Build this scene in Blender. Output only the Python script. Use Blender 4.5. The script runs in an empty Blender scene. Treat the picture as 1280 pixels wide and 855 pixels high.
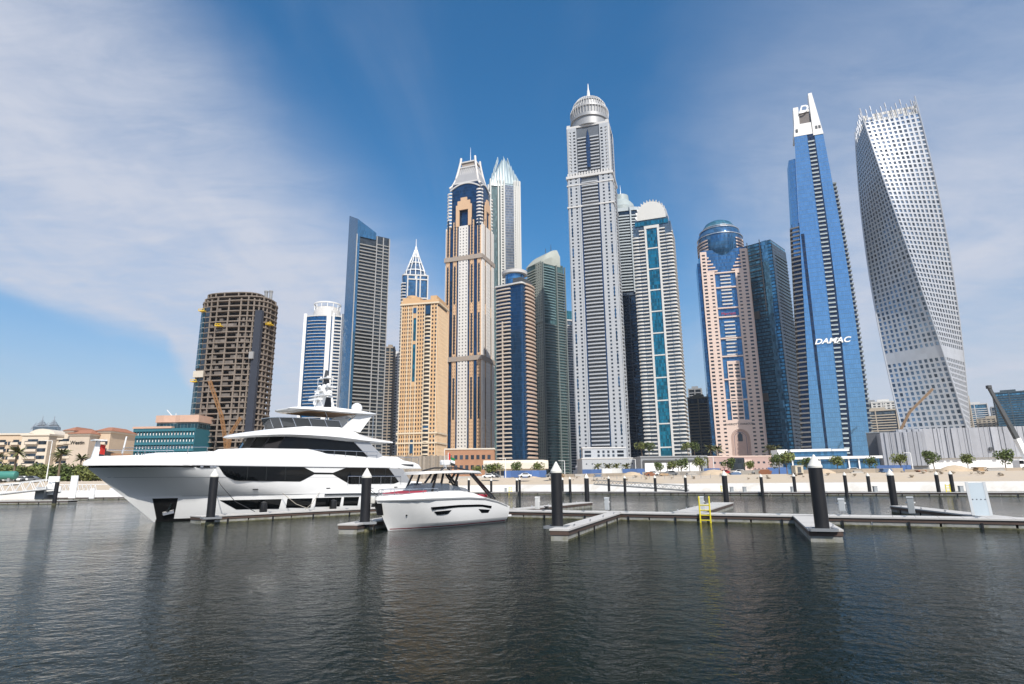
import bpy, bmesh, math, random
from mathutils import Vector, Matrix
random.seed(11)
R = math.radians
sc = bpy.context.scene
C = sc.collection
PI = math.pi

# ------------------------------------------------------------------ camera
F = 755.0; PITCH = R(13.05); ROLL = R(0.6); CAMH = 3.0
_f = Vector((0, math.cos(PITCH), math.sin(PITCH)))
_r0 = Vector((1, 0, 0)); _u0 = _r0.cross(_f)
_r = _r0 * math.cos(ROLL) - _u0 * math.sin(ROLL)
_u = _u0 * math.cos(ROLL) + _r0 * math.sin(ROLL)
cd = bpy.data.cameras.new('camera'); cam = bpy.data.objects.new('camera', cd); C.objects.link(cam)
cd.sensor_width = 36; cd.sensor_fit = 'HORIZONTAL'; cd.lens = F / 1280 * 36
cd.clip_end = 20000; cd.clip_start = 0.1
M_ = Matrix((_r, _u, -_f)).transposed().to_4x4(); M_.translation = (0, 0, CAMH)
cam.matrix_world = M_
sc.camera = cam

# ------------------------------------------------------------------ sky, sun, exposure
SUN_AZ = R(161)      # clockwise from the view direction (+Y)
SUN_EL = R(45)
w = bpy.data.worlds.new('World'); sc.world = w; w.use_nodes = True
wn = w.node_tree.nodes; wl = w.node_tree.links
bg = wn['Background']; bg.inputs['Strength'].default_value = 0.1
sky = wn.new('ShaderNodeTexSky'); sky.sky_type = 'NISHITA'; sky.sun_disc = False
sky.sun_elevation = SUN_EL; sky.sun_rotation = SUN_AZ
sky.air_density = 1.0; sky.dust_density = 1.2; sky.ozone_density = 3.0; sky.altitude = 0
def wnode(t, **k):
    n = wn.new(t)
    for a, b in k.items(): setattr(n, a, b)
    return n
def wmath(op, a, b=None, c=None, clamp=False):
    n = wnode('ShaderNodeMath', operation=op, use_clamp=clamp)
    for i, x in enumerate((a, b, c)):
        if x is None: continue
        if isinstance(x, (int, float)): n.inputs[i].default_value = x
        else: wl.new(x, n.inputs[i])
    return n.outputs[0]
def wsmooth(x, a, b):
    n = wnode('ShaderNodeMapRange', interpolation_type='SMOOTHSTEP')
    wl.new(x, n.inputs[0]); n.inputs[1].default_value = a; n.inputs[2].default_value = b
    return n.outputs[0]
tc = wnode('ShaderNodeTexCoord'); sx = wnode('ShaderNodeSeparateXYZ'); wl.new(tc.outputs['Generated'], sx.inputs[0])
az = wmath('ARCTAN2', sx.outputs[0], sx.outputs[1]); el = wmath('ARCSINE', sx.outputs[2])
# cloud sheet coordinates: direction projected on a high flat layer
den = wmath('ADD', wmath('MAXIMUM', sx.outputs[2], 0.0), 0.12)
cmb = wnode('ShaderNodeCombineXYZ')
wl.new(wmath('DIVIDE', sx.outputs[0], den), cmb.inputs[0]); wl.new(wmath('DIVIDE', sx.outputs[1], den), cmb.inputs[1])
mp = wnode('ShaderNodeMapping'); wl.new(cmb.outputs[0], mp.inputs[0]); mp.inputs['Rotation'].default_value = (0, 0, R(35)); mp.inputs['Scale'].default_value = (1.6, 0.55, 1)
nz = wnode('ShaderNodeTexNoise'); wl.new(mp.outputs[0], nz.inputs[0]); nz.inputs['Scale'].default_value = 1.3; nz.inputs['Detail'].default_value = 8; nz.inputs['Roughness'].default_value = 0.55; nz.inputs['Distortion'].default_value = 0.6
nz2 = wnode('ShaderNodeTexNoise'); wl.new(cmb.outputs[0], nz2.inputs[0]); nz2.inputs['Scale'].default_value = 0.8; nz2.inputs['Detail'].default_value = 5
n1 = wmath('SUBTRACT', nz.outputs[0], 0.5); n2 = wmath('SUBTRACT', nz2.outputs[0], 0.5)
nn = wmath('ADD', wmath('MULTIPLY', n1, 0.5), wmath('MULTIPLY', n2, 0.35))
elp = wmath('ADD', el, wmath('MULTIPLY', nn, 0.5))
# left sheet: above a lower edge that sinks to the right, below an upper edge that sinks to the right
lowe = wmath('MINIMUM', wmath('ADD', wmath('MULTIPLY', az, -0.20), 0.088), wmath('SUBTRACT', 0.19, wmath('MULTIPLY', wmath('ADD', az, 0.53), 1.6)))
els = wmath('ADD', el, wmath('MULTIPLY', nn, 0.10))
upe = wmath('ADD', wmath('MULTIPLY', wmath('ADD', az, 0.125), -0.68), 0.40)
L1 = wsmooth(wmath('SUBTRACT', els, lowe), -0.012, 0.035)
L2 = wsmooth(wmath('SUBTRACT', upe, elp), -0.06, 0.24)
L3 = wsmooth(az, 0.16, -0.22)
left = wmath('MULTIPLY', wmath('MULTIPLY', L1, L2), L3)
# right veil
azp = wmath('ADD', az, wmath('MULTIPLY', nn, 0.45))
R1 = wsmooth(azp, 0.22, 0.52)
R2 = wsmooth(elp, 0.85, 0.30)
right = wmath('MULTIPLY', wmath('MULTIPLY', R1, R2), 0.85)
thin = wmath('MULTIPLY', wsmooth(nz.outputs[0], 0.45, 0.85), 0.14)
cov = wmath('ADD', wmath('MAXIMUM', left, right), thin, clamp=True)
nz3 = wnode('ShaderNodeTexNoise'); mp3 = wnode('ShaderNodeMapping'); wl.new(cmb.outputs[0], mp3.inputs[0]); mp3.inputs['Rotation'].default_value = (0, 0, R(-28)); mp3.inputs['Scale'].default_value = (1.0, 2.2, 1)
wl.new(mp3.outputs[0], nz3.inputs[0]); nz3.inputs['Scale'].default_value = 3.6; nz3.inputs['Detail'].default_value = 9; nz3.inputs['Roughness'].default_value = 0.66; nz3.inputs['Distortion'].default_value = 0.5
n3 = wmath('SUBTRACT', nz3.outputs[0], 0.5)
cov = wmath('MULTIPLY', cov, wmath('ADD', wmath('ADD', 0.84, wmath('MULTIPLY', n1, 1.1)), wmath('MULTIPLY', n3, .85)), clamp=True)
cov = wmath('MULTIPLY', cov, 0.95)
hs = wnode('ShaderNodeHueSaturation'); hs.inputs['Hue'].default_value = 0.494; hs.inputs['Saturation'].default_value = 1.36; hs.inputs['Value'].default_value = 1.2
wl.new(sky.outputs[0], hs.inputs['Color'])
# pale band of humid air at the horizon
hz = wsmooth(el, 0.36, -0.03)
mxh = wnode('ShaderNodeMix', data_type='RGBA'); wl.new(wmath('MULTIPLY', hz, 0.85), mxh.inputs[0]); wl.new(hs.outputs[0], mxh.inputs[6]); mxh.inputs[7].default_value = (4.0, 4.25, 4.85, 1)
mx = wnode('ShaderNodeMix', data_type='RGBA'); wl.new(cov, mx.inputs[0]); wl.new(mxh.outputs[2], mx.inputs[6]); mx.inputs[7].default_value = (4.95, 5.25, 6.05, 1)
wl.new(mx.outputs[2], bg.inputs['Color'])

sd = bpy.data.lights.new('sun', 'SUN'); sun = bpy.data.objects.new('sun', sd); C.objects.link(sun)
sd.energy = 4.0; sd.angle = R(0.5); sd.color = (1.0, 0.95, 0.87)
sdir = Vector((math.sin(SUN_AZ) * math.cos(SUN_EL), math.cos(SUN_AZ) * math.cos(SUN_EL), math.sin(SUN_EL)))
sun.rotation_euler = sdir.to_track_quat('Z', 'Y').to_euler()
sc.view_settings.view_transform = 'Standard'; sc.view_settings.look = 'None'
sc.view_settings.exposure = 0.35; sc.view_settings.gamma = 1.0
sc.view_settings.use_curve_mapping = False
sc.render.engine = 'CYCLES'
sc.cycles.max_bounces = 6; sc.cycles.volume_bounces = 0

# ------------------------------------------------------------------ survey helpers: photo direction -> place on the site
def ray(u, v): return _r * ((u - 640) / F) + _u * ((427.5 - v) / F) + _f
def gz(u, v, z=0.0):
    d = ray(u, v); t = (z - CAMH) / d.z
    return Vector((0, 0, CAMH)) + d * t
def at(u, v, Y):
    d = ray(u, v); return Vector((0, 0, CAMH)) + d * (Y / d.y)

# ------------------------------------------------------------------ object helpers
def tag(o, label=None, cat=None, group=None, kind=None):
    if label: o['label'] = label
    if cat: o['category'] = cat
    if group: o['group'] = group
    if kind: o['kind'] = kind
    return o
def thing(name, label, cat, loc=(0, 0, 0), rz=0.0, group=None):
    o = bpy.data.objects.new(name, None); C.objects.link(o)
    o.location = loc; o.rotation_euler = (0, 0, rz); o.empty_display_size = 0.5
    return tag(o, label, cat, group)
def inst(me, name, parent, loc=(0, 0, 0), rz=0.0):
    o = bpy.data.objects.new(name, me); C.objects.link(o)
    o.location = loc; o.rotation_euler = (0, 0, rz)
    if parent: o.parent = parent
    return o
def copy_tree(o, parent=None):
    c = o.copy(); C.objects.link(c)
    if parent: c.parent = parent
    for ch in list(o.children): copy_tree(ch, c)
    return c

class MB:
    def __init__(s): s.v = []; s.f = []; s.mi = []
    def face(s, pts, mi=0):
        n = len(s.v); s.v += [tuple(p) for p in pts]; s.f.append(tuple(range(n, n + len(pts)))); s.mi.append(mi)
    def box(s, x0, x1, y0, y1, z0, z1, mi=0):
        s.hexa([(x0, y0, z0), (x1, y0, z0), (x1, y1, z0), (x0, y1, z0)], [(x0, y0, z1), (x1, y0, z1), (x1, y1, z1), (x0, y1, z1)], mi)
    def hexa(s, b, t, mi=0):
        n = len(s.v); s.v += [tuple(p) for p in b] + [tuple(p) for p in t]; k = len(b)
        s.f.append(tuple(n + i for i in reversed(range(k)))); s.f.append(tuple(n + k + i for i in range(k))); s.mi += [mi, mi]
        for i in range(k):
            j = (i + 1) % k; s.f.append((n + i, n + j, n + k + j, n + k + i)); s.mi.append(mi)
    def prism(s, poly, z0, z1, mi=0, sc1=1.0, off=(0, 0)):
        s.hexa([(x, y, z0) for x, y in poly], [(x * sc1 + off[0], y * sc1 + off[1], z1) for x, y in poly], mi)
    def fbox(s, face, a0, a1, d0, d1, z0, z1, mi=0):
        P = lambda a, d, z: fpt(face, a, d, z)
        s.hexa([P(a0, d1, z0), P(a1, d1, z0), P(a1, d0, z0), P(a0, d0, z0)], [P(a0, d1, z1), P(a1, d1, z1), P(a1, d0, z1), P(a0, d0, z1)], mi)
    def loft(s, rings, mi=0, cap=True, closed=True):
        n = len(s.v); k = len(rings[0])
        for r in rings: s.v += [tuple(p) for p in r]
        for i in range(len(rings) - 1):
            for j in range(k if closed else k - 1):
                a = n + i * k + j; b = n + i * k + (j + 1) % k
                s.f.append((a, b, b + k, a + k)); s.mi.append(mi)
        if cap:
            s.f.append(tuple(n + j for j in reversed(range(k)))); s.f.append(tuple(n + (len(rings) - 1) * k + j for j in range(k))); s.mi += [mi, mi]
    def lathe(s, prof, n=24, c=(0, 0), mi=0, cap=True):
        rings = [[(c[0] + r * math.cos(2 * PI * i / n), c[1] + r * math.sin(2 * PI * i / n), z) for i in range(n)] for r, z in prof]
        s.loft(rings, mi, cap)
    def tube(s, pts, r, n=6, mi=0):
        pts = [Vector(p) for p in pts]
        rings = []
        for i, p in enumerate(pts):
            d = (pts[min(i + 1, len(pts) - 1)] - pts[max(i - 1, 0)]).normalized()
            a = d.cross(Vector((0, 0, 1)) if abs(d.z) < .95 else Vector((1, 0, 0))).normalized(); b = d.cross(a)
            rr = r[i] if isinstance(r, (list, tuple)) else r
            rings.append([p + a * rr * math.cos(2 * PI * k / n) + b * rr * math.sin(2 * PI * k / n) for k in range(n)])
        s.loft(rings, mi)
    def bar(s, p, q, w, h=None, mi=0):
        p = Vector(p); q = Vector(q); h = h or w; d = (q - p).normalized()
        a = d.cross(Vector((0, 0, 1)) if abs(d.z) < .95 else Vector((1, 0, 0))).normalized(); b = a.cross(d)
        rr = lambda c: [c + a * w / 2 + b * h / 2, c - a * w / 2 + b * h / 2, c - a * w / 2 - b * h / 2, c + a * w / 2 - b * h / 2]
        s.loft([rr(p), rr(q)], mi)
    def sphere(s, c, r, n=16, m=8, mi=0, sz=1.0, half=False):
        a0 = 0 if half else -PI / 2
        prof = [(max(r * math.cos(a0 + (PI / 2 - a0) * i / m), 0.001), c[2] + sz * r * math.sin(a0 + (PI / 2 - a0) * i / m)) for i in range(m + 1)]
        s.lathe(prof, n, (c[0], c[1]), mi)
    def mesh(s, name, mats, smooth=False, recalc=True):
        me = bpy.data.meshes.new(name); me.from_pydata(s.v, [], s.f)
        for m in (mats if isinstance(mats, (list, tuple)) else [mats]): me.materials.append(m)
        me.polygons.foreach_set('material_index', s.mi)
        if recalc:
            bm = bmesh.new(); bm.from_mesh(me); bmesh.ops.recalc_face_normals(bm, faces=bm.faces); bm.to_mesh(me); bm.free()
        if smooth:
            me.polygons.foreach_set('use_smooth', [True] * len(me.polygons))
            if smooth != 1:
                me.set_sharp_from_angle(angle=R(smooth))
        me.update(); return me
    def build(s, name, mats, parent=None, loc=(0, 0, 0), rz=0.0, smooth=False, recalc=True, bevel=0):
        me = s.mesh(name, mats, smooth, recalc)
        o = inst(me, name, parent, loc, rz)
        if bevel:
            b = o.modifiers.new('bevel', 'BEVEL'); b.width = bevel; b.segments = 2; b.limit_method = 'ANGLE'
        return o
def fpt(face, a, d, z):
    ox, oy, an = face
    return (ox + a * math.cos(an) + d * math.sin(an), oy + a * math.sin(an) - d * math.cos(an), z)
def text_mesh(txt, size, depth, mat, name, parent, loc, rot, shear=0.0, align='CENTER', bold=0.0):
    cu = bpy.data.curves.new(name, 'FONT'); cu.body = txt; cu.size = size; cu.extrude = depth; cu.align_x = align; cu.align_y = 'CENTER'; cu.shear = shear; cu.offset = bold
    tmp = bpy.data.objects.new('tmp', cu); C.objects.link(tmp)
    dg = bpy.context.evaluated_depsgraph_get(); me = bpy.data.meshes.new_from_object(tmp.evaluated_get(dg))
    bpy.data.objects.remove(tmp); bpy.data.curves.remove(cu)
    me.materials.clear(); me.materials.append(mat)
    o = inst(me, name, parent, loc); o.rotation_euler = rot
    return o

# ------------------------------------------------------------------ materials
MATS = {}
def _base(name):
    m = bpy.data.materials.new(name); m.use_nodes = True
    nt = m.node_tree; b = nt.nodes['Principled BSDF']
    return m, nt, b
def _math(nt, op, a, b=None):
    n = nt.nodes.new('ShaderNodeMath'); n.operation = op
    for i, x in enumerate((a, b)):
        if x is None: continue
        if isinstance(x, (int, float)): n.inputs[i].default_value = x
        else: nt.links.new(x, n.inputs[i])
    return n.outputs[0]
def _rgbmul(nt, col, fac):
    n = nt.nodes.new('ShaderNodeVectorMath'); n.operation = 'SCALE'
    if isinstance(col, tuple): n.inputs[0].default_value = col[:3]
    else: nt.links.new(col, n.inputs[0])
    nt.links.new(fac, n.inputs['Scale']); return n.outputs[0]
def PM(name, col, rough=.6, metal=0.0, var=.12, scale=.3, bump=0.0, bscale=6.0, spec=.5, stretch=(1, 1, 1), isl=0.0, coat=0.0, second=None, detail=6):
    if name in MATS: return MATS[name]
    m, nt, b = _base(name); L = nt.links
    tcn = nt.nodes.new('ShaderNodeTexCoord'); oi = nt.nodes.new('ShaderNodeObjectInfo')
    mpn = nt.nodes.new('ShaderNodeMapping'); mpn.inputs['Scale'].default_value = stretch
    ad = nt.nodes.new('ShaderNodeVectorMath'); ad.operation = 'ADD'
    L.new(tcn.outputs['Object'], ad.inputs[0]); L.new(_math(nt, 'MULTIPLY', oi.outputs['Random'], 37.0), ad.inputs[1])
    L.new(ad.outputs[0], mpn.inputs[0])
    nzn = nt.nodes.new('ShaderNodeTexNoise'); L.new(mpn.outputs[0], nzn.inputs[0]); nzn.inputs['Scale'].default_value = scale; nzn.inputs['Detail'].default_value = detail; nzn.inputs['Roughness'].default_value = .62
    f = _math(nt, 'ADD', _math(nt, 'MULTIPLY', _math(nt, 'SUBTRACT', nzn.outputs[0], .5), 2.6 * var), 1.0)
    if isl:
        ge = nt.nodes.new('ShaderNodeNewGeometry')
        rn = _math(nt, 'FRACT', _math(nt, 'ADD', ge.outputs['Random Per Island'], oi.outputs['Random']))
        f = _math(nt, 'MULTIPLY', f, _math(nt, 'ADD', _math(nt, 'MULTIPLY', rn, 2 * isl), 1 - isl))
    cc = col
    if second:
        mxn = nt.nodes.new('ShaderNodeMix'); mxn.data_type = 'RGBA'
        rp = nt.nodes.new('ShaderNodeMapRange'); L.new(nzn.outputs[0], rp.inputs[0]); rp.inputs[1].default_value = .45; rp.inputs[2].default_value = .62
        L.new(rp.outputs[0], mxn.inputs[0]); mxn.inputs[6].default_value = (*col, 1); mxn.inputs[7].default_value = (*second, 1)
        cc = mxn.outputs[2]
    L.new(_rgbmul(nt, cc, f), b.inputs['Base Color'])
    b.inputs['Roughness'].default_value = rough; b.inputs['Metallic'].default_value = metal
    b.inputs['Specular IOR Level'].default_value = spec
    if coat: b.inputs['Coat Weight'].default_value = coat; b.inputs['Coat Roughness'].default_value = .05
    if bump:
        n2_ = nt.nodes.new('ShaderNodeTexNoise'); L.new(mpn.outputs[0], n2_.inputs[0]); n2_.inputs['Scale'].default_value = bscale; n2_.inputs['Detail'].default_value = 5
        bp = nt.nodes.new('ShaderNodeBump'); bp.inputs['Strength'].default_value = bump; bp.inputs['Distance'].default_value = .1
        L.new(n2_.outputs[0], bp.inputs['Height']); L.new(bp.outputs[0], b.inputs['Normal'])
    MATS[name] = m; return m
def GM(name, col, metal=.55, rough=.08, floor=3.6, mull=1.6, line=.10, vline=.07, lcol=None, var=.35, tilt=.03, spandrel=None, sph=.28):
    """curtain-wall glass: panes with their own tint and a slight tilt, mullions and floor lines"""
    if name in MATS: return MATS[name]
    m, nt, b = _base(name); L = nt.links
    tcn = nt.nodes.new('ShaderNodeTexCoord'); s = nt.nodes.new('ShaderNodeSeparateXYZ'); L.new(tcn.outputs['Object'], s.inputs[0])
    U = _math(nt, 'DIVIDE', _math(nt, 'ADD', s.outputs[0], s.outputs[1]), mull); V = _math(nt, 'DIVIDE', s.outputs[2], floor)
    cb = nt.nodes.new('ShaderNodeCombineXYZ'); L.new(_math(nt, 'FLOOR', U), cb.inputs[0]); L.new(_math(nt, 'FLOOR', V), cb.inputs[1])
    oi = nt.nodes.new('ShaderNodeObjectInfo'); L.new(oi.outputs['Random'], cb.inputs[2])
    wnz = nt.nodes.new('ShaderNodeTexWhiteNoise'); L.new(cb.outputs[0], wnz.inputs[0])
    fac = _math(nt, 'ADD', _math(nt, 'MULTIPLY', wnz.outputs['Value'], 2 * var), 1 - var)
    c1 = _rgbmul(nt, col, fac)
    fu = _math(nt, 'FRACT', U); fv = _math(nt, 'FRACT', V)
    cur = c1
    if spandrel:
        mn = nt.nodes.new('ShaderNodeMix'); mn.data_type = 'RGBA'
        L.new(_math(nt, 'LESS_THAN', fv, sph), mn.inputs[0]); L.new(cur, mn.inputs[6]); mn.inputs[7].default_value = (*spandrel, 1); cur = mn.outputs[2]
    ln = _math(nt, 'MAXIMUM', _math(nt, 'LESS_THAN', fu, vline), _math(nt, 'LESS_THAN', fv, line))
    mn = nt.nodes.new('ShaderNodeMix'); mn.data_type = 'RGBA'
    L.new(ln, mn.inputs[0]); L.new(cur, mn.inputs[6]); mn.inputs[7].default_value = (*(lcol or tuple(x * .35 for x in col)), 1)
    L.new(mn.outputs[2], b.inputs['Base Color'])
    L.new(_math(nt, 'MULTIPLY', _math(nt, 'SUBTRACT', 1.0, ln), metal), b.inputs['Metallic'])
    L.new(_math(nt, 'ADD', _math(nt, 'MULTIPLY', ln, .4), rough), b.inputs['Roughness'])
    ge = nt.nodes.new('ShaderNodeNewGeometry')
    v1 = nt.nodes.new('ShaderNodeVectorMath'); v1.operation = 'SUBTRACT'; L.new(wnz.outputs['Color'], v1.inputs[0]); v1.inputs[1].default_value = (.5, .5, .5)
    v2 = nt.nodes.new('ShaderNodeVectorMath'); v2.operation = 'SCALE'; L.new(v1.outputs[0], v2.inputs[0]); v2.inputs['Scale'].default_value = tilt
    v3 = nt.nodes.new('ShaderNodeVectorMath'); v3.operation = 'ADD'; L.new(ge.outputs['Normal'], v3.inputs[0]); L.new(v2.outputs[0], v3.inputs[1])
    v4 = nt.nodes.new('ShaderNodeVectorMath'); v4.operation = 'NORMALIZE'; L.new(v3.outputs[0], v4.inputs[0]); L.new(v4.outputs[0], b.inputs['Normal'])
    MATS[name] = m; return m

white = PM('white_concrete', (.56, .55, .535), .6, var=.10, scale=.06, stretch=(1, 1, .25))
white_paint = PM('white_paint', (.80, .80, .79), .35, var=.04, scale=.8)
cream = PM('cream_wall', (.62, .56, .47), .7, var=.1, scale=.07, stretch=(1, 1, .25))
greywall = PM('grey_wall', (.39, .41, .435), .65, var=.08, scale=.05, stretch=(1, 1, .25))
midgrey = PM('mid_grey_wall', (.27, .28, .29), .7, var=.12, scale=.1)
darkgrey = PM('dark_grey', (.07, .075, .08), .6, var=.15, scale=.3)
black = PM('black_rubber', (.012, .013, .015), .5, var=.2, scale=1.0)
win_dark = PM('window_pane', (.035, .05, .07), .12, metal=.25, var=.05, isl=.6)
win_blue = PM('blue_window_pane', (.03, .085, .16), .1, metal=.4, var=.05, isl=.5)
steel = PM('steel', (.55, .56, .58), .35, metal=.8, var=.1)

# ------------------------------------------------------------------ towers
GZ = 4.5
TGROUP = 'skyscrapers along the far shore'
_pane = {}
class Tower:
    def __init__(s, name, label, u, v, Y, yaw, cat='skyscraper', group=TGROUP, wmat=None, z=GZ):
        p = at(u, v, Y); s.X = p.x; s.Y = Y; s.yaw = R(yaw)
        s.root = thing(name, label, cat, (p.x, Y, z), R(yaw), group); s.z0 = z
        s.win = []; s.bal = []; s.u = u; s.wmat = wmat or win_dark
    def zt(s, u, v): return at(u, v, s.Y).z - s.z0        # height above own base
    def rect(s, W, D):
        return {'f': (0, -D / 2, 0.0), 'r': (W / 2, 0, PI / 2), 'l': (-W / 2, 0, -PI / 2), 'b': (0, D / 2, PI)}
    def part(s, mb, name, mats, **k): return mb.build(name, mats, s.root, **k)
    def windows(s, face, a0, a1, n, z0, z1, fh, wf=.55, hf=.5, d=.06, mat=None, skip=None):
        cw = (a1 - a0) / n
        nf = int((z1 - z0) / fh)
        for j in range(nf):
            for i in range(n):
                if skip and skip(i, j): continue
                s.win.append((face, a0 + (i + .5) * cw, d, z0 + (j + .52) * fh, cw * wf, fh * hf, mat or s.wmat))
    def grid(s, mb, face, a0, a1, n, z0, z1, fh, wf=.55, hf=.5, t=.35, d=.02, mi=0, mat=None, pane=True):
        """wall with real openings: piers and spandrels stand proud of the panes"""
        cw = (a1 - a0) / n; nf = max(1, int((z1 - z0) / fh)); pw = cw * (1 - wf)
        for i in range(n + 1):
            c = a0 + i * cw; lo = max(a0, c - pw / 2); hi = min(a1, c + pw / 2)
            mb.fbox(face, lo, hi, 0, t, z0, z1, mi)
        for i in range(n):
            lo = a0 + i * cw + pw / 2; hi = lo + cw * wf
            for j in range(nf + 1):
                zb = z0 + (j - 1 + .52 + hf / 2) * fh if j else z0
                ztp = z0 + (j + .52 - hf / 2) * fh if j < nf else z1
                mb.fbox(face, lo, hi, 0, t - .03, zb, ztp, mi)
        if pane: s.windows(face, a0, a1, n, z0, z1, fh, wf, hf, d, mat)
    def balconies(s, face, a0, a1, z0, z1, fh, proj=1.4, par=1.1, mat=None, name='balcony', curve=0.0, rail=0):
        nf = int((z1 - z0) / fh)
        for j in range(nf): s.bal.append((face, (a0 + a1) / 2, z0 + j * fh, a1 - a0, proj, par, mat or white, name, curve))
    def emit(s, maxn=100):
        s.win.sort(key=lambda t: t[3])
        for t in s.win[:maxn]:
            face, a, d, z, wd, h, m = t
            k = (round(wd, 2), round(h, 2), m.name)
            if k not in _pane:
                b = MB(); b.box(-wd / 2, wd / 2, -.05, .05, -h / 2, h / 2); _pane[k] = b.mesh('window', m, recalc=False)
            inst(_pane[k], 'window', s.root, fpt(face, a, d, z), face[2])
        rest = s.win[maxn:]
        if rest:
            mats = []; b = MB()
            for face, a, d, z, wd, h, m in rest:
                if m not in mats: mats.append(m)
                b.fbox(face, a - wd / 2, a + wd / 2, d - .05, d + .05, z - h / 2, z + h / 2, mats.index(m))
            tag(b.build('window', mats, s.root, recalc=False), kind='stuff')
        byname = {}
        for t in s.bal: byname.setdefault(t[7], []).append(t)
        for nm, lst in byname.items():
            lst.sort(key=lambda t: t[2])
            for t in lst[:maxn]:
                face, a, z, ln, pr, par, m, _, cv = t
                k = ('b', round(ln, 2), pr, par, m.name, cv)
                if k not in _pane:
                    b = MB(); s._bal(b, (0, 0, 0), 0, 0, ln, pr, par, cv); _pane[k] = b.mesh(nm, m, recalc=False)
                inst(_pane[k], nm, s.root, fpt(face, a, 0, z), face[2])
            rest = lst[maxn:]
            if rest:
                mats = []; b = MB()
                for face, a, z, ln, pr, par, m, _, cv in rest:
                    if m not in mats: mats.append(m)
                    s._bal(b, face, a, z, ln, pr, par, cv, mats.index(m))
                tag(b.build(nm, mats, s.root, recalc=False), kind='stuff')
    def _bal(s, b, face, a, z, ln, pr, par, cv, mi=0):
        n = 1 if cv == 0 else 6
        for i in range(n):
            x0 = -ln / 2 + ln * i / n; x1 = -ln / 2 + ln * (i + 1) / n
            q0 = pr + cv * (1 - (2 * x0 / ln) ** 2); q1 = pr + cv * (1 - (2 * x1 / ln) ** 2)
            P = lambda x, d, zz: fpt(face, a + x, d, zz)
            b.hexa([P(x0, q0, z), P(x1, q1, z), P(x1, 0, z), P(x0, 0, z)], [P(x0, q0, z + par), P(x1, q1, z + par), P(x1, 0, z + .3), P(x0, 0, z + .3)], mi)
def rpoly(W, D, r=0, n=4):
    if not r: return [(-W / 2, -D / 2), (W / 2, -D / 2), (W / 2, D / 2), (-W / 2, D / 2)]
    o = []
    for cx, cy, a in ((W / 2 - r, -D / 2 + r, -PI / 2), (W / 2 - r, D / 2 - r, 0), (-W / 2 + r, D / 2 - r, PI / 2), (-W / 2 + r, -D / 2 + r, PI)):
        for i in range(n + 1): o.append((cx + r * math.cos(a + PI / 2 * i / n), cy + r * math.sin(a + PI / 2 * i / n)))
    return o
def wpx(u0, u1, v, Y): return at(u1, v, Y).x - at(u0, v, Y).x

# ================================================================== WATER AND GROUND
def water_mat():
    m, nt, b = _base('harbour_water'); L = nt.links
    b.inputs['Base Color'].default_value = (.006, .011, .009, 1); b.inputs['Roughness'].default_value = .05
    b.inputs['IOR'].default_value = 1.10; b.inputs['Specular IOR Level'].default_value = .5
    tcn = nt.nodes.new('ShaderNodeTexCoord')
    h = None
    for sc_, st, amp, rot in ((.25, (1, 1.5, 1), .16, 20), (1.3, (1, 1.3, 1), .11, -18), (3.1, (1, 1.2, 1), .085, 25), (8.5, (1, 1.1, 1), .03, 0)):
        mpn = nt.nodes.new('ShaderNodeMapping'); mpn.inputs['Scale'].default_value = st; mpn.inputs['Rotation'].default_value = (0, 0, R(rot)); L.new(tcn.outputs['Object'], mpn.inputs[0])
        nzn = nt.nodes.new('ShaderNodeTexNoise'); nzn.inputs['Scale'].default_value = sc_; nzn.inputs['Detail'].default_value = 2.5; nzn.inputs['Distortion'].default_value = .4; L.new(mpn.outputs[0], nzn.inputs[0])
        t = _math(nt, 'MULTIPLY', nzn.outputs[0], amp)
        h = t if h is None else _math(nt, 'ADD', h, t)
    bp = nt.nodes.new('ShaderNodeBump'); bp.inputs['Strength'].default_value = 1.0; bp.inputs['Distance'].default_value = .56
    big = nt.nodes.new('ShaderNodeTexNoise'); big.inputs['Scale'].default_value = .045; big.inputs['Detail'].default_value = 3; L.new(tcn.outputs['Object'], big.inputs[0])
    pr = nt.nodes.new('ShaderNodeMapRange'); L.new(big.outputs[0], pr.inputs[0]); pr.inputs[1].default_value = .36; pr.inputs[2].default_value = .64; pr.inputs[3].default_value = .45; pr.inputs[4].default_value = 1.15
    L.new(_math(nt, 'MULTIPLY', h, pr.outputs[0]), bp.inputs['Height']); L.new(bp.outputs[0], b.inputs['Normal'])
    return m
wm = MB(); wm.face([(-4000, -600, 0), (4000, -600, 0), (4000, 900, 0), (-4000, 900, 0)])
tag(wm.build('water', water_mat(), recalc=False), kind='structure')
SHORE = [(-4000, 150), (-300, 152), (-150, 150), (-95, 152), (-60, 168), (-22, 200), (0, 203), (26, 184), (50, 166), (80, 148), (110, 128), (160, 97), (330, -10), (4000, -500)]
def off_shore(d):
    out = []
    for i, p in enumerate(SHORE):
        a = Vector(SHORE[max(0, i - 1)]); b = Vector(SHORE[min(len(SHORE) - 1, i + 1)]); t = (b - a).normalized(); n = Vector((-t.y, t.x))
        q = Vector(p) + n * d; out.append((q.x, q.y))
    return out
def strip(name, mat, rows, kind='structure'):
    b = MB()
    for (d0, z0), (d1, z1) in zip(rows[:-1], rows[1:]):
        A = off_shore(d0); B = off_shore(d1)
        for i in range(len(A) - 1): b.face([(*A[i], z0), (*A[i + 1], z0), (*B[i + 1], z1), (*B[i], z1)])
    return tag(b.build(name, mat, smooth=False), kind=kind)
sand = PM('sand', (.52, .43, .32), .95, var=.22, scale=.12, bump=.6, bscale=.9, second=(.45, .38, .30))
quay = PM('quay_concrete', (.66, .64, .60), .85, var=.3, scale=.22, bump=.3, bscale=3, stretch=(1, 1, .4), second=(.50, .47, .42))
strip('quay_wall', quay, [(-.2, -2), (0, .1), (2.6, 2.0), (4.5, 2.1)])
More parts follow.
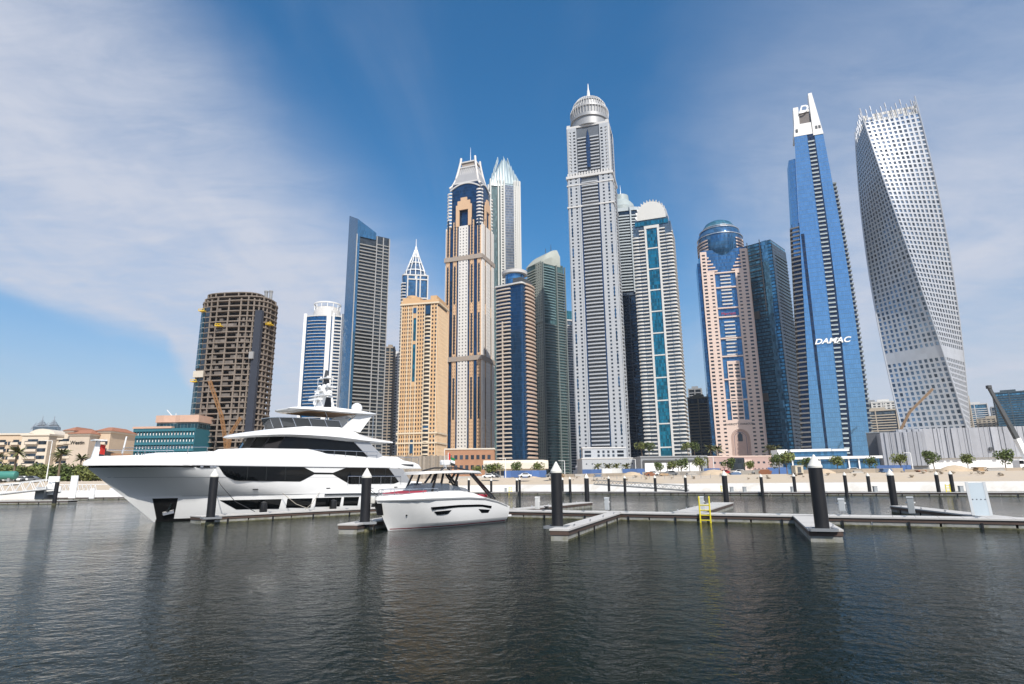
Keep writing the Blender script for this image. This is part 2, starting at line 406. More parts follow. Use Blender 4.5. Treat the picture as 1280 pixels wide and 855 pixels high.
def ground_mesh():
    b = MB(); rows = [(4.5, 2.104), (10, 2.7), (17, 3.6), (23, 4.4), (30, GZ), (60, GZ)]
    for (d0, z0), (d1, z1) in zip(rows[:-1], rows[1:]):
        A = off_shore(d0); B = off_shore(d1)
        for i in range(len(A) - 1): b.face([(*A[i], z0), (*A[i + 1], z0), (*B[i + 1], z1), (*B[i], z1)])
    A = off_shore(60)
    for i in range(len(A) - 1): b.face([(*A[i], GZ), (*A[i + 1], GZ), (A[i + 1][0] * 2.5, 9000, GZ), (A[i][0] * 2.5, 9000, GZ)])
    return b
tag(ground_mesh().build('ground', sand), kind='structure')

# ================================================================== SKYSCRAPERS
# -- the tallest one: ribbed dome, grey-white piers, balcony bay
def princess():
    Y = 560; T = Tower('domed_skyscraper', 'tallest grey white skyscraper with ribbed dome and spire above a tall balcony bay', 756, 585, Y, -17)
    W = 44.5; D = 34; FH = 3.55
    z1 = T.zt(742, 266); z2 = T.zt(742, 229); z3 = T.zt(742, 168); zd0 = T.zt(742, 160); zd = T.zt(742, 124); zs = T.zt(741, 109)
    zb = 12.0
    core = PM('tower_core', (.10, .115, .135), .5, var=.2, scale=.1)
    gl = GM('navy_strip_glass', (.03, .07, .15), .5, floor=3.55, mull=1.4)
    b = MB(); b.prism(rpoly(W - 1.6, D - 1.6), 0, z2); b.prism(rpoly(W - 3.5, D - 3.5), z2, z3); T.part(b, 'core', core)
    wall = MB()
    for fk, ww in (('f', W), ('r', D), ('l', D)):
        fc = T.rect(W - 1.6, D - 1.6)[fk]; h = ww / 2 - .8
        for lo, hi in ((-h, -h + .24 * ww), (h - .24 * ww, h)):
            T.grid(wall, fc, lo, hi, 2, zb, z2, FH, wf=.34, hf=.50, t=.9, d=.3)
        sl_ = MB()
        for lo in (-h + .06 * ww, h - .06 * ww):
            for k in range(int((z2 - zb) / (FH * 6))): sl_.fbox(fc, lo - .55, lo + .55, .85, .96, zb + 6 + k * FH * 6, zb + 6 + k * FH * 6 + FH * 2.4)
        tag(T.part(sl_, 'slot_window', win_blue, recalc=False), kind='stuff')
        wall.fbox(fc, -h + .24 * ww, -h + .27 * ww, 0, 1.3, zb, z2); wall.fbox(fc, h - .27 * ww, h - .24 * ww, 0, 1.3, zb, z2)
        g = MB(); g.fbox(fc, -h + .27 * ww, -h + .30 * ww, 0, .5, zb, z2); g.fbox(fc, h - .30 * ww, h - .27 * ww, 0, .5, zb, z2); T.part(g, 'glass_strip', gl)
        T.balconies(fc, -h + .30 * ww, h - .30 * ww, zb + 3, z2 - 4, FH, proj=1.6, par=1.25, mat=greywall, curve=.5)
        # upper, set back stage
        f2 = T.rect(W - 3.5, D - 3.5)[fk]; h2 = ww / 2 - 1.75
        for lo, hi in ((-h2, -h2 + .2 * ww), (h2 - .2 * ww, h2)):
            T.grid(wall, f2, lo, hi, 2, z2 + 2, z3, FH, wf=.5, hf=.5, t=1.2, d=.3)
        T.balconies(f2, -h2 + .22 * ww, -.045 * ww, z2 + 3, z3 - 6, FH, proj=1.3, par=1.2, mat=greywall)
        T.balconies(f2, .045 * ww, h2 - .22 * ww, z2 + 3, z3 - 6, FH, proj=1.3, par=1.2, mat=greywall)
        g = MB(); P = [(-.035 * ww, z2 + 9), (.035 * ww, z2 + 9), (.05 * ww, z3 - 18), (0, z3 - 3), (-.05 * ww, z3 - 18)]
        g.hexa([fpt(f2, a, 0, z) for a, z in P], [fpt(f2, a, 1.6, z) for a, z in P]); T.part(g, 'glass_slot', gl)
    T.part(wall, 'wall', greywall, recalc=False)
    for z, e, t in ((z1, 1.4, 1.6), (z2 - 1, 2.0, 2.6), (z2 - 9, 1.2, 1.2), (zb - 1.5, 1.6, 1.6), (z3, -1.6, 2.2)):
        corn = MB(); corn.prism(rpoly(W + e, D + e), z, z + t); T.part(corn, 'cornice', white)
    b = MB()
    for i in range(16): b.box(-W / 2 + (i + .2) * W / 16, -W / 2 + (i + .75) * W / 16, -D / 2 - .9, -D / 2 + 1, z2 + 1.6, z2 + 4.4)
    T.part(b, 'parapet', white)
    rd = W * .445
    b = MB(); h = zd - zd0
    b.lathe([(rd * .93, z3 + 2), (rd * .93, zd0 + h * .1), (rd, zd0 + h * .1), (rd, zd0 + h * .2), (rd * .9, zd0 + h * .22), (rd * .93, zd0 + h * .42), (rd * .99, zd0 + h * .44), (rd * .97, zd0 + h * .5), (rd * .84, zd0 + h * .52), (rd * .8, zd0 + h * .68), (rd * .84, zd0 + h * .7), (rd * .62, zd0 + h * .87), (rd * .3, zd0 + h * .98), (rd * .08, zd)], 40)
    dm = T.part(b, 'dome', PM('dome_metal', (.33, .335, .34), .5, metal=.3, var=.15, scale=.2), smooth=30)
    for i in range(40):
        a = 2 * PI * i / 40; ca, sa = math.cos(a), math.sin(a); b = MB()
        pr = [(rd * .96, zd0 + h * .2), (rd * 1.0, zd0 + h * .42), (rd * .98, zd0 + h * .5), (rd * .87, zd0 + h * .6), (rd * .85, zd0 + h * .7), (rd * .64, zd0 + h * .87), (rd * .32, zd0 + h * .98)]
        b.tube([(r * ca, r * sa, z) for r, z in pr], .3, 4)
        b.build('rib', white, dm)
    b = MB(); b.lathe([(3.0, zd - 1), (2.8, zd + 2.5), (1.7, zd + 3.5), (1.2, zd + 10), (.8, zd + 11), (.3, zs + 4)], 10); T.part(b, 'spire', white_paint)
    # corner piers of the upper stage
    for sx_ in (-1, 1):
        for sy_ in (-1, 1):
            b = MB(); b.prism([(sx_ * (W / 2 - 2.6) + dx, sy_ * (D / 2 - 2.6) + dy) for dx, dy in ((-1.6, -1.6), (1.6, -1.6), (1.6, 1.6), (-1.6, 1.6))], z2, z3 + 4); T.part(b, 'corner_pier', white)
    # base storeys
    b = MB(); f = T.rect(W + 6, D + 4)['f']; b.prism(rpoly(W + 6, D + 4), 0, zb - 4); b.prism(rpoly(W + 2, D + 2), zb - 4, zb)
    T.part(b, 'podium', greywall)
    T.emit()
princess()

# -- orange and white tower with the lattice crown
def elite():
    Y = 650; T = Tower('lattice_crowned_skyscraper', 'orange and white striped skyscraper with blue glass top under a flared lattice crown', 586, 580, Y, -20)
    W = wpx(554, 619, 580, Y) * .80; D = 36; FH = 3.55
    orange = PM('orange_render', (.62, .41, .25), .75, var=.1, scale=.05, stretch=(1, 1, .25))
    wht = PM('ivory_render', (.70, .67, .63), .7, var=.08, scale=.05, stretch=(1, 1, .25))
    navy = GM('navy_glass', (.015, .06, .14), .5, floor=3.55, mull=1.5)
    zA = T.zt(587, 292); zB = T.zt(587, 262); zt = T.zt(587, 236); zc = T.zt(587, 205); zs = T.zt(588, 188)
    zm1 = T.zt(587, 455); zm2 = T.zt(587, 332)
    b = MB(); b.prism(rpoly(W - 2, D - 2), 0, zA); b.prism(rpoly(W - 7, D - 7, 4), zA, zt); T.part(b, 'core', navy)
    wo = MB(); ww_ = MB(); piers = MB()
    for fk, L in (('f', W), ('r', D), ('l', D)):
        fc = T.rect(W - 2, D - 2)[fk]; h = L / 2 - 1
        bays = [(-1, -.80, 'o'), (-.60, -.38, 'o'), (-.27, .27, 'w'), (.38, .60, 'o'), (.80, 1, 'o')] if fk == 'f' else [(-1, -.62, 'w'), (-.55, -.38, 'o'), (-.34, .34, 'w'), (.38, .55, 'o'), (.62, 1, 'w')]
        if fk == 'f':
            for q in (-.70, .70, -.325, .325): g = MB(); e = .075 if abs(q) > .5 else .035; g.fbox(fc, (q - e) * h, (q + e) * h, 0, .9, 9, zA); T.part(g, 'glass_strip', navy)
        for a0, a1, k in bays:
            if k == 'o':
                top = zA + (8 if abs(a0 + a1) < 1.2 else 0)
                T.grid(wo, fc, a0 * h, a1 * h, 2 if fk == 'f' else 1, 8, top, FH, wf=.30, hf=.42, t=1.3, d=.6)
                c = (a0 + a1) / 2 * h
                for q in (zm1 - 62, zm1 + 8, zm2 - 50, zm2 + 6): piers.fbox(fc, c - .045 * h, c + .045 * h, 1.25, 1.36, q, q + 44)
            else:
                T.grid(ww_, fc, a0 * h, a1 * h, 3, 12, zA + 2, FH, wf=.36, hf=.40, t=1.7, d=.9)
        if fk != 'l':   # arched orange gable over the white bay
            g = MB(); hw = .46 * h; za = zA + 2; zg = zB - 2
            for sg in (-1, 1): g.fbox(fc, min(sg * .26 * h, sg * hw), max(sg * .26 * h, sg * hw), 0, 1.5, za, zg)
            g.fbox(fc, -hw * .8, hw * .8, 0, 1.55, zg - 6, zg + 5); g.fbox(fc, -hw * .4, hw * .4, 0, 1.55, zg + 5, zg + 9)
            T.part(g, 'gable', orange)
        for sgn in (-1, 1): T.balconies(fc, sgn * .86 * h - .13 * h, sgn * .86 * h + .13 * h, zA + 3, zt - 5, FH * 1.15, proj=.3, par=1.5, mat=wht, curve=1.0)
    T.part(wo, 'orange_wall', orange, recalc=False); T.part(ww_, 'white_wall', wht, recalc=False); T.part(piers, 'slot_window', win_dark, recalc=False)
    for z in (zm1, zm2, 4.5): b = MB(); b.prism(rpoly(W + 2.4, D + 2.4), z, z + 5); T.part(b, 'band_course', PM('taupe_band', (.36, .30, .25), .7))
    b = MB(); b.prism(rpoly(W + 3, D + 3), 0, 4.4); T.part(b, 'base', orange)
    # flared crown: four curved ribs, lattice infill and a small lantern
    cr = MB(); hw, hd = (W - 5) / 2, (D - 5) / 2; H = zc - zt
    def fl(t): return 1 - .52 * (t ** .55)
    for sx_ in (-1, 1):
        for sy_ in (-1, 1):
            cr.tube([(sx_ * hw * fl(t), sy_ * hd * fl(t), zt - 4 + (H + 4) * t) for t in [i / 10 for i in range(11)]] + [(sx_ * hw * .46, sy_ * hd * .46, zc + 5)], 1.3, 6)
    T.part(cr, 'crown_rib', wht)
    la = MB()
    for k, (ax, n) in enumerate((('f', 9), ('r', 7), ('l', 7), ('b', 9))):
        def pp(a, t, ax=ax):
            q = fl(t) * .97; z = zt + H * t
            return {'f': (a * hw * q, -hd * q, z), 'b': (a * hw * q, hd * q, z), 'r': (hw * q, a * hd * q, z), 'l': (-hw * q, a * hd * q, z)}[ax]
        for i in range(-n, n + 1, 2):
            for dr in (-1, 1):
                pts = []
                for j in range(9):
                    a = i / n + dr * j / 8 * .9
                    if -1 <= a <= 1: pts.append(pp(a, .05 + .7 * j / 8))
                if len(pts) > 2: la.tube(pts, .28, 4)
        for t in (.05, .75, .97): la.bar(pp(-1, t), pp(1, t), 1.0, 1.6)
        for arc in range(12):
            a = -1 + 2 * arc / 12; a2 = -1 + 2 * (arc + 1) / 12; f3 = T.rect(W - 6.5, D - 6.5)[ax]
            L = (W if ax in 'fb' else D) / 2 - 3.3
            la.bar(fpt(f3, a * L, .2, zt - 7 + 7 * (1 - a * a)), fpt(f3, a2 * L, .2, zt - 7 + 7 * (1 - a2 * a2)), 1.2, 1.6)
    T.part(la, 'lattice', white)
    b = MB(); b.prism(rpoly((W - 5) * .42, (D - 5) * .42), zt, zc - 1); T.part(b, 'lantern', PM('taupe_band', (.36, .30, .25)))
    b = MB(); b.prism(rpoly((W - 5) * .9, (D - 5) * .9), zt, zt + H * .75, sc1=.55); T.part(b, 'lantern_screen', PM('lattice_backing', (.33, .33, .34), .6))
    b = MB(); b.lathe([(1.6, zc - 2), (1.2, zc + 3), (.5, zc + 4), (.12, zs + 4)], 8); T.part(b, 'spire', steel)
    T.emit()
elite()

# -- pale ribbed tower with stepped blade crown, behind
def m23():
    Y = 720; T = Tower('blade_crowned_skyscraper', 'pale ribbed skyscraper with stepped white blade crown right behind the lattice crowned tower', 631, 570, Y, 12)
    W = 38; D = 32; FH = 3.6
    g = GM('pale_green_glass', (.13, .20, .20), .4, floor=3.6, mull=1.6, var=.3)
    fin = PM('pale_fin', (.55, .55, .52), .55, var=.06)
    z1 = T.zt(628, 236); zc = T.zt(628, 199)
    b = MB(); b.prism(rpoly(W - 2, D - 2), 0, z1); T.part(b, 'core', g)
    greyg = GM('grey_band_glass', (.18, .22, .28), .4, floor=3.6, mull=2.0, spandrel=(.34, .36, .38), sph=.35)
    b = MB(); b.fbox(T.rect(W, D)['f'], -.02 * W, .28 * W, -1.2, .6, 0, z1 - 3); T.part(b, 'grey_bay', greyg)
    b = MB()
    for fk, L, ps in (('f', W, (-.5, -.24, -.15, -.04, .3, .36, .42, .49)), ('r', D, (-.45, -.3, -.15, 0, .15, .3, .45)), ('l', D, (-.45, 0, .45))):
        for p in ps: b.fbox(T.rect(W - 2, D - 2)[fk], p * L - .8, p * L + .8, 0, 2.1, 0, z1 + 4)
    T.part(b, 'fin', fin)
    b = MB(); fc = T.rect(W, D)['f']
    T.grid(b, T.rect(W - 2, D - 2)['f'], -.15 * W, -.04 * W, 1, 10, z1 - 3, FH, wf=.5, hf=.5, t=1.2, d=.5)
    T.grid(b, T.rect(W - 2, D - 2)['f'], .3 * W, .47 * W, 2, 10, z1 - 3, FH, wf=.5, hf=.5, t=1.2, d=.5)
    T.grid(b, T.rect(W - 2, D - 2)['r'], -.45 * D, .45 * D, 6, 10, z1 - 3, FH, wf=.5, hf=.5, t=1.2, d=.5)
    T.part(b, 'wall', fin, recalc=False)
    for fk, L in (('f', W), ('r', D), ('l', D), ('b', W)):
        st = [(-.5, .12), (-.4, .30), (-.3, .48), (-.2, .66), (-.1, .84), (.0, .96), (.1, .80), (.2, .60), (.3, .40), (.4, .20)]
        for a, t in st:
            bl = MB(); fcc = T.rect(W - 1, D - 1)[fk]
            a0, a1 = a * L - .05, (a + .1) * L + .05; top = z1 + (zc - z1) * t; inn = -(top - z1) * .30; sl_ = (zc - z1) * (.10 if a < -.05 else -.10)
            P = lambda x, d, z: fpt(fcc, x, d, z)
            bl.hexa([P(a0 + .1, .6, z1 - 5), P(a1 - .1, .6, z1 - 5), P(a1 - .1, -.4, z1 - 5), P(a0 + .1, -.4, z1 - 5)], [P(a0 + .1, .6 + inn, top - sl_), P(a1 - .1, .6 + inn, top + sl_), P(a1 - .1, inn, top + sl_), P(a0 + .1, inn, top - sl_)])
            T.part(bl, 'crown_blade', PM('crown_white', (.33, .41, .44), .35, var=.05))
    T.emit()
m23()

# -- tower with beige balcony bands and blue glass sides, in front
def bandtower():
    Y = 570; T = Tower('banded_blue_skyscraper', 'blue glass skyscraper with stacked cream balcony bands and a round glass rooftop', 646, 585, Y, -30)
    W = 30; D = 24; FH = 3.75
    deep = GM('deep_blue_glass', (.014, .06, .14), .5, floor=3.75, mull=1.4, var=.25)
    beige = PM('beige_band', (.52, .45, .38), .65, var=.06)
    z1 = T.zt(646, 356); z2 = T.zt(646, 341)
    b = MB(); b.prism(rpoly(W, D, 2), 0, z1 - 2); T.part(b, 'core', deep)
    f = T.rect(W, D)
    T.balconies(f['f'], -.46 * W, .08 * W, 8, z1 - 4, FH, proj=1.3, par=1.3, mat=beige, curve=.9)
    b = MB(); b.fbox(f['f'], -.22 * W, -.19 * W, 0, 2.5, 5, z1 - 40); T.part(b, 'pier', PM('beige_band', (.5, .45, .38)))
    T.balconies(f['r'], -.30 * D, .5 * D, 8, z1 + 2, FH, proj=1.3, par=1.7, mat=PM('tan_band', (.50, .38, .30), .7), name='side_balcony', curve=1.5)
    b = MB(); b.prism(rpoly(W * .95 + 4, D + 4, 3), z1 - 4.5, z1 - 3); T.part(b, 'roof_slab', white)
    b = MB(); b.lathe([(9.5, z1 - 3), (9.5, z2 - 3)], 32); T.part(b, 'rooftop_drum', GM('bright_blue_glass', (.06, .22, .45), .5, floor=8, mull=2), smooth=30)
    b = MB(); b.lathe([(8, z2 - 3.5), (12.5, z2 - 3), (12.8, z2), (8, z2)], 32); T.part(b, 'roof_ring', white, smooth=30)
    b = MB(); b.box(.12 * W, .45 * W, -D / 2 + 2, D / 2 - 2, z1 - 3, z1 + 3); T.part(b, 'lift_housing', darkgrey)
    b = MB(); b.prism(rpoly(W + 4, D + 4, 2), 0, 7); T.part(b, 'base', beige)
    T.emit()
bandtower()

# -- green glass torch tower
def torch():
    Y = 740; T = Tower('green_glass_skyscraper', 'dark green glass skyscraper with close set balconies and a sloping pale roof', 687, 578, Y, 36)
    W = 36; D = 33; FH = 3.5
    gg = GM('green_glass', (.09, .17, .17), .45, floor=3.5, mull=1.5, var=.4)
    bal = PM('dark_green_balcony', (.15, .18, .175), .6, var=.15)
    pale = PM('pale_green_render', (.42, .45, .40), .7, var=.1)
    z1 = T.zt(688, 334); z2 = T.zt(695, 314); zm = T.zt(690, 405)
    f = T.rect(W, D)
    b = MB(); b.prism(rpoly(W, D, 3), 0, z1); T.part(b, 'core', gg)
    T.balconies(f['l'], -.5 * D, .1 * D, 8, z1 - 2, FH, proj=1.2, par=1.2, mat=pale, name='pale_balcony')
    b = MB(); T.grid(b, f['l'], .12 * D, .48 * D, 3, 8, z1, FH, wf=.5, hf=.5, t=.8); b.fbox(f['l'], .1 * D, .5 * D, 0, 2.4, zm - 3, zm); T.part(b, 'wall', pale, recalc=False)
    T.balconies(f['f'], -.48 * W, .1 * W, 8, zm, FH, proj=1.3, par=1.2, mat=bal)  # dark up to mid height, where the tallest tower's shadow is painted in
    T.balconies(f['f'], -.46 * W, .05 * W, zm + 2, z1 - 3, FH, proj=1.0, par=.8, mat=PM('teal_sunlit_balcony', (.22, .33, .34), .4), name='upper_balcony', curve=.8)  # lighter above the shadow edge, sunlight put into the colour
    T.balconies(f['f'], .13 * W, .49 * W, 8, z1 - 8, FH, proj=1.1, par=1.1, mat=bal)
    b = MB()
    for p in (.115, -.5, .5): b.fbox(f['f'], p * W - .8, p * W + .8, 0, 1.8, 0, z1 - 2)
    T.part(b, 'pier', bal)
    T.balconies(f['r'], -.48 * D, .48 * D, 8, z1 - 8, FH, proj=1.1, par=1.0, mat=bal, name='side_balcony')
    # curved sloping roof
    b = MB(); rings = []
    for i in range(9):
        t = i / 8; x = -W / 2 + W * .82 * t; z = z1 + (z2 - z1) * (1 - (1 - t) ** 1.8)
        rings.append([(x, -D / 2 - .5, z1 - 3), (x, -D / 2 - .5, z1 - 1 + (z - z1) * .55), (x, -D / 2 + 5, z), (x, D / 2, z), (x, D / 2, z1 - 3)])
    b.loft(rings); T.part(b, 'roof', PM('pale_roof', (.36, .38, .34), .7), smooth=35)
    b = MB(); b.prism([(.33 * W + 6 * math.cos(a), 6 * math.sin(a)) for a in [2 * PI * i / 14 for i in range(14)]], z1 - 3, z2 - 1); T.part(b, 'roof_drum', gg)
    b = MB(); b.lathe([(.6, z2 - 2), (.2, z2 + 12)], 6, (.3 * W, 0)); b.lathe([(.5, z2 - 2), (.3, z2 + 4)], 6, (.05 * W, 0)); T.part(b, 'mast', darkgrey)
    T.emit()
torch()

# -- slim white tower with teal top
def slim(name, label, u, Y, W, D, yaw, vt, wall, gl, topm=None, fh=3.4, bands=True, group=TGROUP, n=4):
    T = Tower(name, label, u, 578, Y, yaw, group=group); z1 = T.zt(u, vt); f = T.rect(W, D)
    zt = z1 - (14 if topm else 0)
    b = MB(); b.prism(rpoly(W - 1, D - 1), 0, zt); T.part(b, 'core', gl)
    if topm: b = MB(); b.prism(rpoly(W - 1.5, D - 1.5), zt, z1 - 1); T.part(b, 'glass_top', topm)
    if bands:
        for k, L in (('f', W), ('r', D), ('l', D)): T.balconies(T.rect(W - 1, D - 1)[k], -.46 * L, .46 * L, 8, zt - 2, fh, proj=1.1, par=1.25, mat=wall, name='balcony' if k == 'f' else 'side_balcony')
    b = MB()
    for k, L in (('f', W), ('r', D), ('l', D)):
        fc = T.rect(W - 1, D - 1)[k]
        if not bands: T.grid(b, fc, -.5 * L + .5, .5 * L - .5, n if k == 'f' else n - 1, 6, zt, fh, wf=.55, hf=.5, t=.6)
        for p in (-.5, .0, .5): b.fbox(fc, p * L - .6, p * L + .6, 0, 1.25, 0, zt + .8)
    T.part(b, 'wall', wall, recalc=False)
    b = MB(); b.prism(rpoly(W + 1, D + 1), zt - 1.2, zt + .6); b.prism(rpoly(W * .5, D * .5), zt + .6, zt + 4); T.part(b, 'roof', wall)
    T.emit(60); return T
teal_g = GM('teal_glass', (.03, .17, .22), .5, floor=3.6, mull=1.5)
grey_g = GM('grey_glass', (.10, .14, .18), .45, floor=3.5, mull=1.6)
slim('slim_white_tower', 'slim white balcony tower with teal glass top, close left of the tallest domed skyscraper', 716, 800, 20, 26, 24, 391, white, grey_g, teal_g)

# -- blue grey tower with stepped conical top, lower part painted as shaded
def sulafa():
    Y = 680; T = Tower('cone_topped_skyscraper', 'blue grey balcony skyscraper with stepped conical roof, just right of the domed skyscraper', 794, 575, Y, -14)
    W = 40; D = 34; FH = 3.55; f = T.rect(W, D)
    navy = GM('navy_dark_glass', (.015, .04, .075), .45, floor=3.55, mull=1.5)
    pale = PM('pale_blue_band', (.45, .50, .52), .6)
    dk = PM('shaded_band', (.05, .075, .11), .5)  # lower balconies and piers: the neighbour's cast shadow put into the colour
    z1 = T.zt(787, 268); zm = T.zt(790, 372); zc = T.zt(787, 245); zs = T.zt(785, 234)
    b = MB(); b.prism(rpoly(W, D, 5), 0, z1); T.part(b, 'core', navy)
    T.balconies(f['f'], -.46 * W, .46 * W, zm + 2, z1 - 6, FH, proj=1.0, par=1.3, mat=pale, name='upper_balcony', curve=1.5)
    T.balconies(f['f'], -.46 * W, .46 * W, 10, zm - 8, FH, proj=.8, par=.6, mat=dk)
    b = MB()
    for p in (-.3, -.1, .1, .3): b.fbox(f['f'], p * W - .5, p * W + .5, 0, 1.2, 0, zm - 3)
    b.prism(rpoly(W + 2.5, D + 2.5, 4), zm - 3, zm); T.part(b, 'pier', dk)
    b = MB()
    for p in (-.28, .28): b.fbox(f['f'], p * W - .8, p * W + .8, 0, 3.2, zm, z1 + 3)
    b.prism(rpoly(W + 2, D + 2, 5), z1 - 4, z1); T.part(b, 'cornice', pale)
    h = zc - z1
    b = MB(); b.lathe([(17.5, z1), (17.5, z1 + h * .2), (15.5, z1 + h * .3), (15, z1 + h * .42), (11.5, z1 + h * .6), (9.5, z1 + h * .68), (9, z1 + h * .95), (6, zc)], 32); T.part(b, 'roof', PM('grey_green_roof', (.33, .38, .38), .5), smooth=30)
    b = MB(); b.lathe([(.9, zc - 1), (.5, zc + 4), (.1, zs + 3)], 8); T.part(b, 'spire', steel)
    T.emit()
sulafa()

# -- cream tower with teal central strip and scalloped fan roof
def ecrown():
    Y = 585; T = Tower('fan_roofed_skyscraper', 'cream white skyscraper with a teal glass centre strip and scalloped fan roof', 836, 575, Y, -20)
    W = wpx(811, 867, 575, Y) * .92; D = 30; FH = 3.6; f = T.rect(W, D)
    teal = GM('teal_strip_glass', (.01, .15, .23), .5, floor=3.6, mull=1.4, var=.5)
    cw_ = PM('warm_white', (.60, .595, .57), .6, var=.07, scale=.05, stretch=(1, 1, .25))
    z1 = T.zt(826, 279); zc = T.zt(826, 257)
    b = MB(); b.prism(rpoly(W - 1.5, D - 1.5), 0, z1 - 6); b.prism(rpoly(W - 6, D - 4), z1 - 6, z1); T.part(b, 'core', grey_g)
    fc = T.rect(W - 1.5, D - 1.5)
    b = MB(); b.fbox(fc['f'], -.135 * W, .135 * W, 0, 1.2, 6, z1 - 12); T.part(b, 'glass_strip', teal)
    b = MB(); b.fbox(fc['f'], -.42 * W, .42 * W, 0, .8, z1 - 8, z1 - 3); T.part(b, 'top_glazing', teal)
    b = MB()
    for s_ in (-1, 1): b.fbox(fc['f'], min(s_ * .135, s_ * .185) * W, max(s_ * .135, s_ * .185) * W, 0, 2.2, 0, z1 - 10)
    b.fbox(fc['f'], -.19 * W, .19 * W, 0, 2.25, z1 - 12, z1 - 9)
    for k in range(1, 11): b.fbox(fc['f'], -.135 * W, .135 * W, 1.0, 1.6, 6 + (z1 - 18) * k / 11, 6 + (z1 - 18) * k / 11 + 1.2)
    T.part(b, 'frame', cw_)
    for s_ in (-1, 1):
        lo, hi = min(s_ * .185, s_ * .33), max(s_ * .185, s_ * .33)
        T.balconies(fc['f'], lo * W, hi * W, 8, z1 - 8, FH, proj=1.7, par=1.2, mat=cw_)
        lo, hi = min(s_ * .34, s_ * .5), max(s_ * .34, s_ * .5)
        T.balconies(fc['f'], lo * W, hi * W, 8, z1 - 14, FH, proj=1.1, par=1.5, mat=cw_, curve=.6)
    T.balconies(fc['r'], -.48 * D, .48 * D, 8, z1 - 12, FH, proj=1.3, par=1.3, mat=cw_, name='side_balcony')
    T.balconies(fc['l'], -.48 * D, .48 * D, 8, z1 - 12, FH, proj=1.3, par=1.3, mat=cw_, name='side_balcony')
    h = zc - z1; n = 15
    for i in range(n):
        a = PI * (i + .5) / n; a0 = PI * i / n; a1 = PI * (i + 1) / n; w2 = W * .40
        bl = MB()
        def pt(an, rr, y, zz=0): return (-w2 * rr * math.cos(an), y, z1 - 1 + (h + 1) * rr * math.sin(an) ** .8)
        ys = -D / 2 + 1.5
        bl.loft([[pt(a0, .9, ys), pt(a, 1.03, ys - 1.4), pt(a1, .9, ys)], [pt(a0, .95, D / 2 - 4), pt(a, 1.06, D / 2 - 4), pt(a1, .95, D / 2 - 4)]])
        T.part(bl, 'roof_scallop', white_paint)
    b = MB(); b.prism([(-w2 * .95, 0), (w2 * .95, 0), (w2 * .95, 1), (-w2 * .95, 1)], z1, z1 + .5)
    rings = [[(-w2 * .93 * math.cos(PI * i / 20), y, z1 - 1 + (h + 1) * .92 * math.sin(PI * i / 20) ** .8) for i in range(21)] for y in (-D / 2 + 1.2, D / 2 - 5)]
    b.loft(rings, cap=True, closed=True); T.part(b, 'roof', cw_)
    T.emit()
ecrown()

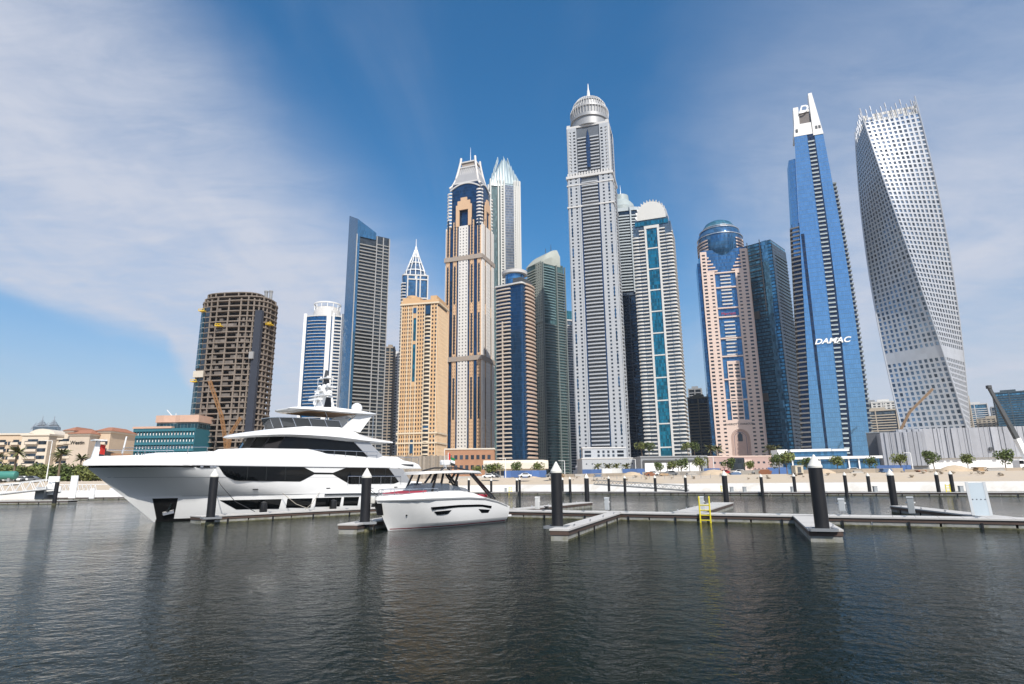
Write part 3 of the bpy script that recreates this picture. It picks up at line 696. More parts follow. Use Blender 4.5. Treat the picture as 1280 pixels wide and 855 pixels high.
# -- pink hotel tower with blue glass dome and big arch
def marriott():
    Y = 600; T = Tower('pink_arched_skyscraper', 'pale pink skyscraper with a blue glass dome on top and a tall entrance arch', 926, 580, Y, -14)
    W = wpx(897, 960, 575, Y) * .96; D = 34; FH = 3.7; f = T.rect(W, D)
    pink = PM('pink_stone', (.66, .52, .45), .7, var=.06, scale=.05, stretch=(1, 1, .25))
    blue = GM('dome_blue_glass', (.05, .16, .32), .55, floor=3.7, mull=1.5, var=.3)
    z1 = T.zt(902, 318); zV = T.zt(905, 345); zd0 = T.zt(902, 292); zd = T.zt(902, 277); zA = T.zt(915, 527)
    b = MB(); b.prism(rpoly(W - 2, D - 2, 3), 0, z1); T.part(b, 'core', blue)
    b = MB(); b.fbox(f['l'], -.35 * D, .35 * D, -1, 2.2, 0, z1 - 12); T.part(b, 'side_glazing', blue)
    fc = T.rect(W - 2, D - 2); h = W / 2 - 1
    wall = MB()
    zarch = T.zt(920, 527) - 8
    for s_ in (-1, 1):
        T.grid(wall, fc['f'], min(s_ * h, s_ * .72 * h), max(s_ * h, s_ * .72 * h), 1, 0, z1 - 2, FH, wf=.5, hf=.5, t=1.6, d=.8)
        T.grid(wall, fc['f'], min(s_ * .72 * h, s_ * .44 * h), max(s_ * .72 * h, s_ * .44 * h), 1, 0, zV, FH, wf=.42, hf=.42, t=1.6, d=.8)
        T.balconies(fc['f'], min(s_ * .86, s_ * .30) * h + (h * .05 if s_ < 0 else 0), max(s_ * .86, s_ * .30) * h, zV + 1, z1 - 3, FH, proj=1.2, par=1.0, mat=pink, name='step_balcony') if 0 else None
    # stepped shoulders around the glass funnel
    nst = 5
    for k in range(nst):
        for s_ in (-1, 1):
            a0, a1 = s_ * (.30 + .085 * k) * h, s_ * .74 * h
            wall.fbox(fc['f'], min(a0, a1), max(a0, a1), 0, 1.6 + .1, zV + k * FH * .98, zV + k * FH * .98 + 1.3)
    # pink piers between windows in the lower centre
    zc1 = T.zt(915, 455)
    T.grid(wall, fc['f'], -.26 * h, .26 * h, 2, zarch + 8, zc1, FH, wf=.72, hf=.52, t=1.5, d=.9)
    # arch wall
    ra = .38 * h; za = T.zt(925, 549)
    wall.fbox(fc['f'], -.44 * h, -ra, 0, 1.6, 0, zarch + 8); wall.fbox(fc['f'], ra, .44 * h, 0, 1.6, 0, zarch + 8)
    n = 14
    for i in range(n):
        a0 = PI * i / n; a1 = PI * (i + 1) / n
        x0, x1 = -ra * math.cos(a0), -ra * math.cos(a1); y0, y1 = za + ra * math.sin(a0), za + ra * math.sin(a1)
        Pq = lambda x, d, z: fpt(fc['f'], x, d, z)
        wall.hexa([Pq(x0, 1.6, y0), Pq(x1, 1.6, y1), Pq(x1, 0, y1), Pq(x0, 0, y0)], [Pq(x0, 1.6, zarch + 8), Pq(x1, 1.6, zarch + 8), Pq(x1, 0, zarch + 8), Pq(x0, 0, zarch + 8)])
    T.grid(wall, fc['r'], -D / 2 + 1, D / 2 - 1, 6, 0, z1 - 2, FH, wf=.45, hf=.45, t=1.2, d=.6)
    T.part(wall, 'wall', pink, recalc=False)
    # nested arches, each a step deeper
    for k, (q, dep) in enumerate(((.98, 1.2), (.82, .7), (.62, .35))):
        b = MB(); q2 = (.84, .66, .0)[k]
        ring = []
        for i in range(n + 1):
            a = PI * i / n; ring.append((-ra * q * math.cos(a), za + ra * q * math.sin(a)))
        outer = [(-ra * q, 0)] + ring + [(ra * q, 0)]
        inner = [(-ra * q2, 0)] + [(-ra * q2 * math.cos(PI * i / n), za + ra * q2 * math.sin(PI * i / n)) for i in range(n + 1)] + [(ra * q2, 0)]
        for i in range(len(outer) - 1):
            P4 = [outer[i], outer[i + 1], inner[i + 1], inner[i]]
            b.hexa([fpt(fc['f'], x, .02 * k, z) for x, z in P4], [fpt(fc['f'], x, dep, z) for x, z in P4])
        T.part(b, 'arch_ring', PM('rose_stone', (.46, .33, .28), .7))
    b = MB(); b.hexa([fpt(fc['f'], x, .3, z) for x, z in ((-2, za - 3), (2, za - 3), (2, za + 3), (0, za + 5.5), (-2, za + 3))], [fpt(fc['f'], x, .6, z) for x, z in ((-2, za - 3), (2, za - 3), (2, za + 3), (0, za + 5.5), (-2, za + 3))]); T.part(b, 'arch_window', win_dark)
    b = MB()
    for zq in (T.zt(910, 348), T.zt(910, 366), T.zt(912, 391), T.zt(912, 402), T.zt(915, 428), T.zt(918, 450), T.zt(918, 478), T.zt(918, 503)):
        b.fbox(fc['f'], -.44 * h, .44 * h, 0, 1.9, zq, zq + 1.3)
    T.part(b, 'band_course', pink)
    zz = T.zt(910, 448)
    while zz < zV:
        skip = T.zt(912, 402) - 2 < zz < T.zt(912, 391) + 1
        if not skip:
            b = MB(); b.fbox(fc['f'], -.22 * h, .22 * h, 0, 1.5, zz, zz + 1.3); T.part(b, 'white_balcony', white)
        zz += FH
    red = PM('sign_red', (.45, .03, .04), .5); zsg = T.zt(912, 397)
    text_mesh('Marriott', 4.0, .15, red, 'sign', T.root, fpt(fc['f'], 0, .4, zsg), (PI / 2, 0, 0))
    text_mesh('MARRIOTT HARBOUR', 2.6, .12, darkgrey, 'sign', T.root, fpt(fc['f'], 0, 1.75, zarch + 4), (PI / 2, 0, 0))
    # glass bow with funnel bottom, drum and dome
    rr = W * .47; cy = -D / 2 + rr * .86; q_ = lambda v: T.zt(903, v)
    b = MB(); b.lathe([(rr * .25, q_(352)), (rr * .45, q_(343)), (rr * .74, q_(330)), (rr * .93, q_(319)), (rr, q_(312)), (rr * 1.02, q_(300)), (rr * .97, q_(295)), (rr * .88, q_(291)), (rr * .74, q_(289))], 40, (0, cy)); T.part(b, 'glass_bow', blue, smooth=30)
    b = MB(); b.lathe([(rr * .76, q_(289.2)), (rr * .74, q_(286)), (rr * .62, q_(281)), (rr * .42, q_(278)), (rr * .06, q_(276.4))], 36, (0, cy)); T.part(b, 'dome', GM('dome_teal', (.08, .24, .33), .5, floor=4, mull=2), smooth=30)
    for q, zq in ((1.03, q_(300)), (.90, q_(291)), (.77, q_(288))):
        b = MB(); b.lathe([(rr * q - .4, zq), (rr * q + .4, zq), (rr * q + .4, zq + .8), (rr * q - .4, zq + .8)], 36, (0, cy), cap=False); T.part(b, 'dome_ring', steel)
    for s_ in (-1, 1):
        for k in range(4):
            b = MB(); zk = q_(318) + k * 3.4
            b.lathe([(rr * .98, zk), (rr * 1.06, zk), (rr * 1.06, zk + 1.4), (rr * .98, zk + 1.4)], 40, (0, cy), cap=False)
            b.f = [f for f in b.f if all(b.v[i][0] * s_ > rr * .62 for i in f)]; b.mi = [0] * len(b.f)
            T.part(b, 'shoulder_balcony', pink)
    T.emit()
marriott()

# -- blue glass block
def blueblock():
    Y = 620; T = Tower('blue_glass_tower', 'flat topped teal blue glass tower behind the pink skyscraper', 973, 575, Y, -44)
    W = 47; D = 40; f = T.rect(W, D); FH = 3.7
    g = GM('block_blue_glass', (.08, .25, .40), .6, floor=3.7, mull=1.5, var=.45, spandrel=(.03, .07, .11), sph=.4)
    g2 = GM('block_shaded_glass', (.015, .05, .085), .5, floor=3.7, mull=1.5, var=.5, spandrel=(.015, .02, .03), sph=.4)  # side glass darker than the front: its weaker light put into the colour
    z1 = T.zt(945, 313)
    b = MB(); b.prism(rpoly(W, D), 0, z1); T.part(b, 'core', g)
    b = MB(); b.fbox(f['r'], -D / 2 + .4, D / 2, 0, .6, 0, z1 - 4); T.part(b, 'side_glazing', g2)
    T.balconies(f['r'], -.3 * D, .48 * D, 8, z1 - 10, FH, proj=1.4, par=.9, mat=PM('dark_blue_band', (.05, .08, .10), .5), name='side_balcony')
    b = MB()
    for p in (-.30, -.02, .26): b.fbox(f['f'], p * W - .35, p * W + .35, 0, .7, z1 - 75 if p > -.1 else z1 - 60, z1 + 3)
    for k in range(12): b.fbox(f['f'], -.3 * W, .26 * W, 0, .5, z1 - 12 - k * 6.2, z1 - 11.4 - k * 6.2)
    T.part(b, 'dark_frame', darkgrey)
    b = MB()
    for v_ in (397, 497): zq = T.zt(955, v_); b.fbox(f['f'], -.48 * W, .1 * W, 0, .9, zq - 6, zq - 3.6); b.fbox(f['f'], -.48 * W, .1 * W, 0, .9, zq, zq + 2.4); b.fbox(f['f'], -.22 * W, .1 * W, 0, .85, zq - 3.6, zq)
    T.part(b, 'plant_floor', PM('taupe_panel', (.14, .13, .12), .7))
    b = MB()
    for s_ in (-.40, .36): b.fbox(f['f'], (s_ - .06) * W, (s_ + .06) * W, 0, 1.0, 0, z1 - 6 if s_ < 0 else z1)
    T.part(b, 'glass_bay', GM('pale_blue_glass', (.10, .26, .40), .55, floor=3.7, mull=1.5, var=.4))
    b = MB(); b.prism(rpoly(W + 20, D + 8), 0, 15); T.part(b, 'podium', PM('maroon_panel', (.09, .045, .04), .6))
    T.emit()
blueblock()

# -- tapering blue glass tower with white top
def ocean():
    Y = 505; T = Tower('tapering_blue_skyscraper', 'tapering blue glass skyscraper with white letters on its side and a white blade top', 1043, 575, Y, -20)
    g = GM('sky_blue_glass', (.17, .35, .56), .75, rough=.04, floor=3.9, mull=1.6, line=.07, vline=.08, var=.07, tilt=.008)
    gd = GM('groove_glass', (.015, .035, .08), .5, floor=3.9, mull=1.6)
    dk = PM('slate_balcony', (.20, .23, .24), .6, var=.15)
    zt = T.zt(1005, 178); ztip = T.zt(1012, 128)
    m = 1 / math.cos(R(20 - 29))
    sc_ = wpx(1040, 1041, 575, Y)
    bl, br = (1013 - 1043) * sc_ * .93, (1083 - 1043) * sc_ * .93
    p0 = at(992, 180, Y).x - T.X; p1 = at(1024, 178, Y).x - T.X
    tl, tr = p0 * 1.0, p1 * .98
    D = 26
    def X(a, z):
        t = z / zt; lo = bl + (tl - bl) * t; hi = br + (tr - br) * t + 3.5 * math.sin(PI * min(t, 1)) ** 1
        return lo + (hi - lo) * a
    def yf(z): return -D / 2 + 3 * (z / zt)
    rows = [zt * i / 16 for i in range(17)]
    b = MB(); b.loft([[(X(0, z), yf(z), z), (X(1, z), yf(z), z), (X(1, z), D / 2, z), (X(0, z) + 3, D / 2, z)] for z in rows]); T.part(b, 'glass_body', g)
    def stripfn(name, a0, a1, d, mat, z0=0, z1=None):
        bb = MB(); zz = [z for z in rows if z >= z0 - 1 and (z1 is None or z <= z1)]
        bb.loft([[(X(a0(z / zt), z), yf(z) - d, z), (X(a1(z / zt), z), yf(z) - d, z), (X(a1(z / zt), z), yf(z) + .5, z), (X(a0(z / zt), z), yf(z) + .5, z)] for z in zz]); T.part(bb, name, mat)
    stripfn('balcony_recess', lambda t: .56 - .11 * t, lambda t: .69 + .01 * t, .05, gd)
    stripfn('glass_groove', lambda t: .26 - .24 * t * 1.4, lambda t: .30 - .2 * t * 1.4, .25, gd, z1=zt * .72)
    # balconies in the centre stripe and dark side stacks
    FH = 3.9; nfl = int((zt - 10) / FH)
    for j in range(nfl):
        z = 6 + j * FH; t = z / zt
        b = MB(); x0 = X(.56 - .11 * t, z); x1 = X(.645 + .02 * t, z); y = yf(z)
        b.box(x0, x1, y - 1.0, y + .2, z, z + 1.2); T.part(b, 'balcony', PM('pale_balcony', (.36, .42, .44), .5))
    zR = T.zt(1035, 236)
    for j in range(int((zR - 6) / FH)):
        z = 6 + j * FH; b = MB(); x = X(1, z); y = yf(z)
        b.box(x - .2, x + 3.2, y + 1.5, D / 2 - 2, z, z + 1.3); T.part(b, 'side_balcony', dk)
    b = MB(); b.loft([[(X(1, z) - 1, yf(z) + 2.5, z), (X(1, z) + 2.2, yf(z) + 2.5, z), (X(1, z) + 2.2, D / 2 - 3, z), (X(1, z) - 1, D / 2 - 3, z)] for z in rows if z < zR]); T.part(b, 'side_core', gd)
    # left: stack of dark balconies under a slimmer glass blade
    zL = T.zt(986, 283); zB = T.zt(985, 204)
    sl = [zL * i / 8 for i in range(9)]
    b = MB(); b.loft([[(X(0, z) - 6, yf(z) + 3, z), (X(0, z) + 1, yf(z) + .6, z), (X(0, z) + 2, D / 2 - 2, z), (X(0, z) - 5, D / 2 - 2, z)] for z in sl]); T.part(b, 'left_core', gd)
    for j in range(int((zL - 8) / FH)):
        z = 8 + j * FH; b = MB(); x = X(0, z); y = yf(z)
        b.hexa([(x - 7.5, y + 2.6, z), (x - .2, y - .4, z), (x - .2, y + 3, z), (x - 6, D / 2 - 2, z)], [(x - 7.5, y + 2.6, z + 1.2), (x - .2, y - .4, z + 1.2), (x - .2, y + 3, z + 1.2), (x - 6, D / 2 - 2, z + 1.2)]); T.part(b, 'left_balcony', PM('left_slate', (.17, .17, .17), .6))
    b = MB(); zz = [zL - 30 + (zB - zL + 30) * i / 6 for i in range(7)]
    b.loft([[(X(0, z) - 5.5, yf(z) + 2.5, z), (X(0, z) - .1, yf(z) + 1, z), (X(0, z) - .1, D / 2 - 3, z), (X(0, z) - 5.5, D / 2 - 3, z)] for z in zz]); T.part(b, 'glass_blade', g)
    # white top
    lo, hi = X(0, zt), X(1, zt); y = yf(zt); mid = lo + (hi - lo) * .66; zq = T.zt(996, 142)
    cap = PM('white_cap', (.75, .73, .70), .5, var=.06)
    b = MB()
    b.hexa([(lo - .3, y - .3, zt), (mid - .4, y - .3, zt), (mid - .4, D / 2 - 6, zt), (lo, D / 2 - 6, zt)], [(lo + 1.2, y + .5, zt + (zq - zt) * .4), (mid - .4, y + .5, zt + (zq - zt) * .4), (mid - .4, D / 2 - 7, zt + (zq - zt) * .4), (lo + 1.2, D / 2 - 7, zt + (zq - zt) * .4)])
    w3 = (mid - lo)
    b.hexa([(lo + 1.25, y + .6, zt + (zq - zt) * .4), (lo + w3 * .38, y + .6, zt + (zq - zt) * .4), (lo + w3 * .38, y + 9, zt + (zq - zt) * .4), (lo + 1.25, y + 9, zt + (zq - zt) * .4)], [(lo + 2.2, y + 1.4, zq), (lo + w3 * .42, y + 1.4, zq), (lo + w3 * .42, y + 9, zq), (lo + 2.2, y + 9, zq)])
    b.box(lo + w3 * .45, mid - .5, y + 1.1, y + 3, zt + (zq - zt) * .78, zt + (zq - zt) * .86)
    b.hexa([(mid, y - .5, zt - 2), (hi + .3, y - .5, zt - 2), (hi, D / 2 - 8, zt - 2), (mid, D / 2 - 8, zt - 2)], [(mid + .6, y + 1.2, ztip), (mid + 3.6, y + 1.2, ztip), (mid + 3.6, y + 8, ztip), (mid + .6, y + 8, ztip)])
    T.part(b, 'blade_top', cap)
    b = MB(); b.box(lo + w3 * .4, mid - .45, y + 2, y + 7, zt + (zq - zt) * .4, zt + (zq - zt) * .8); T.part(b, 'louvre_screen', PM('brown_louvre', (.16, .14, .13), .7))
    for xx in (lo + 1.8, hi - 5.6, hi - 3.0): b = MB(); b.box(xx, xx + 1.8, y - .45, y + .5, zt + 4, zt + 7); T.part(b, 'opening', darkgrey)
    sign = PM('sign_white', (.9, .9, .9), .4, var=.02)
    text_mesh('D', 10.5, .3, sign, 'emblem', T.root, (lo + w3 * .62, y - .2, zq - 4.5), (PI / 2, 0, 0), shear=.35, bold=.15)
    zs = T.zt(1040, 431); t = zs / zt
    o = text_mesh('DAMAC', 6.2, .3, sign, 'sign', T.root, (X(.5, zs), yf(zs) - 1.6, zs), (PI / 2, 0, 0), shear=.3, bold=.16); o.scale = (1.2, 1, 1)
    T.emit()
ocean()

# -- twisted tower
def cayan():
    Y = 470; T = Tower('twisted_skyscraper', 'twisted silver skyscraper with a square plan turned a quarter from foot to crown', 1174, 560, Y, 0)
    S = wpx(1141, 1213, 530, Y) * .90; FH = 3.95
    H = T.zt(1118, 163); n = int(H / FH); FH = H / n; NC = 11
    cam_a = math.atan2(-T.Y, -T.X)
    metal = PM('silver_panel', (.50, .515, .54), .38, metal=.35, var=.06, isl=.06)
    reveal = PM('reveal_grey', (.33, .34, .36), .5)
    def rot(z): return cam_a + PI / 2 + R(5) - R(80) * (z / H)      # angle of face A's along-direction
    def P(k, a, d, z):
        an = rot(z) + k * PI / 2; u = (math.cos(an), math.sin(an)); nrm = (u[1], -u[0]); h = S / 2
        # rounded-square plan is kept crisp at the corner fins
        return (u[0] * a + nrm[0] * (h + d), u[1] * a + nrm[1] * (h + d), z)
    wall = MB(); rest = MB(); nwin = 0; order = []; pane_c = PM('twist_pane', (.20, .25, .31), .1, metal=.75, var=.05, isl=.6)
    cw = S / NC
    for j in range(n):
        z0 = j * FH; z1 = z0 + FH; za = z0 + .75; zb = z1 - .55
        for k in range(4):
            plant = j in (int(n * .30), int(n * .30) + 1) 
            for i in range(NC):
                a0 = -S / 2 + i * cw; a1 = a0 + cw; b0 = a0 + cw * .21; b1 = a1 - cw * .21
                if i == 0: a0 += 0
                o = [(a0, z0), (a1, z0), (a1, z1), (a0, z1)]; q = [(b0, za), (b1, za), (b1, zb), (b0, zb)]
                if plant: wall.face([P(k, a, 0, z) for a, z in o]); continue
                for s_ in range(4):
                    t_ = (s_ + 1) % 4
                    wall.face([P(k, *o[s_][:1], 0, o[s_][1]), P(k, o[t_][0], 0, o[t_][1]), P(k, q[t_][0], 0, q[t_][1]), P(k, q[s_][0], 0, q[s_][1])])
                    wall.face([P(k, q[s_][0], 0, q[s_][1]), P(k, q[t_][0], 0, q[t_][1]), P(k, q[t_][0], -.55, q[t_][1]), P(k, q[s_][0], -.55, q[s_][1])], 1)
                pts = [P(k, a, -.5, z) for a, z in q]
                if k == 0 and 2 <= j < 12 and nwin < 100:
                    bb = MB(); bb.hexa(pts, [P(k, a, -.35, z) for a, z in q]); bb.build('window', pane_c, T.root); nwin += 1
                else: rest.face(pts)
    T.part(wall, 'wall', [metal, reveal], recalc=False)
    tag(T.part(rest, 'window', pane_c, recalc=False), kind='stuff')
    b = MB()
    for k in range(4):
        b.tube([P(k, -S / 2, 0, H * i / 60) for i in range(61)] + [P(k, -S / 2, 0, H + 15)], .55, 6)
    T.part(b, 'corner_fin', metal)
    b = MB(); b.loft([[P(k, -S / 2 * .9, -2, z) for k in range(4)] for z in [H * i / 30 for i in range(31)]]); T.part(b, 'core', darkgrey)
    # open crown: pale panels and broken vertical posts
    rnd = random.Random(4)
    b = MB()
    for k in range(4):
        for i in range(NC):
            a0 = -S / 2 + i * cw
            for j in range(3):
                z0 = H + .2 + j * 2.6
                if rnd.random() < .85 - .18 * j:
                    pts = [(a0 + .25, z0), (a0 + cw - .25, z0), (a0 + cw - .25, z0 + 2.2), (a0 + .25, z0 + 2.2)]
                    b.hexa([P(k, a, -1.6, z) for a, z in pts], [P(k, a, -1.2, z) for a, z in pts])
    T.part(b, 'crown_panel', PM('crown_panel', (.62, .60, .56), .5))
    for k in range(4):
        for i in range(NC + 1):
            if i % NC == 0: continue
            a = -S / 2 + i * cw; top = H + 9 + 5 * ((i * 7 + k * 3) % 3) / 2
            b = MB(); b.bar(P(k, a, 0, H), P(k, a, 0, H + 6), .35); b.bar(P(k, a, 0, top - 3.5), P(k, a, 0, top + 1), 1.0, .4); b.bar(P(k, a, 0, H + 5.5), P(k, a, 0, top - 3), .3)
            T.part(b, 'crown_post', metal)
    b = MB()
    for i in range(6): b.bar(P(0, -S / 2 + S * (i + .5) / 6, -3, H + 2), P(2, -S / 2 + S * (i + 2) / 6, -5, H + 8), .5)
    b.bar(P(0, 0, -8, H), P(0, 3, -10, H + 11), 1.0); T.part(b, 'roof_crane', darkgrey)
    b = MB(); b.loft([[P(k, -S / 2 * .98, -.3, z) for k in range(4)] for z in (H - .3, H)]); T.part(b, 'roof', midgrey)
cayan()

# -- yellow tower
def yellow():
    Y = 520; T = Tower('yellow_skyscraper', 'sand yellow skyscraper with a narrow teal glass slot and an ornate stepped top', 527, 575, Y, -12)
    W = wpx(499, 551, 575, Y) * .98; D = 27; FH = 3.45; f = T.rect(W - 2, D - 2)
    ylw = PM('sand_yellow', (.57, .37, .20), .75, var=.09, scale=.06, stretch=(1, 1, .25)); crm = PM('pale_yellow', (.64, .54, .40), .7, var=.08)
    core = PM('tower_core', (.10, .115, .135))
    z1 = T.zt(527, 384); zt = T.zt(527, 374)
    b = MB(); b.prism(rpoly(W - 2, D - 2), 0, z1); T.part(b, 'core', core)
    wall = MB(); h = W / 2 - 1
    for a0, a1, n in ((-1, -.62, 3), (-.62, -.38, 2), (-.14, .30, 3), (.66, 1, 2)):
        T.grid(wall, f['f'], a0 * h, a1 * h, n, 10, z1, FH, wf=.52, hf=.56, t=1.0, d=.4)
    T.grid(wall, f['r'], -D / 2 + 1, D / 2 - 1, 8, 10, z1 - 4, FH, wf=.52, hf=.56, t=1.0, d=.4)
    T.grid(wall, f['l'], -D / 2 + 1, D / 2 - 1, 8, 10, z1 - 4, FH, wf=.52, hf=.56, t=1.0, d=.4)
    T.grid(wall, f['f'], -.38 * h, -.14 * h, 2, 10, T.zt(520, 480), FH, wf=.52, hf=.56, t=1.0, d=.4)
    wall.fbox(f['f'], -.38 * h, -.34 * h, 0, 1.0, T.zt(520, 480), z1); wall.fbox(f['f'], -.18 * h, -.14 * h, 0, 1.0, T.zt(520, 480), z1)
    wall.fbox(f['f'], -.335 * h, -.185 * h, 0, .97, T.zt(520, 434), T.zt(520, 430)); wall.fbox(f['f'], -.335 * h, -.185 * h, 0, .97, T.zt(520, 402), z1)
    T.part(wall, 'wall', ylw, recalc=False)
    b = MB(); b.fbox(f['f'], -.335 * h, -.185 * h, 0, .6, T.zt(520, 480) + .1, T.zt(520, 402) - .1); T.part(b, 'glass_slot', GM('teal_strip_glass', (.01, .15, .23)))
    pr = MB()
    for q in (-1, -.62, -.38, -.14, .30, .66, 1): pr.fbox(f['f'], q * h - .35, q * h + .35, 1.0, 1.5, 10, z1 - 3)
    for q in range(9): pr.fbox(f['r'], -D / 2 + 1 + q * (D - 2) / 8 - .25, -D / 2 + 1 + q * (D - 2) / 8 + .25, 1.0, 1.4, 10, z1 - 5)
    T.part(pr, 'pilaster', crm, recalc=False)
    T.balconies(f['f'], .30 * h, .66 * h, 14, z1 - 8, FH, proj=1.0, par=1.2, mat=crm, curve=1.3)
    b = MB(); b.fbox(f['f'], .34 * h, .62 * h, 0, 1.4, T.zt(535, 432), T.zt(535, 424)); b.fbox(f['f'], .34 * h, .62 * h, 0, 1.4, T.zt(535, 540), T.zt(535, 534)); b.fbox(f['f'], .36 * h, .60 * h, 0, 1.4, T.zt(535, 398), T.zt(535, 388)); T.part(b, 'bay_window', win_blue)
    for q in (T.zt(527, 544), T.zt(527, 556), z1 - 1.4): b = MB(); b.prism(rpoly(W + 1.5, D + 1.5), q, q + 1.4); T.part(b, 'cornice', crm)
    b = MB(); b.prism(rpoly(W, D), z1, z1 + 2.5); b.box(-h, .0, -D / 2 + .4, D / 2 - 1, z1 + 2.5, zt - 2); b.prism([(-.55 * h + 5 * math.cos(2 * PI * i / 12), 5 * math.sin(2 * PI * i / 12) - D / 2 + 5) for i in range(12)], zt - 2, zt)
    b.box(.6 * h, .95 * h, -D / 2 + .4, D / 2 - 1, z1 + 2.5, z1 + 6); T.part(b, 'parapet', ylw)
    b = MB(); b.hexa([fpt(f['f'], -.26 * h + 2.6 * math.cos(2 * PI * i / 16), .5, T.zt(520, 393) + 2.6 * math.sin(2 * PI * i / 16)) for i in range(16)], [fpt(f['f'], -.26 * h + 2.6 * math.cos(2 * PI * i / 16), 1.2, T.zt(520, 393) + 2.6 * math.sin(2 * PI * i / 16)) for i in range(16)]); T.part(b, 'round_window', win_blue)
    b = MB(); za = T.zt(520, 560); P = [(-.35 * h, za - 5), (-.17 * h, za - 5), (-.17 * h, za + 3), (-.26 * h, za + 7), (-.35 * h, za + 3)]
    b.hexa([fpt(f['f'], a, 0, z) for a, z in P], [fpt(f['f'], a, 1.3, z) for a, z in P]); T.part(b, 'arch_window', win_blue)
    b = MB(); b.prism(rpoly(W + 3, D + 3), 0, 10); T.part(b, 'base', crm)
    T.emit()
yellow()

# -- glass tower with white needle top
def needle():
    Y = 660; T = Tower('needle_topped_skyscraper', 'blue glass skyscraper with a white ribbed cone and needle, behind the yellow tower', 513, 570, Y, 10)
    W = 28; D = 24; FH = 3.6; f = T.rect(W, D)
    z1 = T.zt(517, 348); zs = T.zt(518, 314); ztip = T.zt(518, 299)
    g = GM('dome_blue_glass', (.03, .14, .36)); b = MB(); b.prism(rpoly(W, D, 3), 0, z1); T.part(b, 'core', g)
    T.balconies(f['l'], -.5 * D, .5 * D, 8, z1 - 6, FH, proj=1.6, par=1.0, mat=white, name='side_balcony')
    T.balconies(f['f'], -.52 * W, -.36 * W, 8, z1 - 6, FH, proj=1.6, par=1.0, mat=white)
    b = MB()
    for p in (-.30, .05, .2, .5): b.fbox(f['f'], p * W - .7, p * W + .7, 0, 1.2, 0, z1)
    for k in range(6): b.fbox(f['f'], -.3 * W, .5 * W, 0, .9, z1 - 6 - k * 22, z1 - 4.6 - k * 22)
    T.part(b, 'frame', white)
    b = MB(); b.prism(rpoly(W + 1.5, D + 1.5, 3), z1 - 1, z1 + .5); T.part(b, 'cornice', white)
    h = zs - z1
    b = MB(); b.lathe([(11, z1 + .5), (10.5, z1 + h * .18), (8, z1 + h * .4), (4.2, z1 + h * .72), (1.6, zs)], 12); T.part(b, 'glass_cone', GM('cone_glass', (.12, .2, .32), .4, floor=3, mull=1.5))
    for i in range(12):
        a = 2 * PI * i / 12; b = MB(); b.tube([(r * math.cos(a), r * math.sin(a), z) for r, z in ((12.5, z1 - 5), (11.6, z1 + h * .18), (8.6, z1 + h * .42), (4.6, z1 + h * .74), (1.5, zs + 1))], .55, 5); T.part(b, 'rib', white_paint)
    b = MB()
    for q, r in ((.2, 11.4), (.5, 7.6), (.75, 4.4)): b.lathe([(r - .4, z1 + h * q), (r + .4, z1 + h * q), (r + .4, z1 + h * q + .9), (r - .4, z1 + h * q + .9)], 16, cap=False)
    T.part(b, 'ring', white_paint)
    b = MB(); b.lathe([(1.7, zs - 1), (1.2, zs + 5), (.5, zs + 6), (.3, ztip)], 8); T.part(b, 'needle', white_paint)
    T.emit()
needle()

# -- slanted dark blue tower
def slant():
    Y = 580; T = Tower('slant_topped_skyscraper', 'dark skyscraper with grey balcony bands, blue side fin and slanted glass top', 450, 570, Y, 34)
    W = 33; D = 22; FH = 3.5; f = T.rect(W, D)
    bl = GM('fin_blue_glass', (.05, .17, .32), .55, floor=3.5, mull=1.1, var=.25, line=.05, vline=.16)
    bal = PM('grey_brown_band', (.24, .24, .23), .65, var=.12); dg = GM('smoke_glass', (.05, .065, .08), .45, floor=3.5, mull=1.6)
    z1 = T.zt(462, 302); zl = T.zt(446, 276); zr = T.zt(466, 290); z2 = T.zt(478, 296)
    b = MB(); b.prism(rpoly(W, D), 0, z1); T.part(b, 'core', dg)
    T.balconies(f['f'], -.44 * W, .08 * W, 6, z1 - 4, FH, proj=1.3, par=1.1, mat=bal)
    T.balconies(f['f'], .10 * W, .5 * W, 6, z2 - 6, FH, proj=.9, par=1.0, mat=bal, name='corner_balcony')
    T.balconies(f['r'], -.5 * D, .5 * D, 6, z2 - 6, FH, proj=.8, par=.9, mat=bal, name='side_balcony')
    b = MB(); b.box(.1 * W, .5 * W, -D / 2, D / 2, z1, z2 - 2); T.part(b, 'rear_core', dg)
    b = MB()
    for p in (.09, .3, .5): b.fbox(f['f'], p * W - .4, p * W + .4, 0, 1.6, 0, z2 - 3)
    T.part(b, 'pier', PM('grey_pier', (.33, .33, .33), .6))
    # glass fin: wraps the left side and the top
    b = MB(); x0, x1 = -W / 2 - 1.2, -W / 2 - .02
    b.hexa([(x0, -D / 2 - 1.2, 0), (x1 + 1.8, -D / 2 - 1.2, 0), (x1 + 1.8, D / 2, 0), (x0, D / 2 + 4, 0)], [(x0, -D / 2 - 1.2, z1 - 2), (x1 + 1.8, -D / 2 - 1.2, z1 - 2), (x1 + 1.8, D / 2, z1 - 2), (x0, D / 2 + 4, z1 - 2)])
    b.hexa([(x0, -D / 2 - 1.2, z1 - 2), (W * .06, -D / 2 - 1.2, z1 - 2), (W * .06, D / 2, z1 - 2), (x0, D / 2 + 4, z1 - 2)], [(x0, -D / 2 - 1.2, zl - 7), (W * .06, -D / 2 - 1.2, zr - 5), (W * .06, D / 2, zr), (x0, D / 2 + 4, zl + 7)])
    T.part(b, 'glass_fin', bl)
    b = MB(); b.bar((x0 - .1, -D / 2 - 1.3, 0), (x0 - .1, -D / 2 - 1.3, z1), .9); T.part(b, 'edge_mullion', PM('grey_pier', (.33, .33, .33)))
    T.emit()
slant()

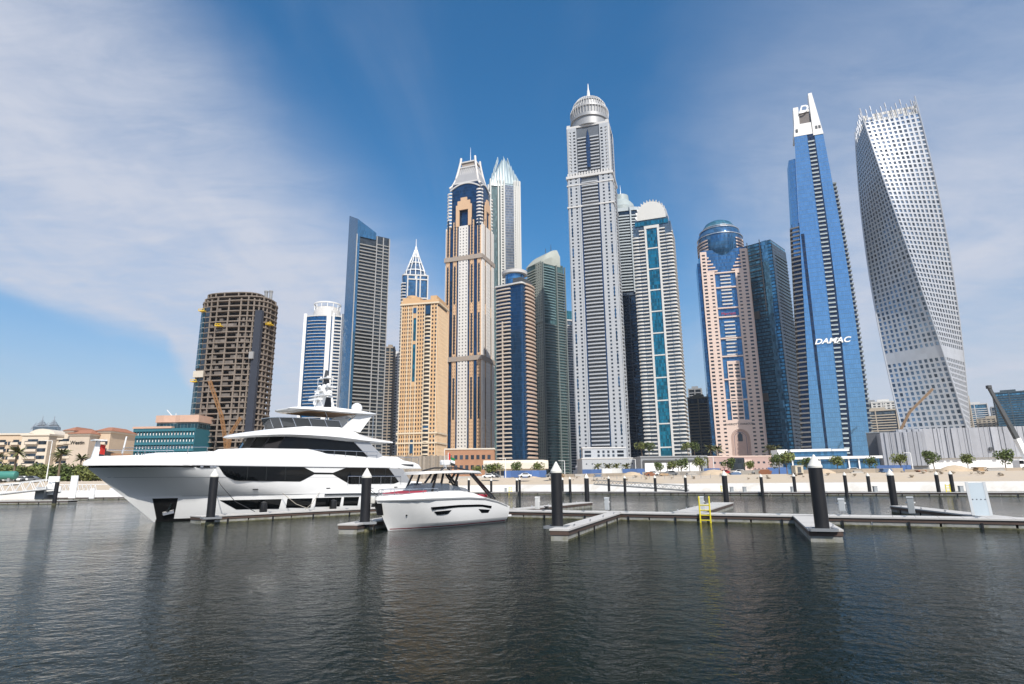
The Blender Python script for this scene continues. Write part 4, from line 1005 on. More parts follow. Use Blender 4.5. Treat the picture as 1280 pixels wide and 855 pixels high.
# -- round-fronted blue and white tower
def roundblue():
    Y = 640; T = Tower('round_crowned_skyscraper', 'white edged blue glass skyscraper with a curved front and a white crown ring', 399, 570, Y, 4)
    W = 40; D = 28; FH = 3.55
    g = GM('deep_blue_glass', (.01, .055, .15)); z1 = T.zt(402, 396); zc = T.zt(402, 382)
    fr = [(-W / 2 + W * i / 12, -D / 2 - 5 * (1 - (2 * i / 12 - 1) ** 2)) for i in range(13)]
    poly = fr + [(W / 2, D / 2), (-W / 2, D / 2)]
    b = MB(); b.prism(poly, 0, z1 - 4); T.part(b, 'core', GM('round_blue_glass', (.015, .10, .24), .55, floor=3.55, mull=1.4, var=.3))
    n = int((z1 - 12) / FH)
    me = None
    for j in range(n):
        z = 8 + j * FH
        if me is None:
            b = MB(); seg = [p for p in fr if -.44 * W < p[0] < .12 * W]; b.loft([[(x, y - .9, 0), (x, y + .3, 0), (x, y + .3, .55), (x, y - .9, .55)] for x, y in seg]); me = b.mesh('balcony', white, recalc=True)
            b = MB(); seg = [p for p in fr if .2 * W < p[0]]; b.loft([[(x, y - .9, 0), (x, y + .3, 0), (x, y + .3, 1.5), (x, y - .9, 1.5)] for x, y in seg]); me2 = b.mesh('balcony', white, recalc=True)
        inst(me, 'balcony', T.root, (0, 0, z)); inst(me2, 'side_balcony', T.root, (0, 0, z))
    def fy(x): return -D / 2 - 5 * (1 - (2 * x / W) ** 2)
    b = MB()
    for x, wd in ((-.49 * W, 1.5), (.155 * W, 2.3), (.27 * W, 1.1), (.49 * W, 1.4)): b.box(x - wd, x + wd, fy(x) - 1.7, fy(x) + 4, 0, z1 - 1 if abs(x) > 10 else z1 + 2)
    T.part(b, 'pier', white_paint)
    b = MB(); b.prism([(x * 1.02, y * 1.03) for x, y in poly], z1 - 4.5, z1 - 3); T.part(b, 'cornice', white)
    h = zc - z1
    b = MB(); b.lathe([(14.5, z1 - 3), (14, z1 + h * .3), (12.6, z1 + h * .55), (12.6, z1 + h * .6), (10, z1 + h * .7)], 28, (0, -3)); T.part(b, 'crown_drum', white, smooth=30)
    b = MB(); b.lathe([(13.4, zc - 1.4), (14.6, zc - 1.4), (14.6, zc), (13.4, zc)], 28, (0, -3), cap=False)
    for i in range(14): a = 2 * PI * i / 14; b.bar((13.6 * math.cos(a), -3 + 13.6 * math.sin(a), z1 + h * .35), (14 * math.cos(a), -3 + 14 * math.sin(a), zc - 1), .7)
    T.part(b, 'crown_ring', white_paint)
    T.emit()
roundblue()

# -- unfinished tower on the left
def constr():
    Y = 430; T = Tower('unfinished_tower', 'unfinished concrete tower with open floors and dark glass on its rounded left end', 284, 565, Y, -6)
    a_, b_ = wpx(237, 333, 560, Y) * .485, 15.5; FH = 3.75
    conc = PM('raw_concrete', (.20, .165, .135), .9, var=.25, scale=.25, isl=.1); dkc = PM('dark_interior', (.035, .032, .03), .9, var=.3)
    zr = T.zt(297, 383); zt = T.zt(295, 372)
    def sup(t, k=1.0): 
        c, s_ = math.cos(t), math.sin(t); e = 2 / 3.0
        return (k * a_ * abs(c) ** e * (1 if c > 0 else -1), k * b_ * abs(s_) ** e * (1 if s_ > 0 else -1))
    N = 64; ring = [sup(2 * PI * i / N) for i in range(N)]
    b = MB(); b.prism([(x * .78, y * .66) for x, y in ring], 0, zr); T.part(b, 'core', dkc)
    n = int(zr / FH); FH = zr / n
    sl = MB(); sl.prism(ring, -.4, .25); sl.prism([(x * .995, y * .99) for x, y in ring], .25, .42); me = sl.mesh('floor_slab', conc)
    for j in range(1, n + 1): inst(me, 'floor_slab', T.root, (0, 0, j * FH))
    # edge beam upstand on every floor
    for k in range(30):
        t = 2 * PI * (k + .5) / 30; x, y = sup(t, .965)
        b = MB(); b.box(x - .45, x + .45, y - .45, y + .45, 0, zr + (1.5 if k % 3 else 3.0)); T.part(b, 'column', conc)
    # infill block walls, some storeys already closed
    rnd = random.Random(3); nb = 0; more = []
    for j in range(n):
        for k in range(44):
            t0 = PI + 2 * PI * k / 88; 
            if rnd.random() < (.40 if j < n - 3 else .02):
                p, q = sup(t0, .93), sup(t0 + 2 * PI / 88, .93); inf = MB(); inf.hexa([(p[0], p[1], j * FH + .42), (q[0], q[1], j * FH + .42), (q[0] * .96, q[1] * .96, j * FH + .42), (p[0] * .96, p[1] * .96, j * FH + .42)], [(p[0], p[1], j * FH + 2.2 + rnd.random()), (q[0], q[1], j * FH + 2.6), (q[0] * .96, q[1] * .96, j * FH + 2.6), (p[0] * .96, p[1] * .96, j * FH + 2.6)]); nb += 1; (T.part(inf, 'block_wall', PM('block_wall', (.15, .13, .115), .9, isl=.4)) if nb <= 95 else more.append(inf))
    allw = MB()
    for q in more:
        k = len(allw.v); allw.v += q.v; allw.f += [tuple(i + k for i in f) for f in q.f]; allw.mi += q.mi
    tag(T.part(allw, 'block_wall', MATS['block_wall']), kind='stuff')
    gl = GM('dark_teal_glass', (.02, .07, .095), .5, floor=FH, mull=2.4, var=.4, line=.16, lcol=(.22, .24, .24))
    for lo, hi, t0, t1 in ((0, zr * .30, 150, 252), (zr * .30 + .6, zr * .56, 150, 234), (zr * .62, zr - FH * 1.2, 150, 232)):
        rr = [sup(R(t0 + (t1 - t0) * i / 14), 1.012) for i in range(15)]
        b = MB(); b.loft([[(x, y, lo), (x, y, hi), (x * .985, y * .985, hi), (x * .985, y * .985, lo)] for x, y in rr]); T.part(b, 'glass_skin', gl)
    # a second narrow band of framed windows beside the skin
    for j in range(2, n - 1):
        rr = [sup(R(236 + 9 * i / 3), 1.005) for i in range(4)]; b = MB(); b.loft([[(x, y, j * FH + .5), (x, y, (j + 1) * FH - .5), (x * .985, y * .985, (j + 1) * FH - .5), (x * .985, y * .985, j * FH + .5)] for x, y in rr]); T.part(b, 'window', win_dark)
    b = MB(); x, y = sup(R(322), 1.0); b.box(x - 2.6, x + 2.6, y - 3.4, y - .6, 0, zr - 8); T.part(b, 'hoist_mast', PM('hoist_dark', (.03, .035, .05), .6))
    b = MB(); b.box(x - 3.6, x - .5, y - 4.9, y - 3.42, zr * .66, zr * .66 + 5); T.part(b, 'hoist_car', PM('hoist_grey', (.3, .3, .3)))
    b = MB(); b.prism([(x * .94, y * .92) for x, y in ring], zr + 3.0, zr + 3.8); b.prism([(x * .8 - 3, y * .8) for x, y in ring], zr + 6.6, zt + .4); T.part(b, 'roof_slab', conc)
    for k in range(22):
        t = 2 * PI * (k + .3) / 22; x, y = sup(t, .78); b = MB(); b.box(x - 3.4, x - 2.6, y - .4, y + .4, zr + 3.8, zr + 6.6); T.part(b, 'roof_column', conc)
    for xx in (.72, .86): b = MB(); b.lathe([(1.2, zr + 3), (1.2, zr + 10), (1.5, zr + 10), (1.5, zr + 11)], 10, (a_ * xx, 0)); T.part(b, 'roof_vent', midgrey)
    yel = PM('safety_yellow', (.75, .50, .02), .5)
    for u_, v_, dx in ((252, 395, 0), (278, 415, 0), (335, 410, 0), (242, 481, 0)):
        z = T.zt(u_, v_); xx = (at(u_, v_, Y - 14).x - T.X) * .98; k = min(.99, abs(xx) / a_); y = -b_ * (1 - k ** 3) ** (1 / 3)
        b = MB(); b.box(xx - 2.2, xx + 2.2, y - 3.2, y + 1.5, z, z + .5)
        for q in (-2.1, 0, 2.1): b.bar((xx + q, y - 3.1, z), (xx + q, y - 3.1, z + 1.6), .25)
        b.bar((xx - 2.2, y - 3.1, z + 1.5), (xx + 2.2, y - 3.1, z + 1.5), .3); T.part(b, 'work_platform', yel)
    b = MB(); b.fbox((0, -b_ - .35, 0), -a_ * .80, -a_ * .52, -.5, .4, zr * .565, zr * .60); T.part(b, 'tarpaulin', PM('tarp', (.55, .50, .42), .8))
    T.emit()
constr()

# -- small far towers that fill the gaps
FG = 'small far towers'
slim('white_balcony_tower', 'white balcony tower low between the slant topped and the yellow skyscraper', 490, 760, 24, 20, 8, 444, white, grey_g, None, bands=False, n=6)
slim('brown_slab_tower', 'brown banded slab tower low behind the slant topped skyscraper', 483, 700, 10, 18, 8, 436, PM('brown_band', (.30, .25, .2), .7), grey_g, None)
slim('brown_balcony_tower', 'brown balcony tower with dark glass sides at the foot of the fan roofed skyscraper', 880, 700, 22, 20, -24, 498, PM('olive_band', (.24, .22, .17), .7), grey_g, None)
slim('grey_cube_topped_tower', 'grey tower with a dark boxy head, half hidden at right of the fan roofed skyscraper', 876, 800, 16, 16, -20, 487, midgrey, GM('smoke_glass', (.05, .065, .08)), None)
slim('cream_ringed_tower', 'slim cream balcony tower between the teal blue glass tower and the tapering blue one', 1005, 700, 20, 18, -18, 478, PM('warm_white', (.70, .67, .60)), grey_g, None)
slim('tan_stepped_tower', 'tan office tower with a dark glass corner, right of the tapering blue skyscraper', 1103, 820, 48, 28, -30, 514, PM('tan_render', (.42, .37, .30), .7), grey_g, None, n=8)
slim('dark_headed_tower', 'dark headed slab tower right behind the tan office tower', 1097, 900, 30, 24, -30, 504, midgrey, GM('smoke_glass', (.05, .065, .08)), None, bands=False, n=6)
slim('peaked_white_tower', 'white ribbed tower with a peaked top, nearest left of the twisted skyscraper', 1115, 880, 30, 22, -30, 503, PM('warm_white', (.70, .67, .60)), grey_g, None, bands=False, n=5)
slim('low_blue_tower', 'low dark blue glass tower against the left foot of the twisted skyscraper', 1133, 900, 18, 18, -30, 524, PM('dark_blue_band', (.05, .08, .10)), grey_g, None)
slim('beige_far_tower', 'beige far tower touching the right foot of the twisted skyscraper', 1213, 900, 22, 22, -34, 497, PM('tan_render', (.42, .37, .30)), grey_g, None, bands=False, n=4)
slim('blue_far_tower', 'blue and white far office tower seen above the ribbed hall', 1230, 1000, 34, 26, -34, 506, white, GM('pale_blue_glass', (.10, .26, .40)), None)
slim('blue_glass_edge_tower', 'blue glass tower at the right edge of the skyline, behind the crane boom', 1277, 900, 36, 26, -36, 491, PM('dark_blue_band', (.05, .08, .10)), GM('block_blue_glass', (.05, .17, .29)), None)
slim('grey_far_tower', 'grey far tower left of the blue glass edge tower', 1262, 1000, 22, 22, -36, 509, midgrey, grey_g, None)
slim('sandy_far_block', 'sandy low far block behind the crane boom', 1254, 950, 46, 22, -36, 523, PM('tan_render', (.42, .37, .30)), grey_g, None, bands=False, n=8)

# ================================================================== THE BIG YACHT
gelcoat = PM('white_gelcoat', (.80, .80, .79), .18, var=.02, scale=.2, coat=.4)
yglass = PM('yacht_glass', (.004, .005, .006), .03, var=.1, spec=.28)
teak = PM('teak', (.30, .17, .08), .6, var=.2, scale=1.5, stretch=(.3, 6, 1))
chrome = PM('polished_steel', (.62, .63, .65), .18, metal=1.0, var=.03)
blk = PM('black_trim', (.010, .010, .011), .35, var=.1)
STEM = gz(192, 652.5)
def lerp(x, pts):
    if x <= pts[0][0]: return pts[0][1]
    for (a, b), (c, d) in zip(pts[:-1], pts[1:]):
        if x <= c: return b + (d - b) * (x - a) / (c - a)
    return pts[-1][1]
def yacht():
    T = thing('motor_yacht', 'large white three deck motor yacht with dark window bands, moored along the dock', 'yacht', (STEM.x, STEM.y, 0), R(50))
    S1 = 30.0
    def s0(z): return lerp(z, [(-1, 1.2), (0, 0), (2.3, -2.75), (4.4, -5.35), (4.7, -5.55)])
    def beam(z): return lerp(z, [(-1, 2.9), (0, 3.4), (1.0, 3.6), (2.1, 3.7), (4.7, 3.74)])
    def ent(z): return lerp(z, [(-1, 14), (0, 13.5), (2.05, 15.5), (2.2, 14.5), (3.7, 10.5), (4.7, 7.8)])
    def pw(z): return lerp(z, [(0, 1.5), (2.05, 1.55), (2.2, 1.62), (3.62, 2.2), (3.74, 2.3), (4.7, 2.8)])
    def hb(s, z):
        q = s - s0(z)
        if q <= 0: return .02
        e = ent(z); f = 1 - (1 - q / e) ** pw(z) if q < e else 1
        k = 1 - .07 * max(0, (s - 18) / 12) ** 2
        return max(.02, beam(z) * f * k)
    def ztop(s): return lerp(s, [(-6, 4.44), (2.2, 4.5), (3.0, 4.66), (22.4, 4.58), (24.6, 2.95), (27.2, 2.7), (29.0, 1.9), (30.2, .95)])
    # hull shell: two sides and the deck lid
    lev = [-.9, -.2, .35, .9, 1.5, 2.05, 2.2, 2.9, 3.62, 3.74, 4.2, 4.7]
    ts = [0, .012, .03, .06, .1, .14, .19, .25, .31, .38, .45, .52, .6, .68, .76, .84, .875, .91, .95, 1]
    b = MB()
    for sg in (-1, 1):
        grid = []
        for t in ts:
            col = []
            for i, z in enumerate(lev):
                s = s0(z) + (S1 - s0(z)) * t
                zz = min(z, ztop(s) - .02 * (len(lev) - 1 - i))
                ins = .05 if z in (2.2,) else 0
                col.append((s0(zz) + (S1 - s0(zz)) * t if t < .3 else s, sg * max(.02, hb(s, min(z, 4.7)) - ins), zz))
            grid.append(col)
        for i in range(len(ts) - 1):
            for j in range(len(lev) - 1):
                q = [grid[i][j], grid[i + 1][j], grid[i + 1][j + 1], grid[i][j + 1]]
                b.face(q if sg < 0 else q[::-1])
        if sg < 0: left = [g[-1] for g in grid]; tl = [g for g in grid[-1]]
        else: right = [g[-1] for g in grid]; tr = [g for g in grid[-1]]
    for i in range(len(ts) - 1): b.face([left[i], left[i + 1], right[i + 1], right[i]])
    b.face(tl + tr[::-1])
    hull = b.build('hull', gelcoat, T, smooth=28, recalc=False)
    me = hull.data; bm = bmesh.new(); bm.from_mesh(me); bmesh.ops.remove_doubles(bm, verts=bm.verts, dist=.004); bmesh.ops.recalc_face_normals(bm, faces=bm.faces); bm.to_mesh(me); bm.free()
    me.polygons.foreach_set('use_smooth', [True] * len(me.polygons)); me.set_sharp_from_angle(angle=R(28))
    def patch(name, top, bot, mat, off=.03, n=16, sides=(-1, 1), thick=.06, parent=None):
        """top and bottom outlines [(s,z)...] joined into a plate lying on the hull"""
        for sg in sides:
            bb = MB(); smin = min(top[0][0], bot[0][0]); smax = max(top[-1][0], bot[-1][0])
            def walk(pl, t):
                L = [0]
                for p, q in zip(pl[:-1], pl[1:]): L.append(L[-1] + math.dist(p, q))
                d = t * L[-1]
                for i in range(len(pl) - 1):
                    if d <= L[i + 1] + 1e-9:
                        k = (d - L[i]) / max(1e-9, L[i + 1] - L[i]); return (pl[i][0] + (pl[i + 1][0] - pl[i][0]) * k, pl[i][1] + (pl[i + 1][1] - pl[i][1]) * k)
                return pl[-1]
            rings = []
            for i in range(n + 1):
                a = walk(top, i / n); c = walk(bot, i / n); ring = []
                m_ = 4
                for k in range(m_ + 1):
                    s = a[0] + (c[0] - a[0]) * k / m_; z = a[1] + (c[1] - a[1]) * k / m_; ring.append((s, sg * (hb(s, z) + off), z))
                for k in range(m_, -1, -1):
                    s = a[0] + (c[0] - a[0]) * k / m_; z = a[1] + (c[1] - a[1]) * k / m_; ring.append((s, sg * (max(.02, hb(s, z)) + off - thick), z))
                rings.append(ring)
            bb.loft(rings); bb.build(name, mat, parent or T)
    patch('bow_band', [(-5.3, 4.68), (2.6, 4.72)], [(-5.2, 4.42), (2.6, 4.46)], blk, .02)
    patch('main_window', [(3.25, 4.72), (7, 4.74), (11.2, 4.74), (12.75, 4.10)], [(3.3, 4.6), (4.0, 3.75), (5.0, 3.36), (11.3, 3.24), (12.75, 3.95)], yglass, .02, 24)
    patch('window_link', [(12.7, 4.12), (14.9, 4.10)], [(12.7, 3.94), (14.9, 3.93)], yglass, .021, 3)
    patch('dark_deck_opening', [(14.85, 4.1), (16.5, 4.66), (21.8, 4.62), (23.6, 3.4)], [(14.85, 3.93), (16.9, 2.95), (22.8, 2.95), (23.6, 3.2)], yglass, .02, 20)  # dark plate painted for the shade inside the open side deck
    patch('wing_panel', [(21.9, 4.6), (23.9, 4.55)], [(23.4, 3.15), (25.2, 3.05)], PM('silver_paint', (.42, .43, .45), .3, metal=.3, var=.03), .045, 4)
    for a0, a1 in ((4.45, 9.7), (10.25, 12.75), (13.15, 16.05), (16.35, 18.2)):
        patch('hull_window', [(a0, 1.68), (a1, 1.66)], [(a0 + (1.5 if a0 < 5 else 0), .84), (a1 - .1, .78)], yglass, .02, 8)
    for a0 in (20.3, 21.6): patch('porthole', [(a0, 1.66), (a0 + .8, 1.66)], [(a0 + .04, .98), (a0 + .76, .98)], yglass, .02, 3)
    patch('rubbing_strake', [(14.0, 2.06), (27.0, 1.95)], [(14.0, 1.9), (27.0, 1.78)], chrome, .12, 20, thick=.2)
    patch('boot_stripe', [(.1, .22), (29.8, .2)], [(.1, -.1), (29.8, -.12)], blk, .015, 40)
    seam = PM('seam_grey', (.30, .31, .33), .4)
    patch('hull_seam', [(-4.0, 3.70), (16, 3.66)], [(-4.0, 3.675), (16, 3.635)], seam, .004, 40)
    patch('hull_seam', [(1.5, 2.13), (26, 2.03)], [(1.5, 2.105), (26, 2.005)], seam, .004, 40)
    patch('bulwark_seam', [(-4.8, 4.66), (22, 4.66)], [(-4.8, 4.635), (22, 4.635)], PM('shadow_gap', (.06, .06, .065), .5), .085, 40)
    for q in (5.9, 7.7, 9.6): patch('window_mullion', [(q, 4.72), (q + .07, 4.72)], [(q + .02, 3.38), (q + .09, 3.38)], PM('window_frame_dark', (.014, .016, .016), .3), .03, 2)
    for q in (18.2, 19.9, 21.4): patch('window_mullion', [(q, 4.6), (q + .07, 4.6)], [(q, 3.0), (q + .07, 3.0)], MATS['window_frame_dark'], .03, 2)
    for q in (6.8, 14.2, 22.8, 24.6): patch('scupper', [(q, 2.62), (q + .45, 2.62)], [(q, 2.54), (q + .45, 2.54)], blk, .01, 2)
    patch('side_door', [(19.0, 2.55), (20.0, 2.55)], [(19.0, 2.50), (20.0, 2.50)], seam, .006, 2)
    # anchor pocket
    patch('anchor_pocket', [(-.55, 1.95), (1.25, 1.95)], [(.18, .12), (1.35, .12)], blk, .02, 6)
    for sg in (-1,):
        bb = MB(); y = sg * (hb(.7, .7) + .1); bb.bar((.45, sg * (hb(.45, .62) + .1), .62), (1.2, sg * (hb(1.2, .8) + .1), .8), .18, .22); bb.bar((.75, sg * (hb(.75, .7) + .1), .7), (.85, sg * (hb(.85, 1.5) + .1), 1.5), .12); bb.build('anchor', chrome, T)
    # bulwark and foredeck
    zb = [(-5.7, 4.9), (-5.4, 5.12), (-4.9, 5.35), (2.4, 5.62), (3.2, 6.05), (5.8, 6.24), (11.9, 6.36), (13.2, 6.15), (15.0, 5.72), (20.1, 5.56), (21.1, 5.9), (23.1, 5.88), (24.0, 5.5), (25.8, 5.28), (26.5, 5.05), (26.8, 4.75)]
    ss = sorted(set([-5.7 + .15 * i for i in range(8)] + [p[0] for p in zb] + [-4 + i * 1.0 for i in range(31) if -4 + i < 26.7]))
    rings = []
    for s in ss:
        h = hb(s, 4.7) + .07 if s > -5.45 else .05 + .3 * (s + 5.7); z = lerp(s, zb); zd = max(4.85, min(z - .25, 5.25 if s < 3 else 5.6)) ; k = .10 if s > -4 else .02
        if s > 24.5: h *= 1 - .02 * (s - 24.5)
        o = min(.16, h * .5)
        zl = 4.62 if s < 24 else 4.62 - .0 * s
        rings.append([(s, -h, zl), (s, -h - .03, zl + (z - zl) * .35), (s, -(h - k), z), (s, -(h - k - o), z), (s, -(h - k - o * 1.05), zd), (s, (h - k - o * 1.05), zd), (s, (h - k - o), z), (s, (h - k), z), (s, h + .03, zl + (z - zl) * .35), (s, h, zl)])
    bb = MB(); bb.loft(rings); bb.build('bulwark', gelcoat, T, smooth=35)
    # slot in the aft overhang
    bb = MB()
    for sg in (-1, 1): y = sg * (hb(24.8, 4.7) + .075); bb = MB(); bb.box(23.6, 25.4, min(y, y + sg * .04), max(y, y + sg * .04), 4.92, 5.08); bb.build('vent', blk, T)
    # upper deck house with raked screen
    def plan(k, s_n, s_a, hw): 
        pts = []
        for i in range(9):
            a = -PI / 2 + PI * i / 8; pts.append((s_n + 3.6 * (1 - math.cos(a)), hw * math.sin(a)))
        return [(x, y) for x, y in pts] + [(s_a, hw), (s_a, -hw)]
    P0 = plan(0, 6.5, 20.6, 3.12); P1 = plan(0, 7.7, 18.4, 3.0)
    bb = MB(); bb.hexa([(x, y, 5.6) for x, y in P0], [(x, y, 7.7) for x, y in P1]); bb.build('wheelhouse_glass', yglass, T, smooth=20)
    bb = MB()
    for i in (1, 2, 3, 5, 6, 7): bb = MB(); bb.bar((P0[i][0] - .02, P0[i][1] * 1.005, 5.7), (P1[i][0] - .02, P1[i][1] * 1.005, 7.6), .09, .07); bb.build('window_mullion', blk, T)
    bb = MB(); bb.hexa([(x - .15 if x < 9 else x, y * 1.04, 5.55) for x, y in P0], [(x - .1 if x < 9 else x, y * 1.04, 6.22 if x < 12 else 5.7) for x, y in P0]); bb.build('house_coaming', gelcoat, T, smooth=30)
    for sg in (-1, 1):
        bb = MB(); y = sg * 3.16; y2 = sg * 3.03; w_ = .08 * sg
        bb.hexa([(19.6, y, 5.7), (21.9, y, 5.6), (21.9, y + w_, 5.6), (19.6, y + w_, 5.7)], [(17.4, y2, 7.5), (19.4, y2, 7.5), (19.4, y2 + w_, 7.5), (17.4, y2 + w_, 7.5)]); bb.build('wing_panel', PM('silver_paint', (.42, .43, .45)), T)
    # sun deck body (brow)
    tops = [(5.5, 7.5), (6.4, 7.8), (8.6, 8.22), (12.1, 8.66), (15.9, 8.78), (17.2, 8.62), (18.5, 8.2), (20, 7.95), (22.7, 7.66)]
    bots = [(5.5, 7.4), (7, 7.42), (9.6, 7.52), (14, 7.46), (17, 7.32), (22.7, 7.36)]
    hwp = [(5.5, .5), (5.75, 1.3), (6.2, 2.0), (7.0, 2.7), (8.2, 3.2), (10, 3.48), (17, 3.52), (22.7, 3.35)]
    rings = []
    for s in [5.5, 5.6, 5.75, 6.0, 6.3, 6.8, 7.4, 8.2, 9.0, 10, 12, 14, 15.9, 16.6, 17.2, 17.8, 18.5, 19.2, 20, 21.5, 22.4, 22.7]:
        h = lerp(s, hwp); zt_, zb_ = lerp(s, tops), lerp(s, bots); g_ = min(.7, h * .3)
        rings.append([(s, -h + .5 * g_, zb_), (s, -h, zb_ + (zt_ - zb_) * .22), (s, -h + .12, zb_ + (zt_ - zb_) * .6), (s, -h + g_, zt_), (s, h - g_, zt_), (s, h - .12, zb_ + (zt_ - zb_) * .6), (s, h, zb_ + (zt_ - zb_) * .22), (s, h - .5 * g_, zb_)])
    bb = MB(); bb.loft(rings); bb.build('sun_deck', gelcoat, T, smooth=32)
    # sun deck wind screen in dark panels
    pts = [(16.4, -2.7), (14.6, -2.75), (12.8, -2.7), (11.2, -2.4), (10.2, -1.7), (9.7, -.8), (9.7, .8), (10.2, 1.7), (11.2, 2.4), (12.8, 2.7), (14.6, 2.75), (16.4, 2.7)]
    smoke = PM('smoked_panel', (.05, .055, .06), .06, var=.05)
    for p, q in zip(pts[:-1], pts[1:]):
        bb = MB(); z = 8.5 if p[0] < 11 else 8.6
        bb.hexa([(p[0], p[1], z), (q[0], q[1], z), (q[0] + .04, q[1] * .985, z), (p[0] + .04, p[1] * .985, z)], [(p[0] - .5, p[1], 9.42), (q[0] - .5, q[1], 9.42), (q[0] - .46, q[1] * .985, 9.42), (p[0] - .46, p[1] * .985, 9.42)]); bb.build('wind_screen', smoke, T)
        bb = MB(); bb.bar((p[0], p[1], z), (p[0] - .5, p[1], 9.5), .07); bb.build('screen_post', chrome, T)
    bb = MB(); bb.tube([(x - .5, y, 9.46) for x, y in pts], .04, 5); bb.build('screen_rail', chrome, T)
    # hard top
    rings = []
    for s, h, z0, z1 in ((10.9, 1.3, 10.42, 10.56), (11.2, 2.0, 10.36, 10.62), (12.2, 2.6, 10.32, 10.68), (15.5, 2.85, 10.32, 10.86), (18.5, 2.8, 10.36, 10.8), (21, 2.4, 10.46, 10.7), (21.7, 1.6, 10.52, 10.64)):
        rings.append([(s, -h, z0 + .1), (s, -h + .25, z1), (s, h - .25, z1), (s, h, z0 + .1), (s, h - .3, z0), (s, -h + .3, z0)])
    bb = MB(); bb.loft(rings); ht = bb.build('hard_top', gelcoat, T, smooth=35)
    bb = MB(); bb.loft([[(s, -h, z - .03), (s, h, z - .03), (s, h, z - .001), (s, -h, z - .001)] for s, h, z in ((12.6, 2.1, 10.32), (15.5, 2.4, 10.32), (18.2, 2.35, 10.355))]); bb.build('teak_lining', teak, ht)
    for sg in (-1, 1):
        bb = MB(); y = sg * 2.35; bb.hexa([(16.6, y, 8.72), (18.9, y, 8.45), (18.9, y - sg * .22, 8.45), (16.6, y - sg * .22, 8.72)], [(18.5, y * .95, 10.38), (20.6, y * .95, 10.46), (20.6, y * .95 - sg * .2, 10.46), (18.5, y * .95 - sg * .2, 10.38)]); bb.build('hard_top_leg', gelcoat, T)
        bb = MB(); bb.tube([(20.9, sg * 1.9, 7.8), (20.9, sg * 1.9, 10.5)], .05, 6); bb.build('pole', chrome, T)
        bb = MB(); bb.tube([(15.2, sg * 2.3, 8.7), (14.4, sg * 2.4, 10.35)], .06, 6); bb.build('pole', chrome, T)
    bb = MB(); bb.box(12.6, 13.6, -1.6, 1.6, 8.6, 9.55); bb.box(13.6, 15.6, -1.3, 1.3, 8.6, 9.2); bb.build('helm_console', darkgrey, T, bevel=.08)
    # mast
    bb = MB(); bb.hexa([(14.6, -.45, 10.7), (16.9, -.45, 10.7), (16.9, .45, 10.7), (14.6, .45, 10.7)], [(15.5, -.2, 13.6), (16.3, -.2, 13.6), (16.3, .2, 13.6), (15.5, .2, 13.6)]); mast = bb.build('mast', gelcoat, T, bevel=.05)
    bb = MB(); bb.hexa([(15.4, -.47, 10.9), (16.4, -.47, 10.9), (16.4, .47, 10.9), (15.4, .47, 10.9)], [(15.75, -.36, 12.2), (16.3, -.36, 12.2), (16.3, .36, 12.2), (15.75, .36, 12.2)]); bb.build('mast_vent', blk, mast)
    bb = MB(); bb.hexa([(15.5, -.16, 13.5), (16.2, -.16, 13.5), (16.2, .16, 13.5), (15.5, .16, 13.5)], [(15.7, -.1, 15.2), (16.0, -.1, 15.2), (16.0, .1, 15.2), (15.7, .1, 15.2)]); bb.build('mast_head', darkgrey, mast)
    for z, l, sdx in ((12.25, 1.5, -.5), (13.2, 1.15, .2), (14.2, .9, 0)):
        bb = MB(); bb.box(15.3 + sdx, 16.2 + sdx, -l, l, z, z + .1); bb.build('spreader', gelcoat, mast)
    for z, y, r in ((12.35, -1.1, .36), (12.35, 1.1, .36), (13.3, -.8, .24), (13.3, .8, .24), (14.3, -.65, .14), (14.3, .65, .14)):
        bb = MB(); bb.lathe([(r * .7, z), (r, z + r * .4)], 12, (15.6, y)); bb.sphere((15.6, y, z + r * .4), r, 12, 6, half=True); bb.build('satellite_dome', gelcoat, mast, smooth=40)
    bb = MB(); bb.box(14.4, 14.9, -.95, .95, 11.75, 11.95); bb.lathe([(.22, 11.3), (.22, 11.75)], 10, (14.65, 0)); bb.bar((14.65, 0, 11.35), (15.6, 0, 11.35), .3); bb.build('radar_scanner', gelcoat, mast)
    bb = MB(); bb.box(14.9, 15.3, -.7, .7, 12.75, 12.9); bb.build('radar_scanner', gelcoat, mast)
    for y, z0, z1 in ((-1.4, 12.3, 14.4), (1.4, 12.3, 14.4), (-.3, 15.1, 15.9), (.2, 15.1, 15.5)): bb = MB(); bb.tube([(15.7, y, z0), (15.7, y, z1)], .025, 5); bb.build('aerial', gelcoat, mast)
    for s_, y in ((11.8, -1.6), (13.4, -1.9)): bb = MB(); bb.tube([(s_, y, 10.6), (s_, y, 12.4)], .022, 5); bb.build('aerial', gelcoat, T)
    bb = MB(); bb.lathe([(.45, 10.6), (.45, 10.9), (.62, 11.05)], 16, (20.0, 0)); bb.sphere((20.0, 0, 11.35), .62, 18, 10); bb.build('radome', gelcoat, T, smooth=40)
    # rails
    def rail(pts, zs, name='rail', step=1.5, r=.032):
        bb = MB(); bb.tube(pts, r, 5)
        L = [0]
        for p, q in zip(pts[:-1], pts[1:]): L.append(L[-1] + math.dist(p, q))
        m_ = max(1, int(L[-1] / step))
        for i in range(m_ + 1):
            d = L[-1] * i / m_
            for k in range(len(pts) - 1):
                if d <= L[k + 1] + 1e-6:
                    t = (d - L[k]) / (L[k + 1] - L[k]); p = [pts[k][c] + (pts[k + 1][c] - pts[k][c]) * t for c in range(3)]
                    bb.tube([(p[0], p[1], zs(p[0])), p], r * .8, 5); break
        bb.build(name, chrome, T)
